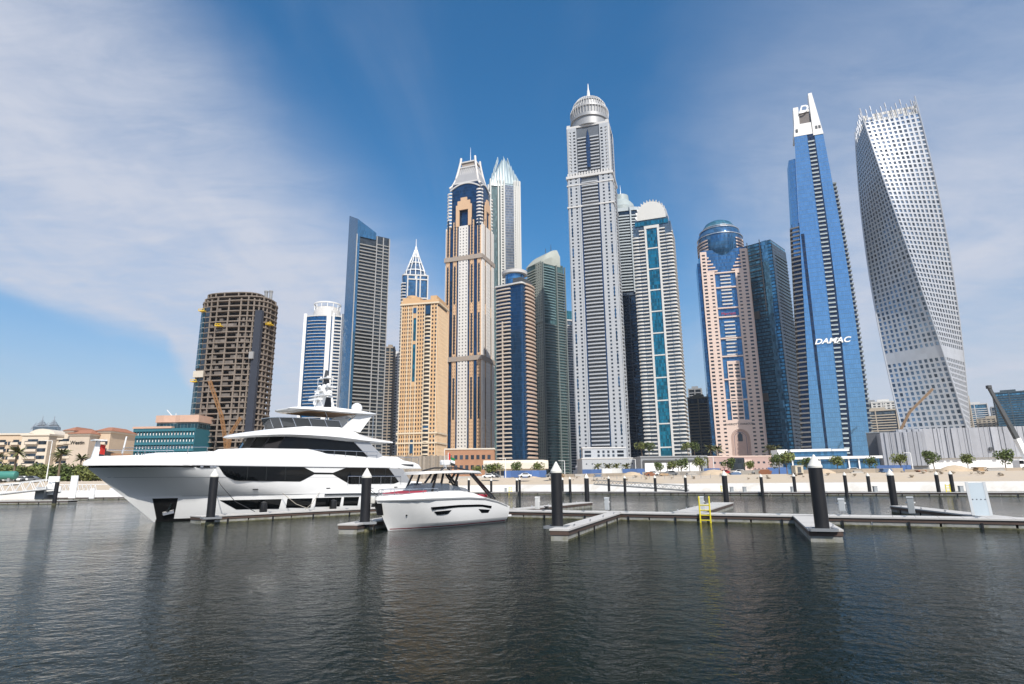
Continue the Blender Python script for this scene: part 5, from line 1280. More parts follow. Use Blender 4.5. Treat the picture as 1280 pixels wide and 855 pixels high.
    for sg in (-1, 1):
        rail([(s, sg * (hb(s, 4.7) - .2), lerp(s, zb) + .6) for s in (-3.6, -2, 0, 1, 2.3)], lambda s: lerp(s, zb))
        rail([(s, sg * (hb(s, 4.7) - .2), 6.32) for s in (12.3, 14, 17, 20.4)], lambda s: lerp(s, zb), step=1.3)
        rail([(s, sg * (hb(s, 3.0) + .12), 3.75) for s in (16.6, 19, 23.6)], lambda s: 2.95, step=1.4)
        rail([(s, sg * (hb(s, 4.7) - .25), 5.85) for s in (23.2, 25, 26.5)], lambda s: lerp(s, zb), step=1.1)
    bb = MB(); bb.box(-3.9, -2.6, -.7, .7, 5.2, 5.62); bb.build('sun_pad', PM('brown_cushion', (.27, .15, .08), .8), T, bevel=.06)
    bb = MB(); bb.hexa([(-1.2, -1.5, 5.2), (2.4, -2.2, 5.2), (2.4, 2.2, 5.2), (-1.2, 1.5, 5.2)], [(-1.0, -1.4, 5.72), (2.4, -2.1, 5.85), (2.4, 2.1, 5.85), (-1.0, 1.4, 5.72)]); bb.build('foredeck_lounge', gelcoat, T, bevel=.08)
    # bow staff with its flag
    bb = MB(); bb.hexa([(-5.25, -.12, 5.1), (-4.75, -.12, 5.2), (-4.75, .12, 5.2), (-5.25, .12, 5.1)], [(-5.0, -.08, 6.6), (-4.75, -.08, 6.6), (-4.75, .08, 6.6), (-5.0, .08, 6.6)]); bb.build('bow_post', gelcoat, T)
    bb = MB(); bb.box(-5.3, -4.4, -.5, .5, 6.6, 6.7); bb.build('navigation_light', gelcoat, T)
    bb = MB(); bb.tube([(-2.9, .6, 5.2), (-2.7, .6, 7.1)], .06, 6); bb.build('pole', gelcoat, T)
    flag = PM('flag_red', (.55, .03, .02), .8); fb = PM('flag_black', (.02, .02, .02), .8)
    bb = MB(); n = 8
    for mi, (x0, x1, z0, z1) in enumerate(((-4.7, -4.3, 5.55, 6.35), (-4.3, -3.5, 5.5, 5.95))):
        rr = []
        for i in range(n + 1):
            x = x0 + (x1 - x0) * i / n; y = .08 * math.sin(x * 7); dz = -.25 * (x + 4.7); rr.append([(x, y, z0 + dz * .3), (x, y, z1 + dz), (x, y + .02, z1 + dz), (x, y + .02, z0 + dz * .3)])
        bb.loft(rr, mi)
    bb.build('flag', [flag, fb], T)
    # stern: bulkhead, stairs, platform
    bb = MB(); bb.box(22.6, 22.8, -3.2, 3.2, 2.0, 4.6); bb.build('saloon_door', yglass, T)
    bb = MB(); bb.box(24.0, 24.16, -2.9, -2.74, 2.8, 4.64); bb.build('pole', chrome, T)
    bb = MB(); bb.box(29.8, 32.4, -3.0, 3.0, .28, .58); bb.build('swim_platform', gelcoat, T, bevel=.06)
    bb = MB(); bb.box(29.9, 32.3, -2.9, 2.9, .584, .61); bb.build('platform_decking', teak, T)
    bb = MB(); bb.hexa([(25.6, -2.6, 2.6), (28.2, -2.6, 2.2), (28.2, 2.6, 2.2), (25.6, 2.6, 2.6)], [(26.2, -2.4, 3.25), (28.0, -2.4, 3.1), (28.0, 2.4, 3.1), (26.2, 2.4, 3.25)]); bb.build('aft_seat', gelcoat, T, bevel=.1)
    fd = MB(); fd.lathe([(.05, .5), (.3, .62), (.34, 1.0), (.34, 1.4), (.3, 1.75), (.05, 1.85)], 12)
    fm = fd.mesh('fender', blk, smooth=40)
    for s in (8.0, 14.9, 20.0, 25.2): inst(fm, 'fender', T, (s + .0, -(hb(s, 1.2) + .38), -.35))
    # mooring lines
    bb = MB(); bb.tube([(3.0, -3.0, 4.5), (3.6, -3.9, 3.0), (4.6, -4.7, 1.6), (6.0, -5.6, .72)], .03, 5); bb.build('mooring_line', blk, T)
    for q0, q1 in (((9.5, -3.75, 2.2), (11.5, -5.3, .7)), ((13.4, -3.78, 2.2), (11.0, -5.3, .7)), ((27.0, -3.5, 2.4), (28.5, -5.2, .7))): bb = MB(); mid_ = tuple((q0[c] + q1[c]) / 2 - (.25 if c == 2 else 0) for c in range(3)); bb.tube([q0, mid_, q1], .028, 5); bb.build('mooring_line', PM('rope', (.35, .32, .27), .9), T)
    bb = MB(); bb.tube([(19.5, -3.75, 2.4), (20.4, -4.6, 1.4), (21.5, -5.2, .7)], .03, 5); bb.build('mooring_line', blk, T)
    bb = MB()
    for k, s in enumerate((2.7, 3.0, 1.9)): bb = MB(); bb.box(s - .12, s + .12, -(hb(s, 4.5) + .05), -(hb(s, 4.5) - .25), 4.48, 4.66); bb.build('fairlead', chrome, T)
yacht()

# ================================================================== THE SMALL BOAT
def cruiser():
    p0 = gz(497, 664); p1 = gz(627, 651.5); an = math.atan2(p1.y - p0.y, p1.x - p0.x)
    c = Vector((p0.x - 1.35 * math.sin(an) * 0, p0.y, 0))
    T = thing('motor_boat', 'small white open motor boat with black hull slits, red cushions and a hard top', 'boat', (p0.x, p0.y, 0), an)
    # local x runs aft along the near side, the hull's centreline lies at y = hw
    S1 = 11.0; HW = 1.75; CY = .9
    def s0(z): return lerp(z, [(-.5, .5), (0, .0), (1.0, -.62), (1.9, -1.1), (2.3, -1.15)])
    def bm_(z): return lerp(z, [(-.5, .7), (0, 1.35), (.35, 1.62), (1.0, 1.75), (1.9, 1.82)])
    def hb(s, z):
        q = s - s0(z); e = lerp(z, [(0, 6.0), (1, 4.2), (1.9, 3.2)])
        if q <= 0: return .03
        f = 1 - (1 - min(1, q / e)) ** 2.3
        return max(.03, bm_(z) * f)
    def zt(s): return lerp(s, [(-1.2, 1.95), (2, 2.02), (6, 2.0), (8, 1.88), (9.5, 1.6), (11, 1.15)])
    lev = [-.5, 0, .18, .34, .38, .9, 1.45, 2.02]; ts = [0, .015, .04, .08, .14, .2, .3, .4, .5, .6, .7, .8, .86, .92, 1]
    b = MB(); edges = {}
    for sg in (-1, 1):
        grid = []
        for t in ts:
            col = []
            for i, z in enumerate(lev):
                s = s0(z) + (S1 - s0(z)) * t; zz = z if z < .5 else .38 + (z - .38) * (zt(s) - .38) / (2.02 - .38)
                col.append((s, CY + sg * hb(s, z), zz))
            grid.append(col)
        for i in range(len(ts) - 1):
            for j in range(len(lev) - 1): q = [grid[i][j], grid[i + 1][j], grid[i + 1][j + 1], grid[i][j + 1]]; b.face(q if sg < 0 else q[::-1])
        edges[sg] = ([g[-1] for g in grid], grid[-1])
    L_, R_ = edges[-1][0], edges[1][0]
    for i in range(len(ts) - 1): b.face([L_[i], L_[i + 1], R_[i + 1], R_[i]])
    b.face(edges[-1][1] + edges[1][1][::-1])
    hull = b.build('hull', gelcoat, T, recalc=False); me = hull.data
    bm = bmesh.new(); bm.from_mesh(me); bmesh.ops.remove_doubles(bm, verts=bm.verts, dist=.003); bmesh.ops.recalc_face_normals(bm, faces=bm.faces); bm.to_mesh(me); bm.free()
    me.polygons.foreach_set('use_smooth', [True] * len(me.polygons)); me.set_sharp_from_angle(angle=R(30))
    def zmap(z, s): return z if z < .5 else .38 + (z - .38) * (zt(s) - .38) / 1.64
    def patch(name, top, bot, mat, off=.012, n=12):
        for sg in (-1, 1):
            bb = MB(); rings = []
            for i in range(n + 1):
                t = i / n
                def ev(pl):
                    x = pl[0][0] + (pl[-1][0] - pl[0][0]) * t; return x, lerp(x, pl)
                (sa, za), (sb, zb) = ev(top), ev(bot); ring = []
                for k in range(4): s = sa + (sb - sa) * k / 3; z = za + (zb - za) * k / 3; ring.append((s, CY + sg * (hb(s, z) + off), z))
                for k in range(3, -1, -1): s = sa + (sb - sa) * k / 3; z = za + (zb - za) * k / 3; ring.append((s, CY + sg * (hb(s, z) + off - .05), z))
                rings.append(ring)
            bb.loft(rings); bb.build(name, mat, T)
    patch('hull_slit', [(2.2, 1.42), (5, 1.47), (7.5, 1.42), (8.75, 1.26)], [(2.35, 1.24), (5, 1.31), (7.5, 1.26), (8.7, 1.08)], yglass, .02)
    patch('hull_window', [(2.55, 1.12), (4.2, 1.15)], [(2.85, .88), (3.9, .92)], yglass, .02, 6)
    patch('hull_window', [(7.2, 1.10), (8.55, 1.0)], [(7.6, .80), (8.4, .78)], yglass, .02, 6)
    redp = PM('red_stripe', (.22, .02, .03), .4)
    patch('boot_stripe', [(.05, .12), (10.9, .12)], [(.05, .06), (10.9, .06)], redp, .008, 24)
    patch('sheer_rail', [(-1.05, 1.93), (2, 1.98), (6, 1.96), (8, 1.84), (9.5, 1.56), (10.9, 1.15)], [(-1.05, 1.84), (2, 1.88), (6, 1.86), (8, 1.74), (9.5, 1.46), (10.9, 1.05)], PM('grey_rail', (.25, .26, .27), .4), .05, 24)
    # raised deck
    rings = []
    for s in [-1.1, -.9, -.5, 0, .6, 1.5, 2.5, 4, 5.5, 7, 8, 9, 10, 10.9]:
        h = max(.05, hb(s, 1.9) - .04); z = zt(s) - .02; k = lerp(s, [(-1.1, .22), (0, .3), (2.5, .42), (5, .5), (7, .34), (8, .1), (9, .06), (11, .03)])
        rings.append([(s, CY - h, z), (s, CY - h * .93, z + k * .7), (s, CY - h * .8, z + k), (s, CY + h * .8, z + k), (s, CY + h * .93, z + k * .7), (s, CY + h, z)])
    b = MB(); b.loft(rings); b.build('deck', gelcoat, T, smooth=40)
    red = PM('red_cushion', (.30, .02, .04), .75, var=.1)
    b = MB(); b.hexa([(.2, CY - 1.0, 2.3), (2.7, CY - 1.15, 2.4), (2.7, CY + 1.15, 2.4), (.2, CY + 1.0, 2.3)], [(.3, CY - .9, 2.38), (2.7, CY - 1.1, 2.53), (2.7, CY + 1.1, 2.53), (.3, CY + .9, 2.38)]); b.build('sun_pad', red, T, bevel=.05)
    b = MB(); b.box(7.8, 9.0, CY - 1.2, CY + 1.2, 1.9, 2.12); b.build('aft_cushion', red, T, bevel=.05)
    # windscreen, frames, T-top
    smk = bpy.data.materials.new('smoked_screen'); smk.use_nodes = True; pb = smk.node_tree.nodes['Principled BSDF']
    pb.inputs['Base Color'].default_value = (.10, .12, .15, 1); pb.inputs['Alpha'].default_value = .62; pb.inputs['Roughness'].default_value = .03
    b = MB(); P = [(1.9, -.9), (1.7, 0), (1.9, .9), (2.7, 1.35), (6.6, 1.4)]
    fr = [(6.6, -1.4), (2.7, -1.35)] + P
    b.loft([[(x, CY + y, 2.38), (x + (.9 if x < 6 else -.3), CY + y * .9, 3.0 if x < 6 else 2.6), (x + (.93 if x < 6 else -.3), CY + y * .88, 3.0 if x < 6 else 2.6), (x + .03, CY + y * .98, 2.38)] for x, y in fr]); b.build('windscreen', smk, T)
    for sg in (-1, 1):
        for p, q in (((2.7, 1.3, 2.4), (3.3, 1.15, 3.62)), ((3.6, 1.2, 2.5), (4.0, 1.15, 3.62)), ((5.0, 1.2, 2.5), (5.6, 1.15, 3.62)), ((9.6, 1.45, 1.75), (7.2, 1.2, 3.62)), ((9.1, 1.45, 1.85), (6.9, 1.2, 3.62)), ((4.6, 1.2, 3.0), (5.2, 1.15, 3.62))):
            b = MB(); b.bar((p[0], CY + sg * p[1], p[2]), (q[0], CY + sg * q[1], q[2]), .13, .10); b.build('top_strut', blk, T)
    rings = []
    for s, h, z in ((2.0, .7, 3.62), (2.3, 1.15, 3.66), (3.2, 1.45, 3.7), (6, 1.5, 3.78), (7.8, 1.4, 3.74), (8.4, 1.1, 3.68)):
        rings.append([(s, CY - h, z - .06), (s, CY - h + .12, z + .1), (s, CY + h - .12, z + .1), (s, CY + h, z - .06)])
    b = MB(); b.loft(rings); b.build('hard_top', PM('pale_hard_top', (.62, .62, .60), .35), T, smooth=40)
    b = MB(); b.tube([(4.0, CY - .9, 3.86), (4.8, CY - .5, 4.06), (6.2, CY + .5, 4.06), (7.2, CY + .9, 3.86)], .06, 5); b.tube([(4.0, CY + .9, 3.86), (4.8, CY + .5, 4.06), (6.2, CY - .5, 4.06), (7.2, CY - .9, 3.86)], .06, 5); b.build('radar_arch', blk, T)
    b = MB(); b.lathe([(.12, 4.0), (.12, 4.25), (.36, 4.28), (.4, 4.36), (.4, 4.55), (.34, 4.62)], 18, (5.45, CY)); b.build('radar_dome', gelcoat, T, smooth=40)
    b = MB(); b.tube([(6.0, CY + .2, 4.0), (6.0, CY + .2, 5.2)], .025, 5); b.tube([(5.0, CY - .4, 4.0), (4.9, CY - .4, 5.4)], .018, 5); b.build('aerial', gelcoat, T)
    b = MB()
    for mi, (x0, x1, z0, z1) in enumerate(((6.02, 6.2, 4.45, 5.15), (6.2, 6.75, 4.4, 4.6), (6.2, 6.72, 4.6, 4.8), (6.2, 6.7, 4.8, 5.0))):
        rr = []
        for i in range(7): x = x0 + (x1 - x0) * i / 6; y = CY + .2 + .07 * math.sin(x * 9); d = -.3 * (x - 6); rr.append([(x, y, z0 + d), (x, y, z1 + d), (x, y + .015, z1 + d), (x, y + .015, z0 + d)])
        b.loft(rr, mi)
    b.build('flag', [PM('flag_red', (.55, .03, .02)), PM('flag_black', (.02, .02, .02)), PM('flag_white', (.75, .75, .75), .8), PM('flag_green', (.01, .18, .06), .8)], T)
    # seats and console
    b = MB(); b.box(4.3, 5.0, CY - .9, CY + .9, 2.3, 2.95); b.build('helm_seat', PM('dark_seat', (.05, .055, .065), .7), T, bevel=.08)
    b = MB(); b.box(3.0, 3.6, CY - .8, CY + .8, 2.3, 2.9); b.build('console', blk, T, bevel=.06)
    for sg in (-1, 1):
        b = MB(); pts = [(s, CY + sg * (max(.15, hb(s, 1.9) - .25)), zt(s) + .62) for s in (-.8, -.2, .6, 1.6, 3.0)]; b.tube(pts, .018, 5)
        for p in pts: b.tube([(p[0], p[1], p[2] - .5), p], .015, 5)
        b.tube([(p[0], p[1], p[2] - .25) for p in pts], .01, 4); b.build('bow_rail', chrome, T)
    # bow anchor recess and small fittings
    b = MB(); b.hexa([(-.78, CY - .16, 1.0), (-.70, CY - .30, 1.0), (-.70, CY + .30, 1.0), (-.78, CY + .16, 1.0)], [(-1.1, CY - .12, 1.75), (-.95, CY - .38, 1.75), (-.95, CY + .38, 1.75), (-1.1, CY + .12, 1.75)]); b.build('anchor_recess', blk, T)
    for s, z in ((.7, .95), (9.8, 1.25)): b = MB(); y = CY - hb(s, z); b.box(s - .05, s + .05, y - .02, y + .05, z - .04, z + .04); b.build('vent', blk, T)
    b = MB(); b.box(10.9, 11.7, CY - 1.5, CY + 1.5, .35, .5); b.build('swim_platform', gelcoat, T, bevel=.04)
    b = MB(); b.lathe([(.05, -.25), (.22, -.2), (.25, 0), (.22, .2), (.05, .25)], 12); o = b.build('fender', PM('fender_grey', (.6, .6, .58), .5), T, (-.95, CY + .55, 1.95), smooth=40)
cruiser()

# ================================================================== FLOATING DOCKS AND PILES
deckm = PM('pale_deck', (.50, .485, .46), .8, var=.12, scale=.8, stretch=(1, 1, 1), bump=.15, bscale=14)
fasc = PM('brown_fascia', (.085, .055, .042), .6, var=.25, scale=1.2)
pont = PM('pontoon_concrete', (.30, .30, .28), .9, var=.3, scale=1.2, bump=.3, bscale=5, second=(.19, .185, .14))
weed = PM('weedy_rubber', (.07, .068, .035), .8, var=.5, scale=3, second=(.13, .125, .065))
DZ = .60
def dock(label, a, b, width, side=1, cat='dock', floats=True, wide_end=0, group='floating docks in the marina'):
    """a->b is the edge that faces the camera; the deck lies on its left (side=1)"""
    a = Vector(a); b = Vector(b); d = b - a; L = d.length; an = math.atan2(d.y, d.x)
    T = thing('floating_dock', label, cat, (a.x, a.y, 0), an, group)
    y0, y1 = (0, width) if side > 0 else (-width, 0)
    m = MB(); m.box(0, L, y0, y1, DZ - .09, DZ); m.build('deck', deckm, T)
    m = MB(); m.box(.03, L - .03, y0 + .03, y0 + .11, DZ - .31, DZ - .093); m.build('fascia_board', fasc, T)
    m = MB(); m.box(.03, L - .03, y1 - .11, y1 - .03, DZ - .31, DZ - .093); m.build('fascia_board', fasc, T)
    m = MB(); m.box(0.02, .1, y0 + .11, y1 - .11, DZ - .31, DZ - .093); m.build('fascia_board', fasc, T)
    m = MB(); m.box(.04, L - .04, y0 - .012, y0 + .028, DZ - .125, DZ - .09); m.build('edge_trim', black, T)
    n = max(1, int(L / 3.6)); fl = MB(); w_ = L / n - .12
    fl.box(-w_ / 2, w_ / 2, y0 + .07, y1 - .07, -.35, DZ - .32); me = fl.mesh('pontoon', pont)
    po = MB(); po.box(-.06, .06, y0 - .02, y0 + .065, -.3, DZ - .25); mp_ = po.mesh('bracket', black)
    for i in range(n):
        inst(me, 'pontoon', T, ((i + .5) * L / n, 0, 0)); inst(mp_, 'bracket', T, ((i + .5) * L / n + .2, 0, 0))
    jt = MB(); jt.box(-.012, .012, y0 + .05, y1 - .05, DZ - .01, DZ + .003); mj = jt.mesh('deck_joint', PM('joint_grey', (.22, .21, .20), .9))
    for i in range(1, min(60, int(L / 1.2))): inst(mj, 'deck_joint', T, (i * L / int(L / 1.2), 0, 0))
    wd_ = MB(); wd_.box(.06, L - .06, y0 + .05, y0 + .068, -.3, .085); wd_.build('tide_line', weed, T)
    cl = MB(); cl.bar((-.18, 0, .09), (.18, 0, .09), .05); cl.box(-.08, .08, -.03, .03, 0, .08); mc = cl.mesh('cleat', steel)
    for i in range(n): inst(mc, 'cleat', T, ((i + .5) * L / n, y0 + .22, DZ))
    return T
def pile(x, y, z_top, label, r=.31, group='black mooring piles with white cones', parts=True, collar=True, rz=0.0):
    T = thing('mooring_pile', label, 'mooring pile', (x, y, 0), rz, group)
    h = z_top - .72 * (r / .36)
    m = MB(); m.lathe([(r, -1.5), (r, h)], 22); m.build('shaft', PM('pile_sleeve', (.010, .010, .012), .5, var=.6, scale=1.6, stretch=(1, 1, .25), bump=.15, bscale=8), T, smooth=30)
    m = MB(); m.lathe([(r * 1.04, h), (r * 1.05, h + .10), (r * .98, h + .13), (.03, z_top)], 22); m.build('cone_cap', PM('cap_white', (.70, .68, .62), .5, var=.08, scale=2), T, smooth=35)
    if collar:
        m = MB(); m.lathe([(r * 1.03, -.4), (r * 1.05, .22 + .05 * math.sin(x)), (r * 1.0, .3)], 18); m.build('weed_band', weed, T, smooth=40)
    return T
# quay line seen from the camera: points lying on the deck plane
def dk(u, v): p = gz(u, v, DZ); return (p.x, p.y)
ax = Vector((math.cos(R(50)), math.sin(R(50)))); nx = Vector((ax.y, -ax.x)); st = Vector((STEM.x, STEM.y))
pa = st + ax * 1.0 + nx * 6.7; pb = st + ax * 32.5 + nx * 6.7
dock('long floating dock lying along the big white yacht', pa, pb, 2.1)
m0 = Vector((-5.5, 56.8)); mdir = Vector((math.cos(R(-30.5)), math.sin(R(-30.5))))
dock('main floating dock running from the small boat to the right edge', m0, m0 + mdir * 62, 2.3)
def finger(label, tip, root, width, side, back=False):
    """finger pier from its tip to the edge of the main dock it is bolted to"""
    a = Vector(dk(*tip)); d = (Vector(dk(*root)) - a).normalized(); o = m0 - a
    if back: o = o + Vector((-mdir.y, mdir.x)) * 2.3
    t = (o.x * mdir.y - o.y * mdir.x) / (d.x * mdir.y - d.y * mdir.x)
    return dock(label, a, a + d * (t + .3), width, side), math.atan2(d.y, d.x)
_, FA1 = finger('front finger dock reaching to the pile nearest the middle', (711, 661.5), (758, 646.5), 1.05, 1)
_, FA2 = finger('front finger dock under the thick pile at right', (1010, 661.5), (991, 644.5), 1.55, -1)
finger('rear finger dock behind the middle pile', (741, 627.5), (640, 637.5), 1.5, -1, True)
finger('rear finger dock beside the yellow ladder', (917, 628), (880, 639), 2.2, -1, True)
finger('rear finger dock pointing away left of the pale leaning panel', (1112, 632), (1206, 643), 1.5, 1, True)
q = gz(447, 655, DZ); q2 = gz(492, 646, DZ)
dock('short finger dock at the bow of the small boat', (q.x, q.y), (q2.x + 1.0, q2.y + 2.0), 1.3)
dock('long dock below the white gangway at far left', (-175, 113.5), (-79.5, 111.2), 2.4)
dock('dock behind the yacht bow below the white landing stage', (-110, 143.0), (-52, 139.5), 2.4)
# outer ends with pile guides
def guide(x, y, rz, label):
    T = thing('pile_guide', label, 'pile guide', (x, y, 0), rz, 'pile guides on the docks')
    m = MB(); P = [(-.58, -.55), (.58, -.55), (.5, .5), (-.5, .5)]
    for i in range(4):
        p, q = P[i], P[(i + 1) % 4]; m.bar((p[0], p[1], DZ - .02), (q[0], q[1], DZ - .02), .16, .14)
    m.build('frame', PM('galvanised', (.30, .31, .32), .5, metal=.5, var=.2), T)
    m = MB(); m.lathe([(.5, DZ - .16), (.5, DZ - .1), (.38, DZ - .1), (.38, DZ - .16)], 16, cap=False); m.build('roller_ring', black, T)
    return T
def pilepx(u, v, vt, label, zb=DZ, **k):
    p = gz(u, v, zb); z = at(u, vt, p.y).z; return p, pile(p.x, p.y, min(max(z, 3.7), 4.4), label, **k)
p, _ = pilepx(697, 658, 577, 'tall black pile at the tip of the middle front finger dock'); guide(p.x, p.y, FA1 - PI / 2, 'grey pile guide round the middle front pile')
m = weed
p, _ = pilepx(1028, 661, 568, 'thickest black pile, on the front finger dock at right', r=.33); guide(p.x, p.y, FA2 - PI / 2, 'grey pile guide round the thickest pile')
p, _ = pilepx(263, 647, 586, 'black pile in front of the big yacht beside its anchor'); guide(p.x, p.y, R(45), 'grey pile guide before the yacht bow')
p, _ = pilepx(456, 653, 585, 'black pile between the big yacht and the small boat', r=.31); guide(p.x, p.y, R(20), 'grey pile guide at the bow of the small boat')
pilepx(68, 627, 597, 'black pile at far left before the white gangway')
pilepx(734, 625, 592, 'black pile on the rear finger dock, second from the middle')
pilepx(908, 626, 588, 'black pile behind the yellow ladder')
pilepx(1118, 630, 586, 'black pile on the rear finger dock at right')
# far dock in front of the quay with its small piles
fd0 = gz(470, 616, DZ); fd1 = gz(700, 614.8, DZ); fd2 = gz(960, 615.2, DZ); fd3 = gz(1290, 615.5, DZ)
def fdy(u):
    for (a, A), (b, B) in zip(((470, fd0), (700, fd1), (960, fd2)), ((700, fd1), (960, fd2), (1290, fd3))):
        if u <= b: t = (u - a) / (b - a); return A.y + (B.y - A.y) * t
    return fd3.y
dock('far dock below the sandy quay, left stretch behind the small boat', (fd0.x, fd0.y), (fd1.x, fd1.y), 2.2)
dock('far dock below the sandy quay, middle stretch under the low gangway', (fd1.x + .5, fd1.y), (fd2.x, fd2.y), 2.2)
dock('far dock below the sandy quay, right stretch', (fd2.x + .5, fd2.y), (fd3.x, fd3.y), 2.2)
FP = 'small far piles along the quay'
for i, (u, dy) in enumerate(((571, 1), (586, -3), (614, 1), (646, 1), (649.5, -.5), (703, 1), (712.5, -1), (761, 1), (781, -1), (819, 1), (857, -1), (952, -.5), (993, 1), (1057, -.8), (1086, 1), (1172, -.8), (1190, 1))):
    Y = fdy(u) + dy; X = at(u, 605, Y).x
    pile(X, Y, 4.05 + .1 * math.sin(u), 'small black far pile with a white cap standing by the quay dock', r=.30, group=FP, collar=False)
# gangway to the far dock
def gangway(label, p, q, wdt, h, mat, panels=True):
    p = Vector(p); q = Vector(q); d = q - p; L = Vector((d.x, d.y)).length; an = math.atan2(d.y, d.x); sl = d.z / L
    T = thing('gangway', label, 'gangway', p, an, 'gangways between docks and shore')
    m = MB(); m.hexa([(0, 0, -.12), (L, 0, d.z - .12), (L, wdt, d.z - .12), (0, wdt, -.12)], [(0, 0, .05), (L, 0, d.z + .05), (L, wdt, d.z + .05), (0, wdt, .05)]); m.build('walkway', mat, T)
    for y in (0, wdt):
        m = MB(); m.bar((0, y, h), (L, y, d.z + h), .12); m.bar((0, y, .08), (L, y, d.z + .08), .14)
        n = int(L / 1.8)
        for i in range(n):
            x0, x1 = L * i / n, L * (i + 1) / n; xm = (x0 + x1) / 2
            m.bar((x0, y, sl * x0 + .1), (xm, y, sl * xm + h), .08); m.bar((xm, y, sl * xm + h), (x1, y, sl * x1 + .1), .08)
        m.build('truss', mat, T)
    return T
a_ = at(858, 612, fdy(858) + 2.2); b_ = at(742, 606, fdy(742) + 4)
gangway('low grey gangway with lattice rails on the far dock', (b_.x, b_.y, 2.3), (a_.x, a_.y, .8), 1.4, 1.0, PM('weathered_alu', (.36, .36, .35), .5, metal=.3))
a_ = at(-30, 619, 128); b_ = at(60, 608, 126)
gangway('white truss gangway rising to the landing stage at far left', (at(-45, 620, 124).x, 124, 1.0), (at(58, 608, 124).x, 124, 2.6), 2.2, 1.9, white_paint)
def landing():
    c = at(60, 610, 127); e = at(137, 610, 127)
    T = thing('landing_stage', 'white landing stage with square panels behind the black pile at far left', 'landing stage', (c.x, 127, 0), 0)
    L = e.x - c.x
    m = MB(); m.box(0, L, 0, 6, 1.4, 2.0); m.build('platform', white_paint, T)
    for x0, x1, z0, z1 in ((.0, 2.2, 2.0, 5.1), (4.6, 6.0, .7, 5.2), (2.2, 2.8, 2.0, 3.1), (8.8, 9.8, .6, 2.6)):
        m = MB(); m.box(x0, x1, -.25, -.02, z0, z1); m.build('panel', white_paint, T)
    m = MB()
    for i in range(8): x = 2.8 + i * .9; m.bar((x, .1, 2.0), (x + .45, .1, 3.4), .08); m.bar((x + .45, .1, 3.4), (x + .9, .1, 2.0), .08)
    m.bar((2.3, .1, 3.4), (L, .1, 3.4), .12); m.build('truss', white_paint, T)
    m = MB(); m.hexa([(L, 0, 1.4), (L + 4, 0, .8), (L + 4, 5, .8), (L, 5, 1.4)], [(L, 0, 2.6), (L + 4, 0, 1.2), (L + 4, 5, 1.2), (L, 5, 2.6)]); m.build('ramp', white_paint, T)
    m = MB(); m.box(-1.8, -.02, -.9, 3, .6, 3.0); m.build('stair_box', PM('stair_grey', (.35, .36, .37), .6), T)
landing()
# yellow ladder, service posts, leaning panel, winch
def ladder(u, label):
    c = m0 + mdir * 0
    p = gz(u, 641.5, DZ); t = ((Vector((p.x, p.y)) - m0).dot(mdir)); q = m0 + mdir * t
    T = thing('dock_ladder', label, 'ladder', (q.x, q.y, 0), R(-30.5))
    yl = PM('ladder_yellow', (.72, .60, .03), .45, var=.08, scale=3)
    for x in (-.36, .36): m = MB(); m.tube([(x, -.14, -.5), (x, -.14, 1.75), (x, -.10, 1.85)], .055, 8); m.build('rail', yl, T, smooth=40)
    for z in (-.2, .15, .5, .85, 1.2): m = MB(); m.tube([(-.36, -.14, z + .02), (.36, -.14, z + .02)], .045, 6); m.build('rung', yl, T, smooth=40)
ladder(887, 'bright yellow ladder hanging on the main dock')
def pedestal(u, v, h, label, w_=.42, mat=None, rz=-30):
    p = gz(u, v, DZ); T = thing('service_post', label, 'service post', (p.x, p.y, DZ), R(rz), 'service posts on the docks')
    mm = mat or PM('post_grey', (.45, .47, .48), .4, var=.08)
    m = MB(); m.box(-w_ / 2, w_ / 2, -.15, .15, 0, h); m.build('body', mm, T, bevel=.03)
    m = MB(); m.hexa([(-w_ / 2 - .02, -.18, h), (w_ / 2 + .02, -.18, h), (w_ / 2 + .02, .18, h), (-w_ / 2 - .02, .18, h)], [(-w_ / 2, -.1, h + .1), (w_ / 2, -.1, h + .1), (w_ / 2, .16, h + .1), (-w_ / 2, .16, h + .1)]); m.build('lid', mm, T)
    for s_ in (-1, 1): m = MB(); m.lathe([(.05, -.04), (.05, .04)], 8); m.build('socket', white_paint, T, (s_ * (w_ / 2 + .04), 0, h * .7))
pedestal(672, 636.5, 1.0, 'pale service post on the main dock right of the small boat', .36, PM('post_pale', (.6, .6, .58), .4))
pedestal(759, 637.5, .95, 'grey service post on the main dock near the fork of the front finger', .34)
pedestal(878, 639, 1.05, 'grey service post left of the yellow ladder', .3)
pedestal(1053, 639, .85, 'grey service post right of the thickest pile', .42)
pedestal(1140, 642, 1.05, 'dark grey service post between the thickest pile and the leaning panel', .4, PM('post_dark', (.28, .30, .31), .4))
def panel():
    p = gz(1228, 644.5, DZ); T = thing('leaning_panel', 'large pale blue grey panel with bolts standing on the main dock at right', 'panel', (p.x, p.y, DZ), R(-24))
    mm = PM('panel_pale', (.40, .46, .50), .45, var=.06, scale=.6)
    m = MB(); m.hexa([(-.44, -.05, 0), (.44, -.05, 0), (.44, .05, 0), (-.44, .05, 0)], [(-.44, .35, 2.05), (.44, .35, 2.05), (.44, .45, 2.05), (-.44, .45, 2.05)]); m.build('board', mm, T)
    for sx_ in (-.47, .47): m = MB(); m.bar((sx_, -.02, 0), (sx_, .38, 2.08), .08, .16); m.build('edge_rail', PM('post_grey', (.45, .47, .48)), T)
    for x in (-.33, -.11, .11, .33): m = MB(); m.sphere((x, .145, 1.0), .04, 8, 4); m.build('bolt', darkgrey, T)
panel()
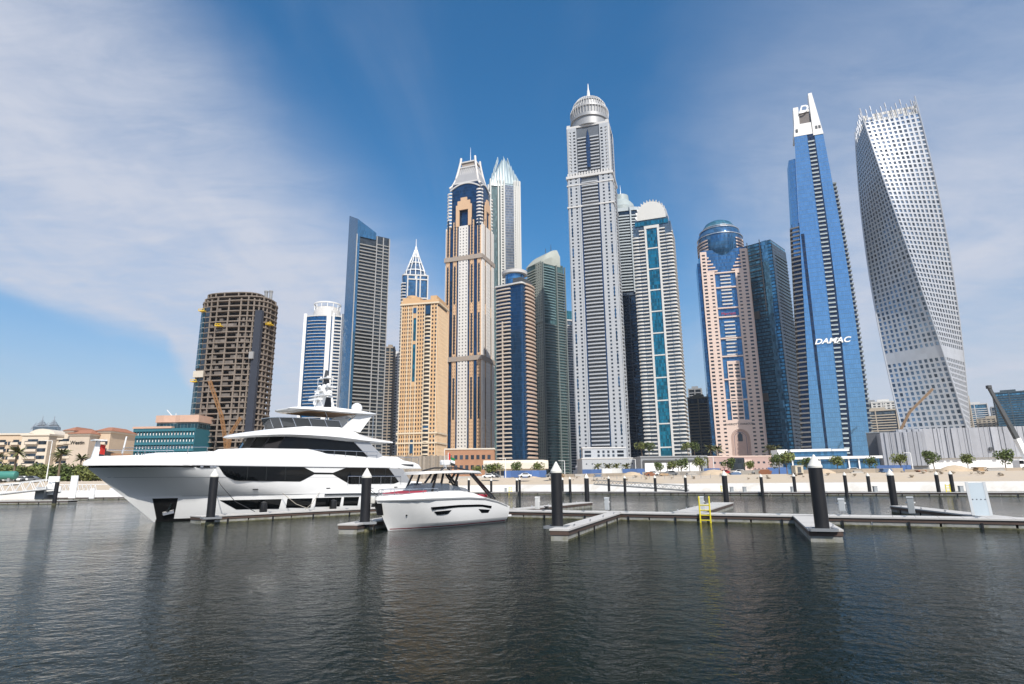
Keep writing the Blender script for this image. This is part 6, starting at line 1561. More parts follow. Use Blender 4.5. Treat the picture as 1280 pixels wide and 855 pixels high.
def ropebox(u, v, label):
    p = gz(u, v, DZ); T = thing('dock_winch', label, 'winch', (p.x, p.y, DZ), R(-20)); m = MB(); m.lathe([(.22, 0), (.22, .1), (.12, .12), (.12, .2), (.22, .22), (.22, .28)], 12); m.build('drum', black, T); m = MB(); m.box(-.3, .3, -.2, .2, -.0, .06); m.build('base', darkgrey, T)
ropebox(683, 637, 'small black winch on the main dock beside the middle pile')

# ================================================================== SHORE: LOW BUILDINGS
def lowbase(name, label, u0, u1, Y, rz=0, cat='building', group=None):
    a = at(u0, 585, Y); b = at(u1, 585, Y); T = thing(name, label, cat, ((a.x + b.x) / 2, Y, GZ), R(rz), group); return T, (b.x - a.x) / math.cos(R(rz)), (lambda u, v: at(u, v, Y).z - GZ)
def windows_row(T, xs, z, w_, h, y, mat=win_dark, name='window'):
    k = ('row', w_, h, mat.name)
    if k not in _pane: m = MB(); m.box(-w_ / 2, w_ / 2, -.06, .05, -h / 2, h / 2); _pane[k] = m.mesh(name, mat)
    for x in xs: inst(_pane[k], name, T, (x, y, z))
# grey podium under the tallest tower
T, L, zf = lowbase('grey_podium', 'pale grey podium building at the foot of the tallest domed skyscraper', 728, 803, 500)
z1, z2 = zf(760, 573.5), zf(760, 561)
m = MB(); m.box(-L / 2, L / 2, 0, 40, 0, z1); m.build('lower_wall', greywall, T)
m = MB(); m.box(-L / 2 - .4, L / 2 + .4, -.4, 40.2, z1, z1 + .9); m.build('parapet', white, T)
windows_row(T, [-L / 2 + 4 + i * (L - 8) / 3 for i in range(4)], z1 * .45, 6.5, 1.5, -.02, midgrey, 'louvre')
windows_row(T, [-L / 2 + 3.5 + i * (L - 7) / 9 for i in range(10)], z1 * .75, 1.0, 1.0, -.02)
T2, L2, zf2 = lowbase('grey_podium_block', 'four storey grey block standing over the pale grey podium, below the tallest skyscraper', 729, 783, 522)
m = MB(); m.box(-L2 / 2, L2 / 2, 0, 12, 0, z2 + 1.5); m.build('wall', greywall, T2)
m = MB(); m.box(-L2 / 2 - .4, L2 / 2 + .4, -.5, 12.2, z2 + 1.5, z2 + 2.6); m.build('cornice', white, T2)
for r_ in range(2):
    zz = z1 + 3.5 + r_ * (z2 - z1) * .40
    windows_row(T2, [-L2 * .13 + i * 4.2 for i in range(5)], zz, 1.9, 2.0, -.02); windows_row(T2, [-L2 * .38, L2 * .38], zz, 5.5, 2.0, -.02)
# dark framed podium under the cream tower
T, L, zf = lowbase('dark_framed_podium', 'low podium with a dark frame and white panels below the fan roofed skyscraper', 802, 885, 470)
z1 = zf(840, 571)
m = MB(); m.box(-L / 2, L / 2, 1.5, 35, 0, z1 - .2); m.build('wall', midgrey, T)
for i in range(5):
    m = MB(); m.box(-L * .45 + i * L * .17 + .4, -L * .45 + (i + 1) * L * .17 - .4, 1.1, 1.49, .5, z1 * .72); m.build('panel', white_paint, T)
m = MB(); m.box(-L * .47, L * .42, 0, 1.1, z1 * .80, z1 * .80 + 1.0); m.box(-L * .47, -L * .455, 0, 1.1, 0, z1 * .80); m.box(L * .405, L * .42, 0, 1.1, 0, z1 * .80); m.build('frame', darkgrey, T)
m = MB(); m.box(-L / 2 - .5, L / 2 + .5, .8, 35.2, z1 - .2, z1 + .8); m.build('roof_edge', midgrey, T)
# pink podium
T, L, zf = lowbase('pink_podium', 'pink stone podium in front of the pale pink arched skyscraper', 886, 968, 480)
z1 = zf(925, 571); pk = PM('pink_podium_stone', (.42, .30, .27), .8, var=.1)
m = MB(); m.box(-L / 2, L / 2, 0, 40, 0, z1); m.build('wall', pk, T)
m = MB(); m.box(-L / 2 - .3, L / 2 + .3, -.3, 40.2, z1, z1 + .8); m.build('parapet', PM('pink_stone', (.6, .45, .38)), T)
windows_row(T, [-L / 2 + 5 + i * 4.4 for i in range(4)] + [L / 2 - 16 + i * 4.2 for i in range(3)], z1 * .72, 1.8, 1.5, -.02)
windows_row(T, [-L / 2 + 3 + i * 3 for i in range(6)] + [L / 2 - 18 + i * 3 for i in range(5)], z1 * .42, .8, .8, -.02)
m = MB(); m.box(-L * .17, L * .05, -.3, -.02, z1 * .3, z1 * .95); m.build('glazed_entrance', GM('smoke_glass', (.05, .065, .08)), T)
m = MB(); m.box(L * .05, L * .16, -.9, -.02, z1 * .25, z1 * .86); m.build('bay', PM('pink_stone', (.6, .45, .38)), T)
ca = MB(); ca.hexa([(-1.6, -3, 0), (1.6, -3, 0), (1.6, 0, .6), (-1.6, 0, .6)], [(-1.6, -3, .15), (1.6, -3, .15), (1.6, 0, .8), (-1.6, 0, .8)]); mca = ca.mesh('awning', PM('awning_red', (.45, .03, .03), .7))
for x in (-.40, -.28, -.20, -.12, -.04, .10, .16, .22): inst(mca, 'awning', T, (x * L, -.35, 3.3))
# low blue glass hall
T, L, zf = lowbase('blue_glass_hall', 'low sales hall with blue mirror glass and a white flat roof below the tapering skyscraper', 986, 1097, 300, -14)
z1, z2 = zf(1040, 571), zf(1040, 562)
hg = GM('hall_blue_glass', (.07, .21, .38), .45, floor=3.2, mull=1.5, var=.25)
m = MB(); m.box(-L / 2 + 2, L / 2 - 1, 2, 20, 0, z1 - 1.0); m.build('glass_wall', hg, T)
m = MB(); m.box(-L / 2, L / 2, 0, 22, z1 - 1.0, z1 + .2); m.build('roof', white_paint, T)
m = MB(); m.box(-L * .36, L * .18, 4, 18, z1 + .2, z2 - .6); m.build('upper_glass', hg, T)
m = MB(); m.box(-L * .40, L * .02, 3, 19, z2 - .6, z2 + .6); m.box(L * .03, L * .2, 3, 19, z2 - .6, z2 + .4); m.build('upper_roof', white_paint, T)
for x in (-.40, -.12, .17, .27): m = MB(); m.box(x * L - .3, x * L + .3, .8, 1.4, 0, z1 - 1.0); m.build('column', white_paint, T)
T, L, zf = lowbase('blue_white_kiosk', 'small white kiosk with a blue glass door left of the low sales hall', 974, 987, 310)
m = MB(); m.box(-L / 2, L / 2, 0, 8, 0, zf(980, 562)); m.build('wall', white_paint, T); m = MB(); m.box(-L * .1, L * .42, -.1, -.01, .5, zf(980, 567)); m.build('glass_door', hg, T)
# ribbed grey hall under the twisted tower
def ribhall(label, u0, u1, Y, vt, dep, rz=-16, white_base=True):
    T, L, zf = lowbase('ribbed_hall', label, u0, u1, Y, rz, group='ribbed grey halls'); z1 = zf((u0 + u1) / 2, vt); z0 = 8.0 if white_base else 4.5
    cm = PM('ribbed_metal', (.40, .41, .44), .45, metal=.25, var=.1, scale=.3, isl=.12)
    m = MB(); m.box(-L / 2, L / 2, .3, dep, z0, z1 - .3); m.build('body', PM('hall_grey', (.26, .27, .29), .6), T)
    n = int(L / 1.3); rnd = random.Random(int(u0)); x = -L / 2
    m = MB()
    while x < L / 2 - 1.2:
        wd = rnd.choice((.7, 1.1, 1.7, 2.2)); d = rnd.choice((0, .35, .7)); x1 = min(x + wd, L / 2); m.hexa([(x, .32, z0 - .2), (x + .08, -d, z0 - .2), (x1 - .08, -d - .1, z0 - .2), (x1, .32, z0 - .2)], [(x, .32, z1), (x + .08, -d, z1), (x1 - .08, -d - .1, z1), (x1, .32, z1)]); x = x1 + .04
    m.build('cladding', cm, T, recalc=True)
    m = MB(); m.box(-L / 2 + 1, L / 2, 1.0, dep - .5, 0, z0); m.build('base_wall', white_paint if white_base else midgrey, T)
    return T, L
T, L = ribhall('large corrugated grey hall on a white base at right, below the twisted skyscraper', 1142, 1330, 300, 534, 40, -14)
m = MB(); m.box(L * .02, L * .02 + 1.2, -1.0, -.2, 11, 12.6); m.build('vent', darkgrey, T)
ribhall('smaller corrugated hall set back beside the tapering blue skyscraper', 1112, 1156, 306, 540, 30, -24, False)
T, L, zf = lowbase('shaded_hall_side', 'shaded side wall left of the corrugated halls, painted dark', 1094, 1116, 322, -40)  # unlit end face of the halls, its shade put into the colour
m = MB(); m.box(-L / 2, L / 2, 0, 20, 0, zf(1105, 541)); m.build('wall', PM('shaded_panel', (.10, .105, .115), .6), T); m = MB(); m.box(-L / 2 - .2, L / 2 + .2, -.2, 20.2, zf(1105, 541), zf(1105, 540)); m.build('roof_edge', midgrey, T)
# cream curved pavilion and sheet pile wall
T, L, zf = lowbase('curved_pavilion', 'long low cream pavilion with a rounded roof below the banded blue skyscraper', 604, 686, 420)
z1 = zf(640, 575); crm_ = PM('cream_wall', (.62, .56, .47))
m = MB(); m.loft([[(-L / 2, 0, z1 * .55), (-L / 2, .3, z1 * .85), (-L / 2, 2.5, z1), (-L / 2, 22, z1), (-L / 2, 22, z1 * .55)], [(L / 2 - 4, 0, z1 * .55), (L / 2 - 4, .3, z1 * .85), (L / 2 - 4, 2.5, z1), (L / 2 - 4, 22, z1), (L / 2 - 4, 22, z1 * .55)], [(L / 2, 4, z1 * .55), (L / 2, 4.3, z1 * .85), (L / 2, 6, z1 * .98), (L / 2, 22, z1), (L / 2, 22, z1 * .55)]]); m.build('roof', crm_, T, smooth=40)
m = MB(); m.box(-L / 2 + 1, L / 2 - 2, 4, 20, 0, z1 * .55); m.build('wall', crm_, T)
windows_row(T, [-L / 2 + 5 + i * (L - 10) / 8 for i in range(9)], z1 * .3, 3.6, z1 * .3, 3.97)
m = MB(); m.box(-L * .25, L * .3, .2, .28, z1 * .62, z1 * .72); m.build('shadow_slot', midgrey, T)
T, L, zf = lowbase('brick_retail_block', 'orange brick low block with white posts at the foot of the lattice crowned skyscraper', 556, 618, 460)
z1 = zf(590, 562); orb = PM('orange_brick', (.36, .19, .11), .8, var=.15)
m = MB(); m.box(-L / 2, L / 2, 0, 25, 0, z1); m.build('wall', orb, T); m = MB(); m.box(-L / 2 - .5, L / 2 + .5, -.5, 25.3, z1, z1 + 1); m.build('cornice', crm_, T)
windows_row(T, [-L / 2 + 4 + i * (L - 8) / 7 for i in range(8)], z1 * .75, 2.4, 3.2, -.02); windows_row(T, [-L / 2 + 4 + i * (L - 8) / 7 for i in range(8)], z1 * .42, 2.4, 3.2, -.02)
def sheetwall():
    Y0 = 262; a = at(488, 585, Y0); b = at(564, 585, Y0); T = thing('sheet_pile_wall', 'tall brown grey wall of upright planks behind the yacht stern', 'wall', (a.x, Y0, GZ), 0)
    z1 = at(530, 569, Y0).z - GZ; n = 30; L = b.x - a.x; rnd = random.Random(5); pm_ = PM('weathered_plank', (.27, .235, .195), .85, var=.25, scale=.5, stretch=(1, 1, .1), isl=.25)
    for i in range(n): m = MB(); d = .35 * (i % 2); m.box(L * i / n + .02, L * (i + 1) / n - .02, d, d + .4, 0, z1 * (.96 + .05 * rnd.random())); m.build('plank', pm_, T)
sheetwall()

# ================================================================== LEFT SHORE
def teal_hotel():
    T, L, zf = lowbase('teal_hotel', 'teal clad hotel with rows of white framed windows and a pink penthouse', 159, 240, 400, -4)
    te = PM('teal_cladding', (.03, .14, .18), .45, var=.1, scale=.3); z1 = zf(200, 536); zp = zf(205, 520); pkm = PM('salmon_render', (.55, .36, .27), .7)
    m = MB(); m.box(-L / 2, L / 2, 1.2, 30, 0, z1); m.build('wall', te, T)
    n = 8; fh = z1 / n
    for j in range(n):
        m = MB(); m.box(-L / 2 - .1, L / 2 + .1, 0, 1.2, j * fh + fh * .62, (j + 1) * fh + (0 if j < n - 1 else .3)); m.build('spandrel', te, T)
    for k in range(21): m = MB(); x = -L / 2 + L * k / 20; m.box(x - .18, x + .18, .3, 1.19, 0, z1); m.build('fin', te, T)
    for j in range(2, n): windows_row(T, [-L / 2 + L * (k + .5) / 20 for k in range(16)], j * fh + fh * .3, L / 20 * .55, fh * .42, 1.15, win_dark)
    for j in range(2, n): 
        m = MB()
        for k in range(20): x = -L / 2 + L * (k + .25) / 20; m.box(x, x + .5, .9, 1.15, j * fh + .2, j * fh + 1.7)
        tag(m.build('white_door', white_paint, T), kind='stuff')
    m = MB(); m.box(-L / 2 - .6, L * .12, -.4, 30.4, z1 + .3, z1 + 1.6); m.build('roof_band', pkm, T)
    m = MB(); m.box(-L * .18, L / 2, 3, 26, z1 + .3, z1 + 4.4); m.build('penthouse_glass', GM('dark_teal_glass', (.02, .07, .095)), T)
    m = MB(); m.prism([(-L * .19, 2), (-L * .05, 1.4), (L * .12, 2.6), (L * .22, 1.4), (L / 2 + .6, 2), (L / 2 + .6, 27), (-L * .19, 27)], z1 + 4.4, zp + .6); m.build('penthouse_roof', pkm, T)
    m = MB(); m.bar((-L * .05, 12, zp), (-L * .18, 12, zp + 5.5), .4); m.bar((-L * .02, 12, zp), (-L * .02, 12, zp + 3), .4); m.build('roof_crane', white_paint, T)
teal_hotel()
def beige_hotel():
    T, L, zf = lowbase('beige_hotel', 'beige resort hotel with red tiled roofs and black lettering, at far left', -40, 132, 300, 3)
    bg_ = PM('beige_render', (.56, .44, .32), .8, var=.08, scale=.15); lt = PM('pale_render', (.60, .52, .42), .8, var=.08, scale=.15); tile = PM('red_tile', (.34, .15, .09), .8, var=.2, scale=2)
    X = lambda u: (at(u, 560, 300).x - T.location.x)
    blocks = ((-40, 34, 544, 0, bg_), (32, 64, 545, -3, lt), (63, 88, 549, 3, lt), (84, 94, 541, -4, lt), (92, 116, 545, -5, PM('grey_render', (.50, .42, .34), .8)), (114, 130, 540, 2, bg_))
    for i, (u0, u1, vt, y, mt) in enumerate(blocks):
        z = zf((u0 + u1) / 2, vt); m = MB(); m.box(X(u0), X(u1), y, y + 22, 0, z); m.build('wall', mt, T)
        m = MB(); m.box(X(u0) - .5, X(u1) + .5, y - .6, y + 22.4, z, z + .8); m.build('cornice', crm_, T)
        if i in (3, 4, 5): m = MB(); x0, x1 = X(u0) - 1, X(u1) + 1; m.hexa([(x0, y - 1.2, z + .8), (x1, y - 1.2, z + .8), (x1, y + 23, z + .8), (x0, y + 23, z + .8)], [(x0 + 3, y + 5, z + 3.0), (x1 - 3, y + 5, z + 3.0), (x1 - 3, y + 17, z + 3.0), (x0 + 3, y + 17, z + 3.0)]); m.build('tiled_roof', tile, T)
    m = MB(); zb_ = zf(45, 546); xc = (X(26) + X(62)) / 2; w_ = (X(62) - X(26)) / 2
    m.loft([[(xc - w_ * math.cos(PI * i / 12), y, zb_ + 4.2 * math.sin(PI * i / 12)) for i in range(13)] for y in (3, 20)]); m.build('barrel_roof', crm_, T, smooth=40)
    fh = 3.5
    for u0, u1, y, n, r0 in ((-38, 32, 0, 16, 5), (36, 42, -3, 2, 3), (52, 62, -3, 3, 3), (66, 86, 3, 5, 3), (86, 92, -4, 2, 3), (117, 128, 2, 3, 3)):
        for j in range(2, 10):
            z = 2 + j * fh
            if z > zf((u0 + u1) / 2, 552): break
            windows_row(T, [X(u0) + (X(u1) - X(u0)) * (k + .5) / n for k in range(n)], z, 1.3, 1.7, y - .03)
    rb = MB(); rb.box(-1.8, 1.8, -1.3, 0, 0, .3); rb.box(-1.8, 1.8, -1.3, -1.15, .3, 1.2); mr = rb.mesh('balcony', lt); dd = MB(); dd.box(-1.4, 1.4, -.06, .04, .3, 2.5); md = dd.mesh('balcony_door', win_dark)
    for u, y in ((43, -3), (48, -3), (70, 3), (86, -4), (91, -4), (20, 0), (4, 0), (122, 2)):
        for j in range(2, 8):
            z = 1.2 + j * fh
            if z < zf(u, 553): inst(mr, 'balcony', T, (X(u), y, z)); inst(md, 'balcony_door', T, (X(u), y - .02, z))
    text_mesh('Westin', 2.3, .15, PM('sign_black', (.02, .02, .02), .5), 'sign', T, (X(102.5), -5.2, zf(104, 554)), (PI / 2, 0, 0))
beige_hotel()
for u, k in ((42.5, 0), (57.5, 1)):
    p = at(u, 590, 1500); T = thing('pointed_tower', ('grey sail topped tower tip far behind the beige hotel, the left one', 'grey sail topped tower tip far behind the beige hotel, the right one')[k], 'tower', (p.x, 1500, GZ), .4, 'twin far towers')
    z1, z2 = at(u, 534, 1500).z - GZ, at(u, 520, 1500).z - GZ; gr = PM('far_steel', (.22, .25, .29), .5)
    m = MB(); m.prism(rpoly(26, 26), 0, z1); m.build('body', grey_g, T)
    for i in range(5): m = MB(); s_ = 12 - i * 2.3; m.prism(rpoly(2 * s_, 2 * s_), z1 + i * 3.6, z1 + i * 3.6 + 1.8); m.build('tier', gr, T)
    m = MB(); m.lathe([(1.4, z1), (.9, z1 + 18), (.4, z2)], 6)
    m.build('mast', gr, T)
    m = MB(); m.hexa([(-22, 0, z1 - 6), (-18, 0, z1 - 6), (-18, 1, z1 - 6), (-22, 1, z1 - 6)], [(-11, 0, z1 + 12), (-10.6, 0, z1 + 12), (-10.6, 1, z1 + 12), (-11, 1, z1 + 12)]); m.build('sail', gr, T)
# cranes
def boomcrane(label, pts, Y, col, w_=1.1, name='boom_crane', cat='crane'):
    P = [at(u, v, Y) for u, v in pts]; b0 = P[-1]; T = thing(name, label, cat, (b0.x, Y, GZ), 0)
    Q = [Vector((p.x - b0.x, 0, p.z - GZ)) for p in P]
    m = MB(); m.box(-2.5, 2.5, -2, 2, .6, 3.0); m.build('cab', col, T, bevel=.1)
    m = MB(); m.box(-3, 3, -2.3, -1.4, 0, 1.1); m.box(-3, 3, 1.4, 2.3, 0, 1.1); m.build('crawler', black, T)
    for a, b in zip(Q[:-1], Q[1:]):
        m = MB(); d = (b - a).normalized(); s_ = Vector((-d.z, 0, d.x)) * w_ / 2
        for e in (-1, 1):
            for y in (-w_ / 2, w_ / 2): m.bar(a + s_ * e + Vector((0, y, 0)), b + s_ * e + Vector((0, y, 0)), .34)
        n = max(2, int((b - a).length / (w_ * 1.3)))
        for i in range(n):
            t0, t1 = a + (b - a) * i / n, a + (b - a) * (i + 1) / n
            for y in (-w_ / 2, w_ / 2): m.bar(t0 - s_ + Vector((0, y, 0)), t1 + s_ + Vector((0, y, 0)), .2)
        m.build('boom', col, T)
    return T
orange_c = PM('crane_orange', (.27, .14, .055), .5, var=.08)
boomcrane('orange lattice crane standing before the unfinished tower', [(262, 476), (277, 520), (282, 552), (284, 592)], 385, orange_c, 1.5)
boomcrane('short orange crane with a folded jib right of the taller orange crane', [(301, 522), (289, 541), (285, 562), (290, 592)], 380, orange_c, 1.3)
boomcrane('tan lattice crane boom leaning before the foot of the twisted skyscraper', [(1166, 486), (1137, 515), (1122, 545), (1118, 590)], 360, PM('crane_tan', (.26, .17, .10), .6), .8)
def telecrane():
    Y = 170; A, B, D_ = at(1236, 484, Y), at(1271, 548, Y), at(1286, 578, Y); T = thing('mobile_crane', 'white mobile crane with a long dark telescopic boom at the right edge', 'crane', (D_.x + 1, Y, GZ), 0)
    o = Vector((D_.x + 1, Y, GZ)); A, B, D_ = A - o, B - o, D_ - o
    m = MB(); m.bar(B, D_, 1.2, 1.3); m.build('boom', white_paint, T)
    m = MB(); m.bar(A, B, .62, .8); m.bar(A + (B - A) * .45, B, .82, .98); m.bar(A + (B - A) * .75, B + (D_ - B) * .1, .98, 1.12); m.build('boom_extension', darkgrey, T)
    m = MB(); m.box(A.x - .5, A.x + .5, A.y - .5, A.y + .5, A.z - .4, A.z + .5); m.build('boom_head', darkgrey, T)
    m = MB(); m.tube([A + Vector((0, -.3, -.4)), A + Vector((1.2, -.3, -13))], .04, 4); m.build('hoist_cable', darkgrey, T)
    m = MB(); m.box(-3, 8, -1.3, 1.3, .8, 2.6); m.build('carrier', white_paint, T, bevel=.1); m = MB(); m.box(-4.6, -3, -1.3, 1.3, .7, 3.0); m.build('cab', white_paint, T, bevel=.15); m = MB(); m.box(-4.64, -3.4, -1.34, -1.28, 1.9, 2.8); m.build('cab_window', yglass, T)
    w_ = MB(); w_.lathe([(.55, -.2), (.6, -.15), (.6, .15), (.55, .2)], 14); mw = w_.mesh('wheel', black)
    for x in (-3.6, -1.8, 2, 3.6, 5.4):
        o_ = inst(mw, 'wheel', T, (x, -1.25, .6)); o_.rotation_euler = (PI / 2, 0, 0)
telecrane()

# ================================================================== TREES, PALMS, LAMPS, CARS, HOARDINGS
leafm = PM('leaf_green', (.135, .155, .04), .7, var=.25, scale=.9, isl=.45)
leafd = PM('leaf_dark', (.085, .115, .03), .7, var=.25, scale=.9, isl=.45)
palmm = PM('palm_green', (.11, .115, .04), .7, var=.2, isl=.4)
bark = PM('bark', (.16, .12, .08), .9, var=.3, scale=2)
def leafmesh(seed, n, r, h, z0, leaf, lumps=6):
    rnd = random.Random(seed); b = MB()
    L = [(rnd.uniform(-.55, .55) * r, rnd.uniform(-.55, .55) * r, z0 + h * rnd.uniform(.3, .75), rnd.uniform(.38, .62) * r) for _ in range(lumps)]
    for i in range(n):
        c = L[rnd.randrange(lumps)]; d = Vector((rnd.gauss(0, 1), rnd.gauss(0, 1), rnd.gauss(0, .8))).normalized() * c[3] * rnd.uniform(.55, 1.08)
        p = Vector((c[0], c[1], c[2])) + d * Vector((1, 1, 1)).length / 1.73
        u_ = Vector((rnd.gauss(0, 1), rnd.gauss(0, 1), rnd.gauss(0, 1))).normalized(); v_ = u_.cross(Vector((rnd.gauss(0, 1), rnd.gauss(0, 1), rnd.gauss(0, 1)))).normalized(); s_ = leaf * rnd.uniform(.6, 1.3)
        b.face([p - u_ * s_, p + v_ * s_ * .6, p + u_ * s_, p - v_ * s_ * .6])
    return b
def trunkmesh(seed, h, r):
    rnd = random.Random(seed); b = MB(); t = (rnd.uniform(-.2, .2), rnd.uniform(-.2, .2))
    b.tube([(0, 0, 0), (t[0] * .4, t[1] * .4, h * .5), (t[0], t[1], h)], [r, r * .75, r * .6], 7)
    for k in range(4): a = k * 1.7 + rnd.random(); b.tube([(t[0], t[1], h * .9), (t[0] + math.cos(a) * h * .35, t[1] + math.sin(a) * h * .35, h * 1.45)], [r * .5, r * .2], 5)
    return b
TV = [(leafmesh(i, 520, 1.9, 3.0, 1.3, .24, 7).mesh('crown', (leafm, leafd)[i % 2], recalc=False), trunkmesh(i, 1.7, .12).mesh('trunk', bark)) for i in range(4)]
def tree(u, Y, s, i, label, group, name='shade_tree', cat='tree', squash=1.0):
    X = at(u, 590, Y).x; T = thing(name, label, cat, (X, Y, GZ), u * 1.3, group); T.scale = (s, s, s * squash)
    inst(TV[i % 4][0], 'crown', T); inst(TV[i % 4][1], 'trunk', T)
    return T
G1 = 'street trees along the far shore'
tl = [(597, 'low street tree before the orange brick block'), (613, 'thin street tree at the left end of the curved pavilion'), (621, 'pale street tree before the left half of the curved pavilion'), (645, 'round dense street tree before the middle of the curved pavilion'), (671, 'loose street tree before the right end of the curved pavilion'),
      (826, 'thin street tree before the white panels of the dark framed podium'), (842, 'yellowish street tree before the dark framed podium'), (852, 'street tree touching the yellowish one before the dark framed podium'), (874, 'round dark street tree before the right end of the dark framed podium'),
      (911, 'round street tree before the left half of the pink podium'), (938, 'street tree before the red awnings of the pink podium'), (974, 'broad street tree before the white kiosk'), (984, 'street tree between the white kiosk and the low sales hall'), (1008, 'low street tree before the left end of the low sales hall'), (1047, 'rounded street tree before the middle of the low sales hall'), (1088, 'street tree at the right end of the low sales hall'),
      (1128, 'flat street tree before the smaller corrugated hall'), (1169, 'street tree before the left end of the large corrugated hall'), (1211, 'loose street tree before the middle of the large corrugated hall'), (1258, 'sparse street tree nearest the mobile crane')]
for i, (u, lb) in enumerate(tl):
    Y = 235 - max(0, (u - 640)) * .12; tree(u, Y, 1.1 + .35 * ((i * 7) % 5) / 5 + (.25 if u in (645, 874, 974, 984) else 0), i, lb, G1)
for i, (u, lb) in enumerate(((804, 'podium tree at the left foot of the fan roofed skyscraper'), (813, 'podium tree beside the teal strip of the fan roofed skyscraper'), (862, 'podium tree at the right foot of the fan roofed skyscraper'), (870, 'small podium tree right of the fan roofed skyscraper'))):
    T = tree(u, 478, 2.5, i, lb, 'trees on the dark framed podium'); T.location.z = GZ + 17
BV = [leafmesh(40 + i, 950, 2.0, 3.4, -.1, .26, 9).mesh('crown', (leafm, leafd)[i % 2], recalc=False) for i in range(4)]
# palms
def palmmesh(seed, n=26, L=2.6, droop=1.1):
    rnd = random.Random(seed); b = MB()
    for i in range(n):
        a = 2 * PI * i / n + rnd.uniform(-.1, .1); e = rnd.uniform(-.35, 1.25); l = L * rnd.uniform(.8, 1.1); pts = []
        for k in range(6):
            t = k / 5; pts.append(Vector((math.cos(a) * l * t * math.cos(e * .6), math.sin(a) * l * t * math.cos(e * .6), l * t * math.sin(e) - droop * t * t)))
        for k in range(5):
            p, q = pts[k], pts[k + 1]; s_ = Vector((-math.sin(a), math.cos(a), 0)); w0 = .30 * math.sin(PI * (k + .3) / 5.5); w1 = .30 * math.sin(PI * (k + 1.3) / 5.6)
            b.face([p, q, q + s_ * w1 + Vector((0, 0, -w1 * .7)), p + s_ * w0 + Vector((0, 0, -w0 * .7))]); b.face([q, p, p - s_ * w0 + Vector((0, 0, -w0 * .7)), q - s_ * w1 + Vector((0, 0, -w1 * .7))])
    return b
PV = [palmmesh(i).mesh('crown', palmm, recalc=False) for i in range(3)]
def palm(u, Y, vt, label, group, i=0, s=1.0, zb=GZ):
    p = at(u, vt, Y); h = max(1.5, p.z - zb); T = thing('palm_tree', label, 'palm tree', (p.x, Y, zb), u, group)
    b = MB(); b.tube([(0, 0, 0), (.08, 0, h * .3), (.0, .1, h * .7), (0, 0, h)], [.32 * s, .24 * s, .21 * s, .26 * s], 8); b.build('trunk', bark, T, smooth=40)
    o = inst(PV[i % 3], 'crown', T, (0, 0, h)); o.scale = (s, s, s)
PG = 'date palms before the beige hotel'
palm(22, 190, 565, 'tall date palm before the left wing of the beige hotel', PG, 0, 1.25); palm(77, 180, 567, 'tall date palm in front of the balconies of the beige hotel', PG, 1, 1.2); palm(102, 215, 573, 'short date palm under the lettered wall of the beige hotel', PG, 2, 1.15); palm(-4, 190, 572, 'date palm cut by the left edge of the photo', PG, 0, 1.1)
for i, (u, lb) in enumerate(((888, 'podium palm at the left foot of the pink skyscraper'), (897, 'podium palm against the left wall of the pink skyscraper'), (962, 'podium palm at the right foot of the pink skyscraper'), (969, 'podium palm before the maroon plinth of the teal tower'))): palm(u, 485, 561, lb, 'palms on the pink podium', i, 2.3, GZ + 14)
for i, (u, lb) in enumerate(((747, 'small palm before the grey podium, the left one'), (760, 'small palm before the middle of the grey podium'), (770, 'small palm before the grey podium, right of the middle'), (783, 'small palm before the right end of the grey podium'))): palm(u, 300, 583, lb, 'small palms before the grey podium', i, 1.2)
# bushy hedge trees on the left shore
HG = 'bushy trees below the beige hotel'
hl = ['left edge of the photo', 'left palm', 'foot of the left palm', 'middle of the lower beige wing', 'blue sky gap of the hotel balconies', 'white lamp post', 'foot of the second palm', 'lettered wall', 'short palm', 'yacht bow', 'landing stage panels', 'red tiled end wing']
for i in range(15):
    u = -12 + i * 10.2; T = tree(u, 205 + (i * 5) % 14, 2.1 + .5 * ((i * 3) % 4) / 4, i, '', HG, 'bushy_tree', squash=.78 + .1 * (i % 3) / 2); T.children[0].data = BV[i % 4]
    T['label'] = ('bushy tree under the beige hotel, %s' % ('cut by the left edge of the photo', 'left of the first tall palm', 'just before the first tall palm stem', 'right of the first tall palm', 'under the plain lower wing', 'between the first palm and the lamp post', 'left of the white lamp post', 'behind the white lamp post', 'left of the second tall palm', 'behind the second tall palm stem', 'right of the second tall palm', 'left of the short palm', 'under the short palm', 'touching the yacht bow', 'mostly behind the yacht bow')[i])
# lamp posts
def lamp(u, Y, vt, label, lean=0, arm=1):
    p = at(u, 592, Y); h = at(u, vt, Y).z - GZ; T = thing('street_lamp', label, 'street lamp', (p.x, Y, GZ), 0, 'white street lamps on the shore')
    m = MB(); m.tube([(0, 0, 0), (0, 0, h)], [.16, .09], 8); m.build('post', white_paint, T, smooth=40)
    m = MB(); m.bar((0, 0, h), (-1.5 * arm, 0, h + .05), .12); m.box(-1.9 * arm - .35, -1.9 * arm + .35, -.16, .16, h - .02, h + .1); m.build('lamp_head', white_paint, T)
lamp(59, 185, 551, 'white street lamp before the beige hotel at far left'); lamp(632, 225, 573, 'white street lamp before the curved pavilion'); lamp(706, 225, 576, 'white street lamp behind the middle pile'); lamp(795, 225, 574, 'white street lamp before the right end of the grey podium'); lamp(893, 220, 571, 'white street lamp before the pink podium'); lamp(1142, 190, 566, 'white street lamp before the corrugated halls', arm=1)
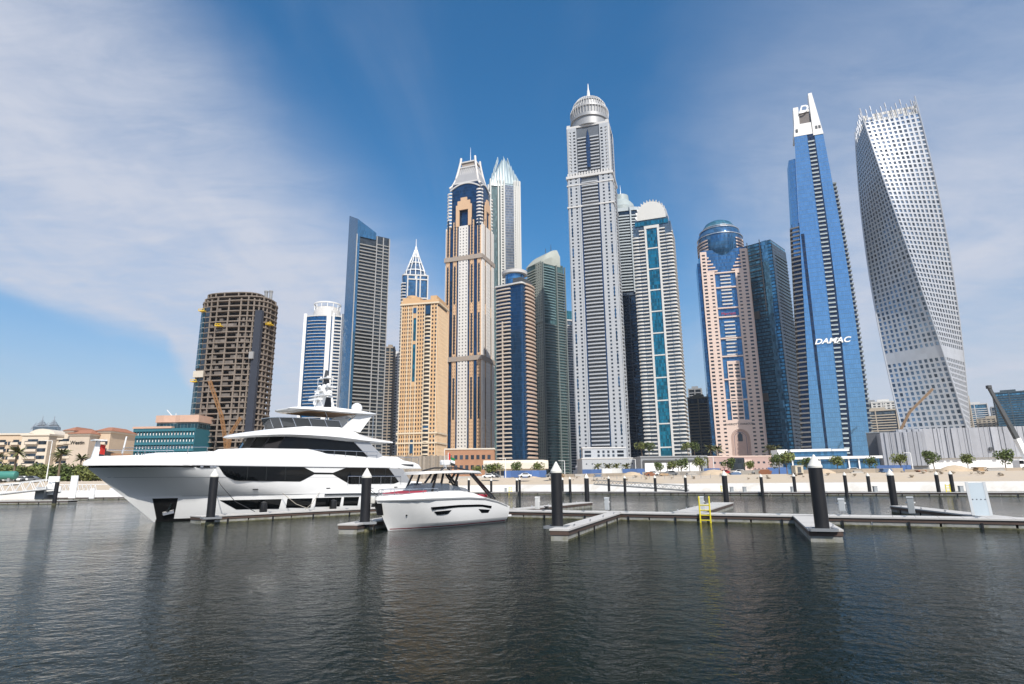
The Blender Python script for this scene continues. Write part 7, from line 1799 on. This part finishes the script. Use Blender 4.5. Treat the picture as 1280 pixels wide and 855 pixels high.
# hoardings
def hoarding(u0, u1, Y, h, col, label, zb=GZ, group='hoardings along the shore road'):
    a, b = at(u0, 590, Y), at(u1, 590, Y); T = thing('hoarding', label, 'hoarding', (a.x, Y, zb), 0, group); L = b.x - a.x; n = max(2, int(L / 2.4))
    me = MB(); me.box(.02, L / n - .02, 0, .06, .1, h); me = me.mesh('panel', col)
    for i in range(min(n, 60)): inst(me, 'panel', T, (L * i / n, 0, 0))
    m = MB(); m.box(0, L, .065, .15, h * .5, h * .5 + .1); m.build('rail', midgrey, T)
bluep = PM('hoarding_blue', (.05, .11, .27), .6, var=.15, isl=.25); greyp = PM('hoarding_grey', (.42, .40, .37), .7, var=.15, isl=.15)
hoarding(630, 683, 228, 2.6, bluep, 'blue hoarding under the curved pavilion'); hoarding(728, 752, 226, 2.7, bluep, 'blue hoarding before the left end of the grey podium'); hoarding(778, 806, 222, 2.7, bluep, 'blue hoarding before the right end of the grey podium'); hoarding(880, 900, 212, 2.4, bluep, 'blue hoarding left of the pink podium'); hoarding(960, 986, 208, 2.4, bluep, 'blue hoarding before the white kiosk'); hoarding(1096, 1140, 192, 2.4, bluep, 'blue hoarding before the corrugated halls'); hoarding(753, 777, 224, 2.9, PM('hoarding_white', (.6, .6, .58), .6, isl=.1), 'white hoarding between the two blue ones before the grey podium')
def lowwall(u0, u1, dY, h, mat, label):
    pts = []
    for u in (u0, u1):
        # stand it on the crest of the quay slope
        d = ray(u, 595); 
        for Yt in range(100, 400):
            X = at(u, 595, Yt).x; ys = lerp(X, SHORE)
            if Yt > ys + 34 + dY: break
        pts.append(Vector((X, Yt)))
    a, b = pts; d = b - a; T = thing('barrier_wall', label, 'wall', (a.x, a.y, GZ - .2), math.atan2(d.y, d.x), 'low walls on the quay crest'); n = max(2, int(d.length / 3))
    me = MB(); me.box(.02, d.length / n - .02, 0, .3, 0, h); me = me.mesh('block', mat)
    for i in range(n): inst(me, 'block', T, (d.length * i / n, 0, 0))
bw = PM('sandy_block', (.42, .35, .27), .9, var=.2, isl=.2)
lowwall(690, 800, 0, 1.3, bw, 'sandy low wall on the quay crest before the grey podium'); lowwall(803, 955, 0, 1.5, PM('weathered_block', (.36, .33, .29), .9, var=.2, isl=.2), 'weathered low wall on the quay crest before the pink podium'); lowwall(1000, 1130, 0, 1.3, bw, 'sandy low wall on the quay crest before the low sales hall'); lowwall(1132, 1300, 0, .9, bw, 'sandy low wall on the quay crest before the corrugated halls'); lowwall(566, 688, 0, 1.0, greyp, 'pale low wall on the quay crest before the curved pavilion')
# cars
def car_proto(paint):
    T = thing('parked_car', '', 'car', (0, 0, 0), 0, 'cars parked on the shore road')
    b = MB(); pr = [(-2.2, .35), (-2.25, .8), (-1.5, .95), (-.9, 1.45), (.8, 1.5), (1.6, 1.0), (2.2, .9), (2.25, .35)]
    b.loft([[(x, y * (.9 if z > 1.2 else 1), z) for x, z in pr] for y in (-.88, -.86, .86, .88)]); b.build('body', paint, T, bevel=.05)
    for s_ in (-1, 1): b = MB(); b.hexa([(-1.3, s_ * .87, 1.0), (1.3, s_ * .87, 1.0), (1.3, s_ * .9, 1.0), (-1.3, s_ * .9, 1.0)], [(-.8, s_ * .80, 1.4), (.75, s_ * .80, 1.42), (.75, s_ * .83, 1.42), (-.8, s_ * .83, 1.4)]); b.build('side_window', yglass, T)
    wv = MB(); wv.lathe([(.30, -.1), (.34, -.08), (.34, .08), (.30, .1)], 14); mw = wv.mesh('wheel', black)
    for x in (-1.4, 1.4):
        for y in (-.86, .86): o = inst(mw, 'wheel', T, (x, y, .34)); o.rotation_euler = (PI / 2, 0, 0)
    return T
cp = {'white': car_proto(white_paint), 'grey': car_proto(PM('car_grey', (.2, .21, .22), .3, metal=.4)), 'red': car_proto(PM('car_red', (.4, .03, .03), .3))}
used = set()
for u, c, lb in ((611, 'white', 'white parked car at the left end of the curved pavilion'), (617, 'grey', 'grey parked car beside the white one before the curved pavilion'), (656, 'white', 'white parked car behind the round tree of the curved pavilion'), (690, 'grey', 'grey parked car left of the middle pile'), (815, 'white', 'white parked car before the dark framed podium'), (838, 'grey', 'grey parked car before the white panels'), (905, 'red', 'red parked car before the pink podium'), (925, 'white', 'white parked car under the red awnings'), (948, 'grey', 'grey parked car before the right end of the pink podium'), (1066, 'white', 'white parked car before the low sales hall'), (-2, 'white', 'white parked car at the left edge of the photo'), (30, 'white', 'white parked car below the first tall palm'), (40, 'grey', 'grey parked car between the two tall palms')):
    Y = 216 - max(0, u - 640) * .09 if u > 200 else 172
    o = cp[c] if c not in used else copy_tree(cp[c]); used.add(c)
    o.location = (at(u, 590, Y).x, Y, GZ); o.rotation_euler.z = (u % 7) * .1 - .3; o['label'] = lb
# site cabin, tank, debris on the slope, far service items
T, L, zf = lowbase('site_cabin', 'beige site cabin on the quay slope below the low sales hall', 994, 1004, 172); T.location.z = 4.2
m = MB(); m.box(-L / 2, L / 2, 0, 2.4, .4, 2.4); m.build('body', PM('cabin_beige', (.5, .44, .33), .7), T); m = MB(); m.box(-L / 2 - .1, L / 2 + .1, -.1, 2.5, 2.4, 2.5); m.build('roof', crm_, T); m = MB(); m.box(-.5, .5, -.03, .0, .5, 2.1); m.build('door', darkgrey, T); m = MB(); m.box(-L / 2 + .2, L / 2 - .2, .2, 2.2, 0, .4); m.build('skid', black, T)
p = at(4, 593, 165); T = thing('green_tank', 'teal green tank lying on the shore at the left edge', 'tank', (p.x, 165, GZ), .1)
m = MB(); m.lathe([(.1, -3.5), (1.0, -3.3), (1.1, -3), (1.1, 3), (1.0, 3.3), (.1, 3.5)], 18); o = m.build('shell', PM('tank_green', (.05, .22, .18), .5), T, (0, 0, 1.6), smooth=40); o.rotation_euler = (0, PI / 2, 0)
for x in (-2, 2): m = MB(); m.box(x - .3, x + .3, -.8, .8, 0, .9); m.build('cradle', midgrey, T)
rnd = random.Random(9)
rk = []
for k in range(4):
    b = MB(); P = [Vector((rnd.gauss(0, 1), rnd.gauss(0, 1), rnd.gauss(0, 1))).normalized() * rnd.uniform(.35, .7) for _ in range(14)]
    bm = bmesh.new()
    for q in P: bm.verts.new(q)
    bmesh.ops.convex_hull(bm, input=bm.verts); me = bpy.data.meshes.new('boulder'); bm.to_mesh(me); bm.free(); me.materials.append(PM('rubble', (.33, .28, .22), .95, var=.3, scale=1.5)); rk.append(me)
for k in range(60):
    u = rnd.uniform(600, 1280); X = None
    for Yt in range(100, 260):
        X = at(u, 600, Yt).x; ys = lerp(X, SHORE)
        if Yt > ys + 14: break
    dd = rnd.uniform(0, 14); z = lerp(14 + dd, [(10, 2.7), (17, 3.6), (23, 4.4), (30, GZ)])
    o = inst(rk[k % 4], 'boulder', None, (X, Yt + dd, z + .1), rnd.uniform(0, 6)); s_ = rnd.uniform(.4, 1.3); o.scale = (s_, s_, s_ * .7)
    tag(o, 'small sandy rubble stone on the quay slope', 'stone', 'rubble stones on the quay slope')
for u, lb in ((566, 'small grey service box on the far dock behind the small boat'), (632, 'grey service box on the far dock left of the yellow gate'), (914, 'grey service box on the far dock right of the pile behind the ladder'), (930, 'wide grey service box on the far dock beside the slope steps'), (990, 'grey service box on the far dock left of the thickest pile'), (1093, 'grey service box on the far dock before the low sales hall'), (1200, 'grey service box on the far dock before the large corrugated hall')):
    Y = fdy(u) + 1.0; X = at(u, 605, Y).x; T = thing('service_box', lb, 'service box', (X, Y, DZ), 0, 'service boxes on the far dock'); m = MB(); m.box(-.3, .3, -.25, .25, 0, .95); m.build('body', PM('post_dark', (.28, .30, .31)), T); m = MB(); m.box(-.34, .34, -.29, .29, .95, 1.02); m.build('lid', midgrey, T)
yl = PM('ladder_yellow', (.72, .60, .03))
for u, lb in ((638, 'small yellow gate on the far dock right of the small boat'), (903, 'small yellow ladder on the far dock behind the pile by the main ladder'), (1184, 'small yellow ladder on the far dock at right')):
    Y = fdy(u) - .1; X = at(u, 605, Y).x; T = thing('dock_ladder', lb, 'ladder', (X, Y, DZ), 0, 'small yellow ladders on the far dock')
    for x in (-.35, .35): m = MB(); m.tube([(x, 0, -.6), (x, 0, 1.3)], .07, 6); m.build('rail', yl, T)
    for z in (-.3, .2, .7, 1.1): m = MB(); m.tube([(-.35, 0, z), (.35, 0, z)], .05, 5); m.build('rung', yl, T)

# site clutter on the crest of the quay
def crest(u, d):
    for Yt in range(100, 400):
        X = at(u, 595, Yt).x
        if Yt > lerp(X, SHORE) + d: break
    return X, Yt
rnd = random.Random(21)
SG = 'building materials stacked on the quay crest'
mats_ = [(PM('stack_timber', (.34, .23, .13), .85, var=.2, isl=.3), 'timber'), (PM('stack_block', (.42, .40, .37), .9, var=.2, isl=.2), 'grey block'), (PM('stack_blue', (.08, .14, .25), .6, var=.2), 'blue wrapped'), (PM('stack_rust', (.24, .10, .05), .8, var=.3), 'rusty steel')]
spots = [(700, 'left of the pile on the rear dock'), (724, 'behind the pile on the rear dock'), (748, 'before the left blue hoarding'), (812, 'under the dark framed podium'), (830, 'before the white podium panels'), (864, 'under the round dark street tree'), (919, 'before the pink podium'), (957, 'near the white kiosk'), (1018, 'right of the thickest pile'), (1072, 'before the columns of the low sales hall'), (1108, 'behind the right rear pile'), (1152, 'before the left end of the large corrugated hall'), (1225, 'behind the leaning panel'), (1246, 'left of the mobile crane')]
for i, (u, wh) in enumerate(spots):
    X, Y = crest(u, 29); mt, nm = mats_[i % 4]; T = thing('material_stack', 'low %s stack %s' % (nm, wh), 'stack', (X, Y, GZ - .1), rnd.uniform(-.6, .3), SG)
    z = 0
    for k in range(rnd.choice((2, 3, 3, 4))):
        h = rnd.uniform(.18, .4); L = rnd.uniform(1.6, 3.6); m = MB(); m.box(-L / 2, L / 2, -.7, .7, z, z + h); m.build('layer', mt, T, loc=(rnd.uniform(-.2, .2), 0, 0)); z += h + .004
def heap(u, d, r, h, label):
    X, Y = crest(u, d); n = 26; rr = random.Random(int(u)); b = MB(); rings = []
    for q, zz in ((1, -.3), (.86, .22 * h), (.62, .6 * h), (.34, .9 * h), (.06, h)): rings.append([(r * q * math.cos(2 * PI * i / n) * 1.6 + rr.uniform(-.12, .12), r * q * math.sin(2 * PI * i / n) + rr.uniform(-.12, .12), zz + rr.uniform(-.05, .05)) for i in range(n)])
    b.loft(rings); o = b.build('sand_heap', PM('heap_sand', (.47, .37, .26), .95, var=.2, scale=.8, bump=.5, bscale=3), None, (X, Y, GZ - .1), smooth=60); tag(o, label, 'sand heap', 'sand heaps on the quay crest')
heap(790, 31, 2.6, 1.5, 'sand heap on the quay crest before the grey podium'); heap(893, 30, 3.2, 1.7, 'sand heap on the quay crest left of the pink podium'); heap(1030, 31, 2.4, 1.3, 'sand heap on the quay crest right of the thickest pile'); heap(1195, 31, 3.0, 1.6, 'sand heap on the quay crest before the large corrugated hall'); heap(668, 32, 2.6, 1.4, 'sand heap on the quay crest left of the middle pile')
def fence(u0, u1, d, label):
    X0, Y0 = crest(u0, d); X1, Y1 = crest(u1, d); a = Vector((X0, Y0)); dd = Vector((X1, Y1)) - a; L = dd.length; T = thing('wire_fence', label, 'fence', (X0, Y0, 3.55), math.atan2(dd.y, dd.x), 'thin fences on the quay slope'); n = int(L / 2.5)
    pm = MB(); pm.box(-.05, .05, -.05, .05, 0, 1.15); mp_ = pm.mesh('post', midgrey)
    for i in range(min(n, 40) + 1): inst(mp_, 'post', T, (i * L / min(n, 40), 0, 0))
    for z in (.55, 1.05): m = MB(); m.box(0, L, -.02, .02, z, z + .05); m.build('rail', midgrey, T)
fence(742, 812, 17, 'thin post and wire fence on the quay slope behind the low gangway'); fence(820, 900, 17, 'thin post and wire fence on the quay slope below the dark framed podium')

# ================================================================== HUMID AIR
hzb = MB(); hzb.box(-1800, 1800, -60, 2000, -3, 560)
hm = bpy.data.materials.new('haze_air'); hm.use_nodes = True; nt = hm.node_tree; nt.nodes.remove(nt.nodes['Principled BSDF'])
pv = nt.nodes.new('ShaderNodeVolumePrincipled'); pv.inputs['Color'].default_value = (.80, .88, 1, 1); pv.inputs['Density'].default_value = .00006; pv.inputs['Anisotropy'].default_value = .2
nt.links.new(pv.outputs[0], nt.nodes['Material Output'].inputs['Volume'])
tag(hzb.build('haze', hm), kind='stuff')
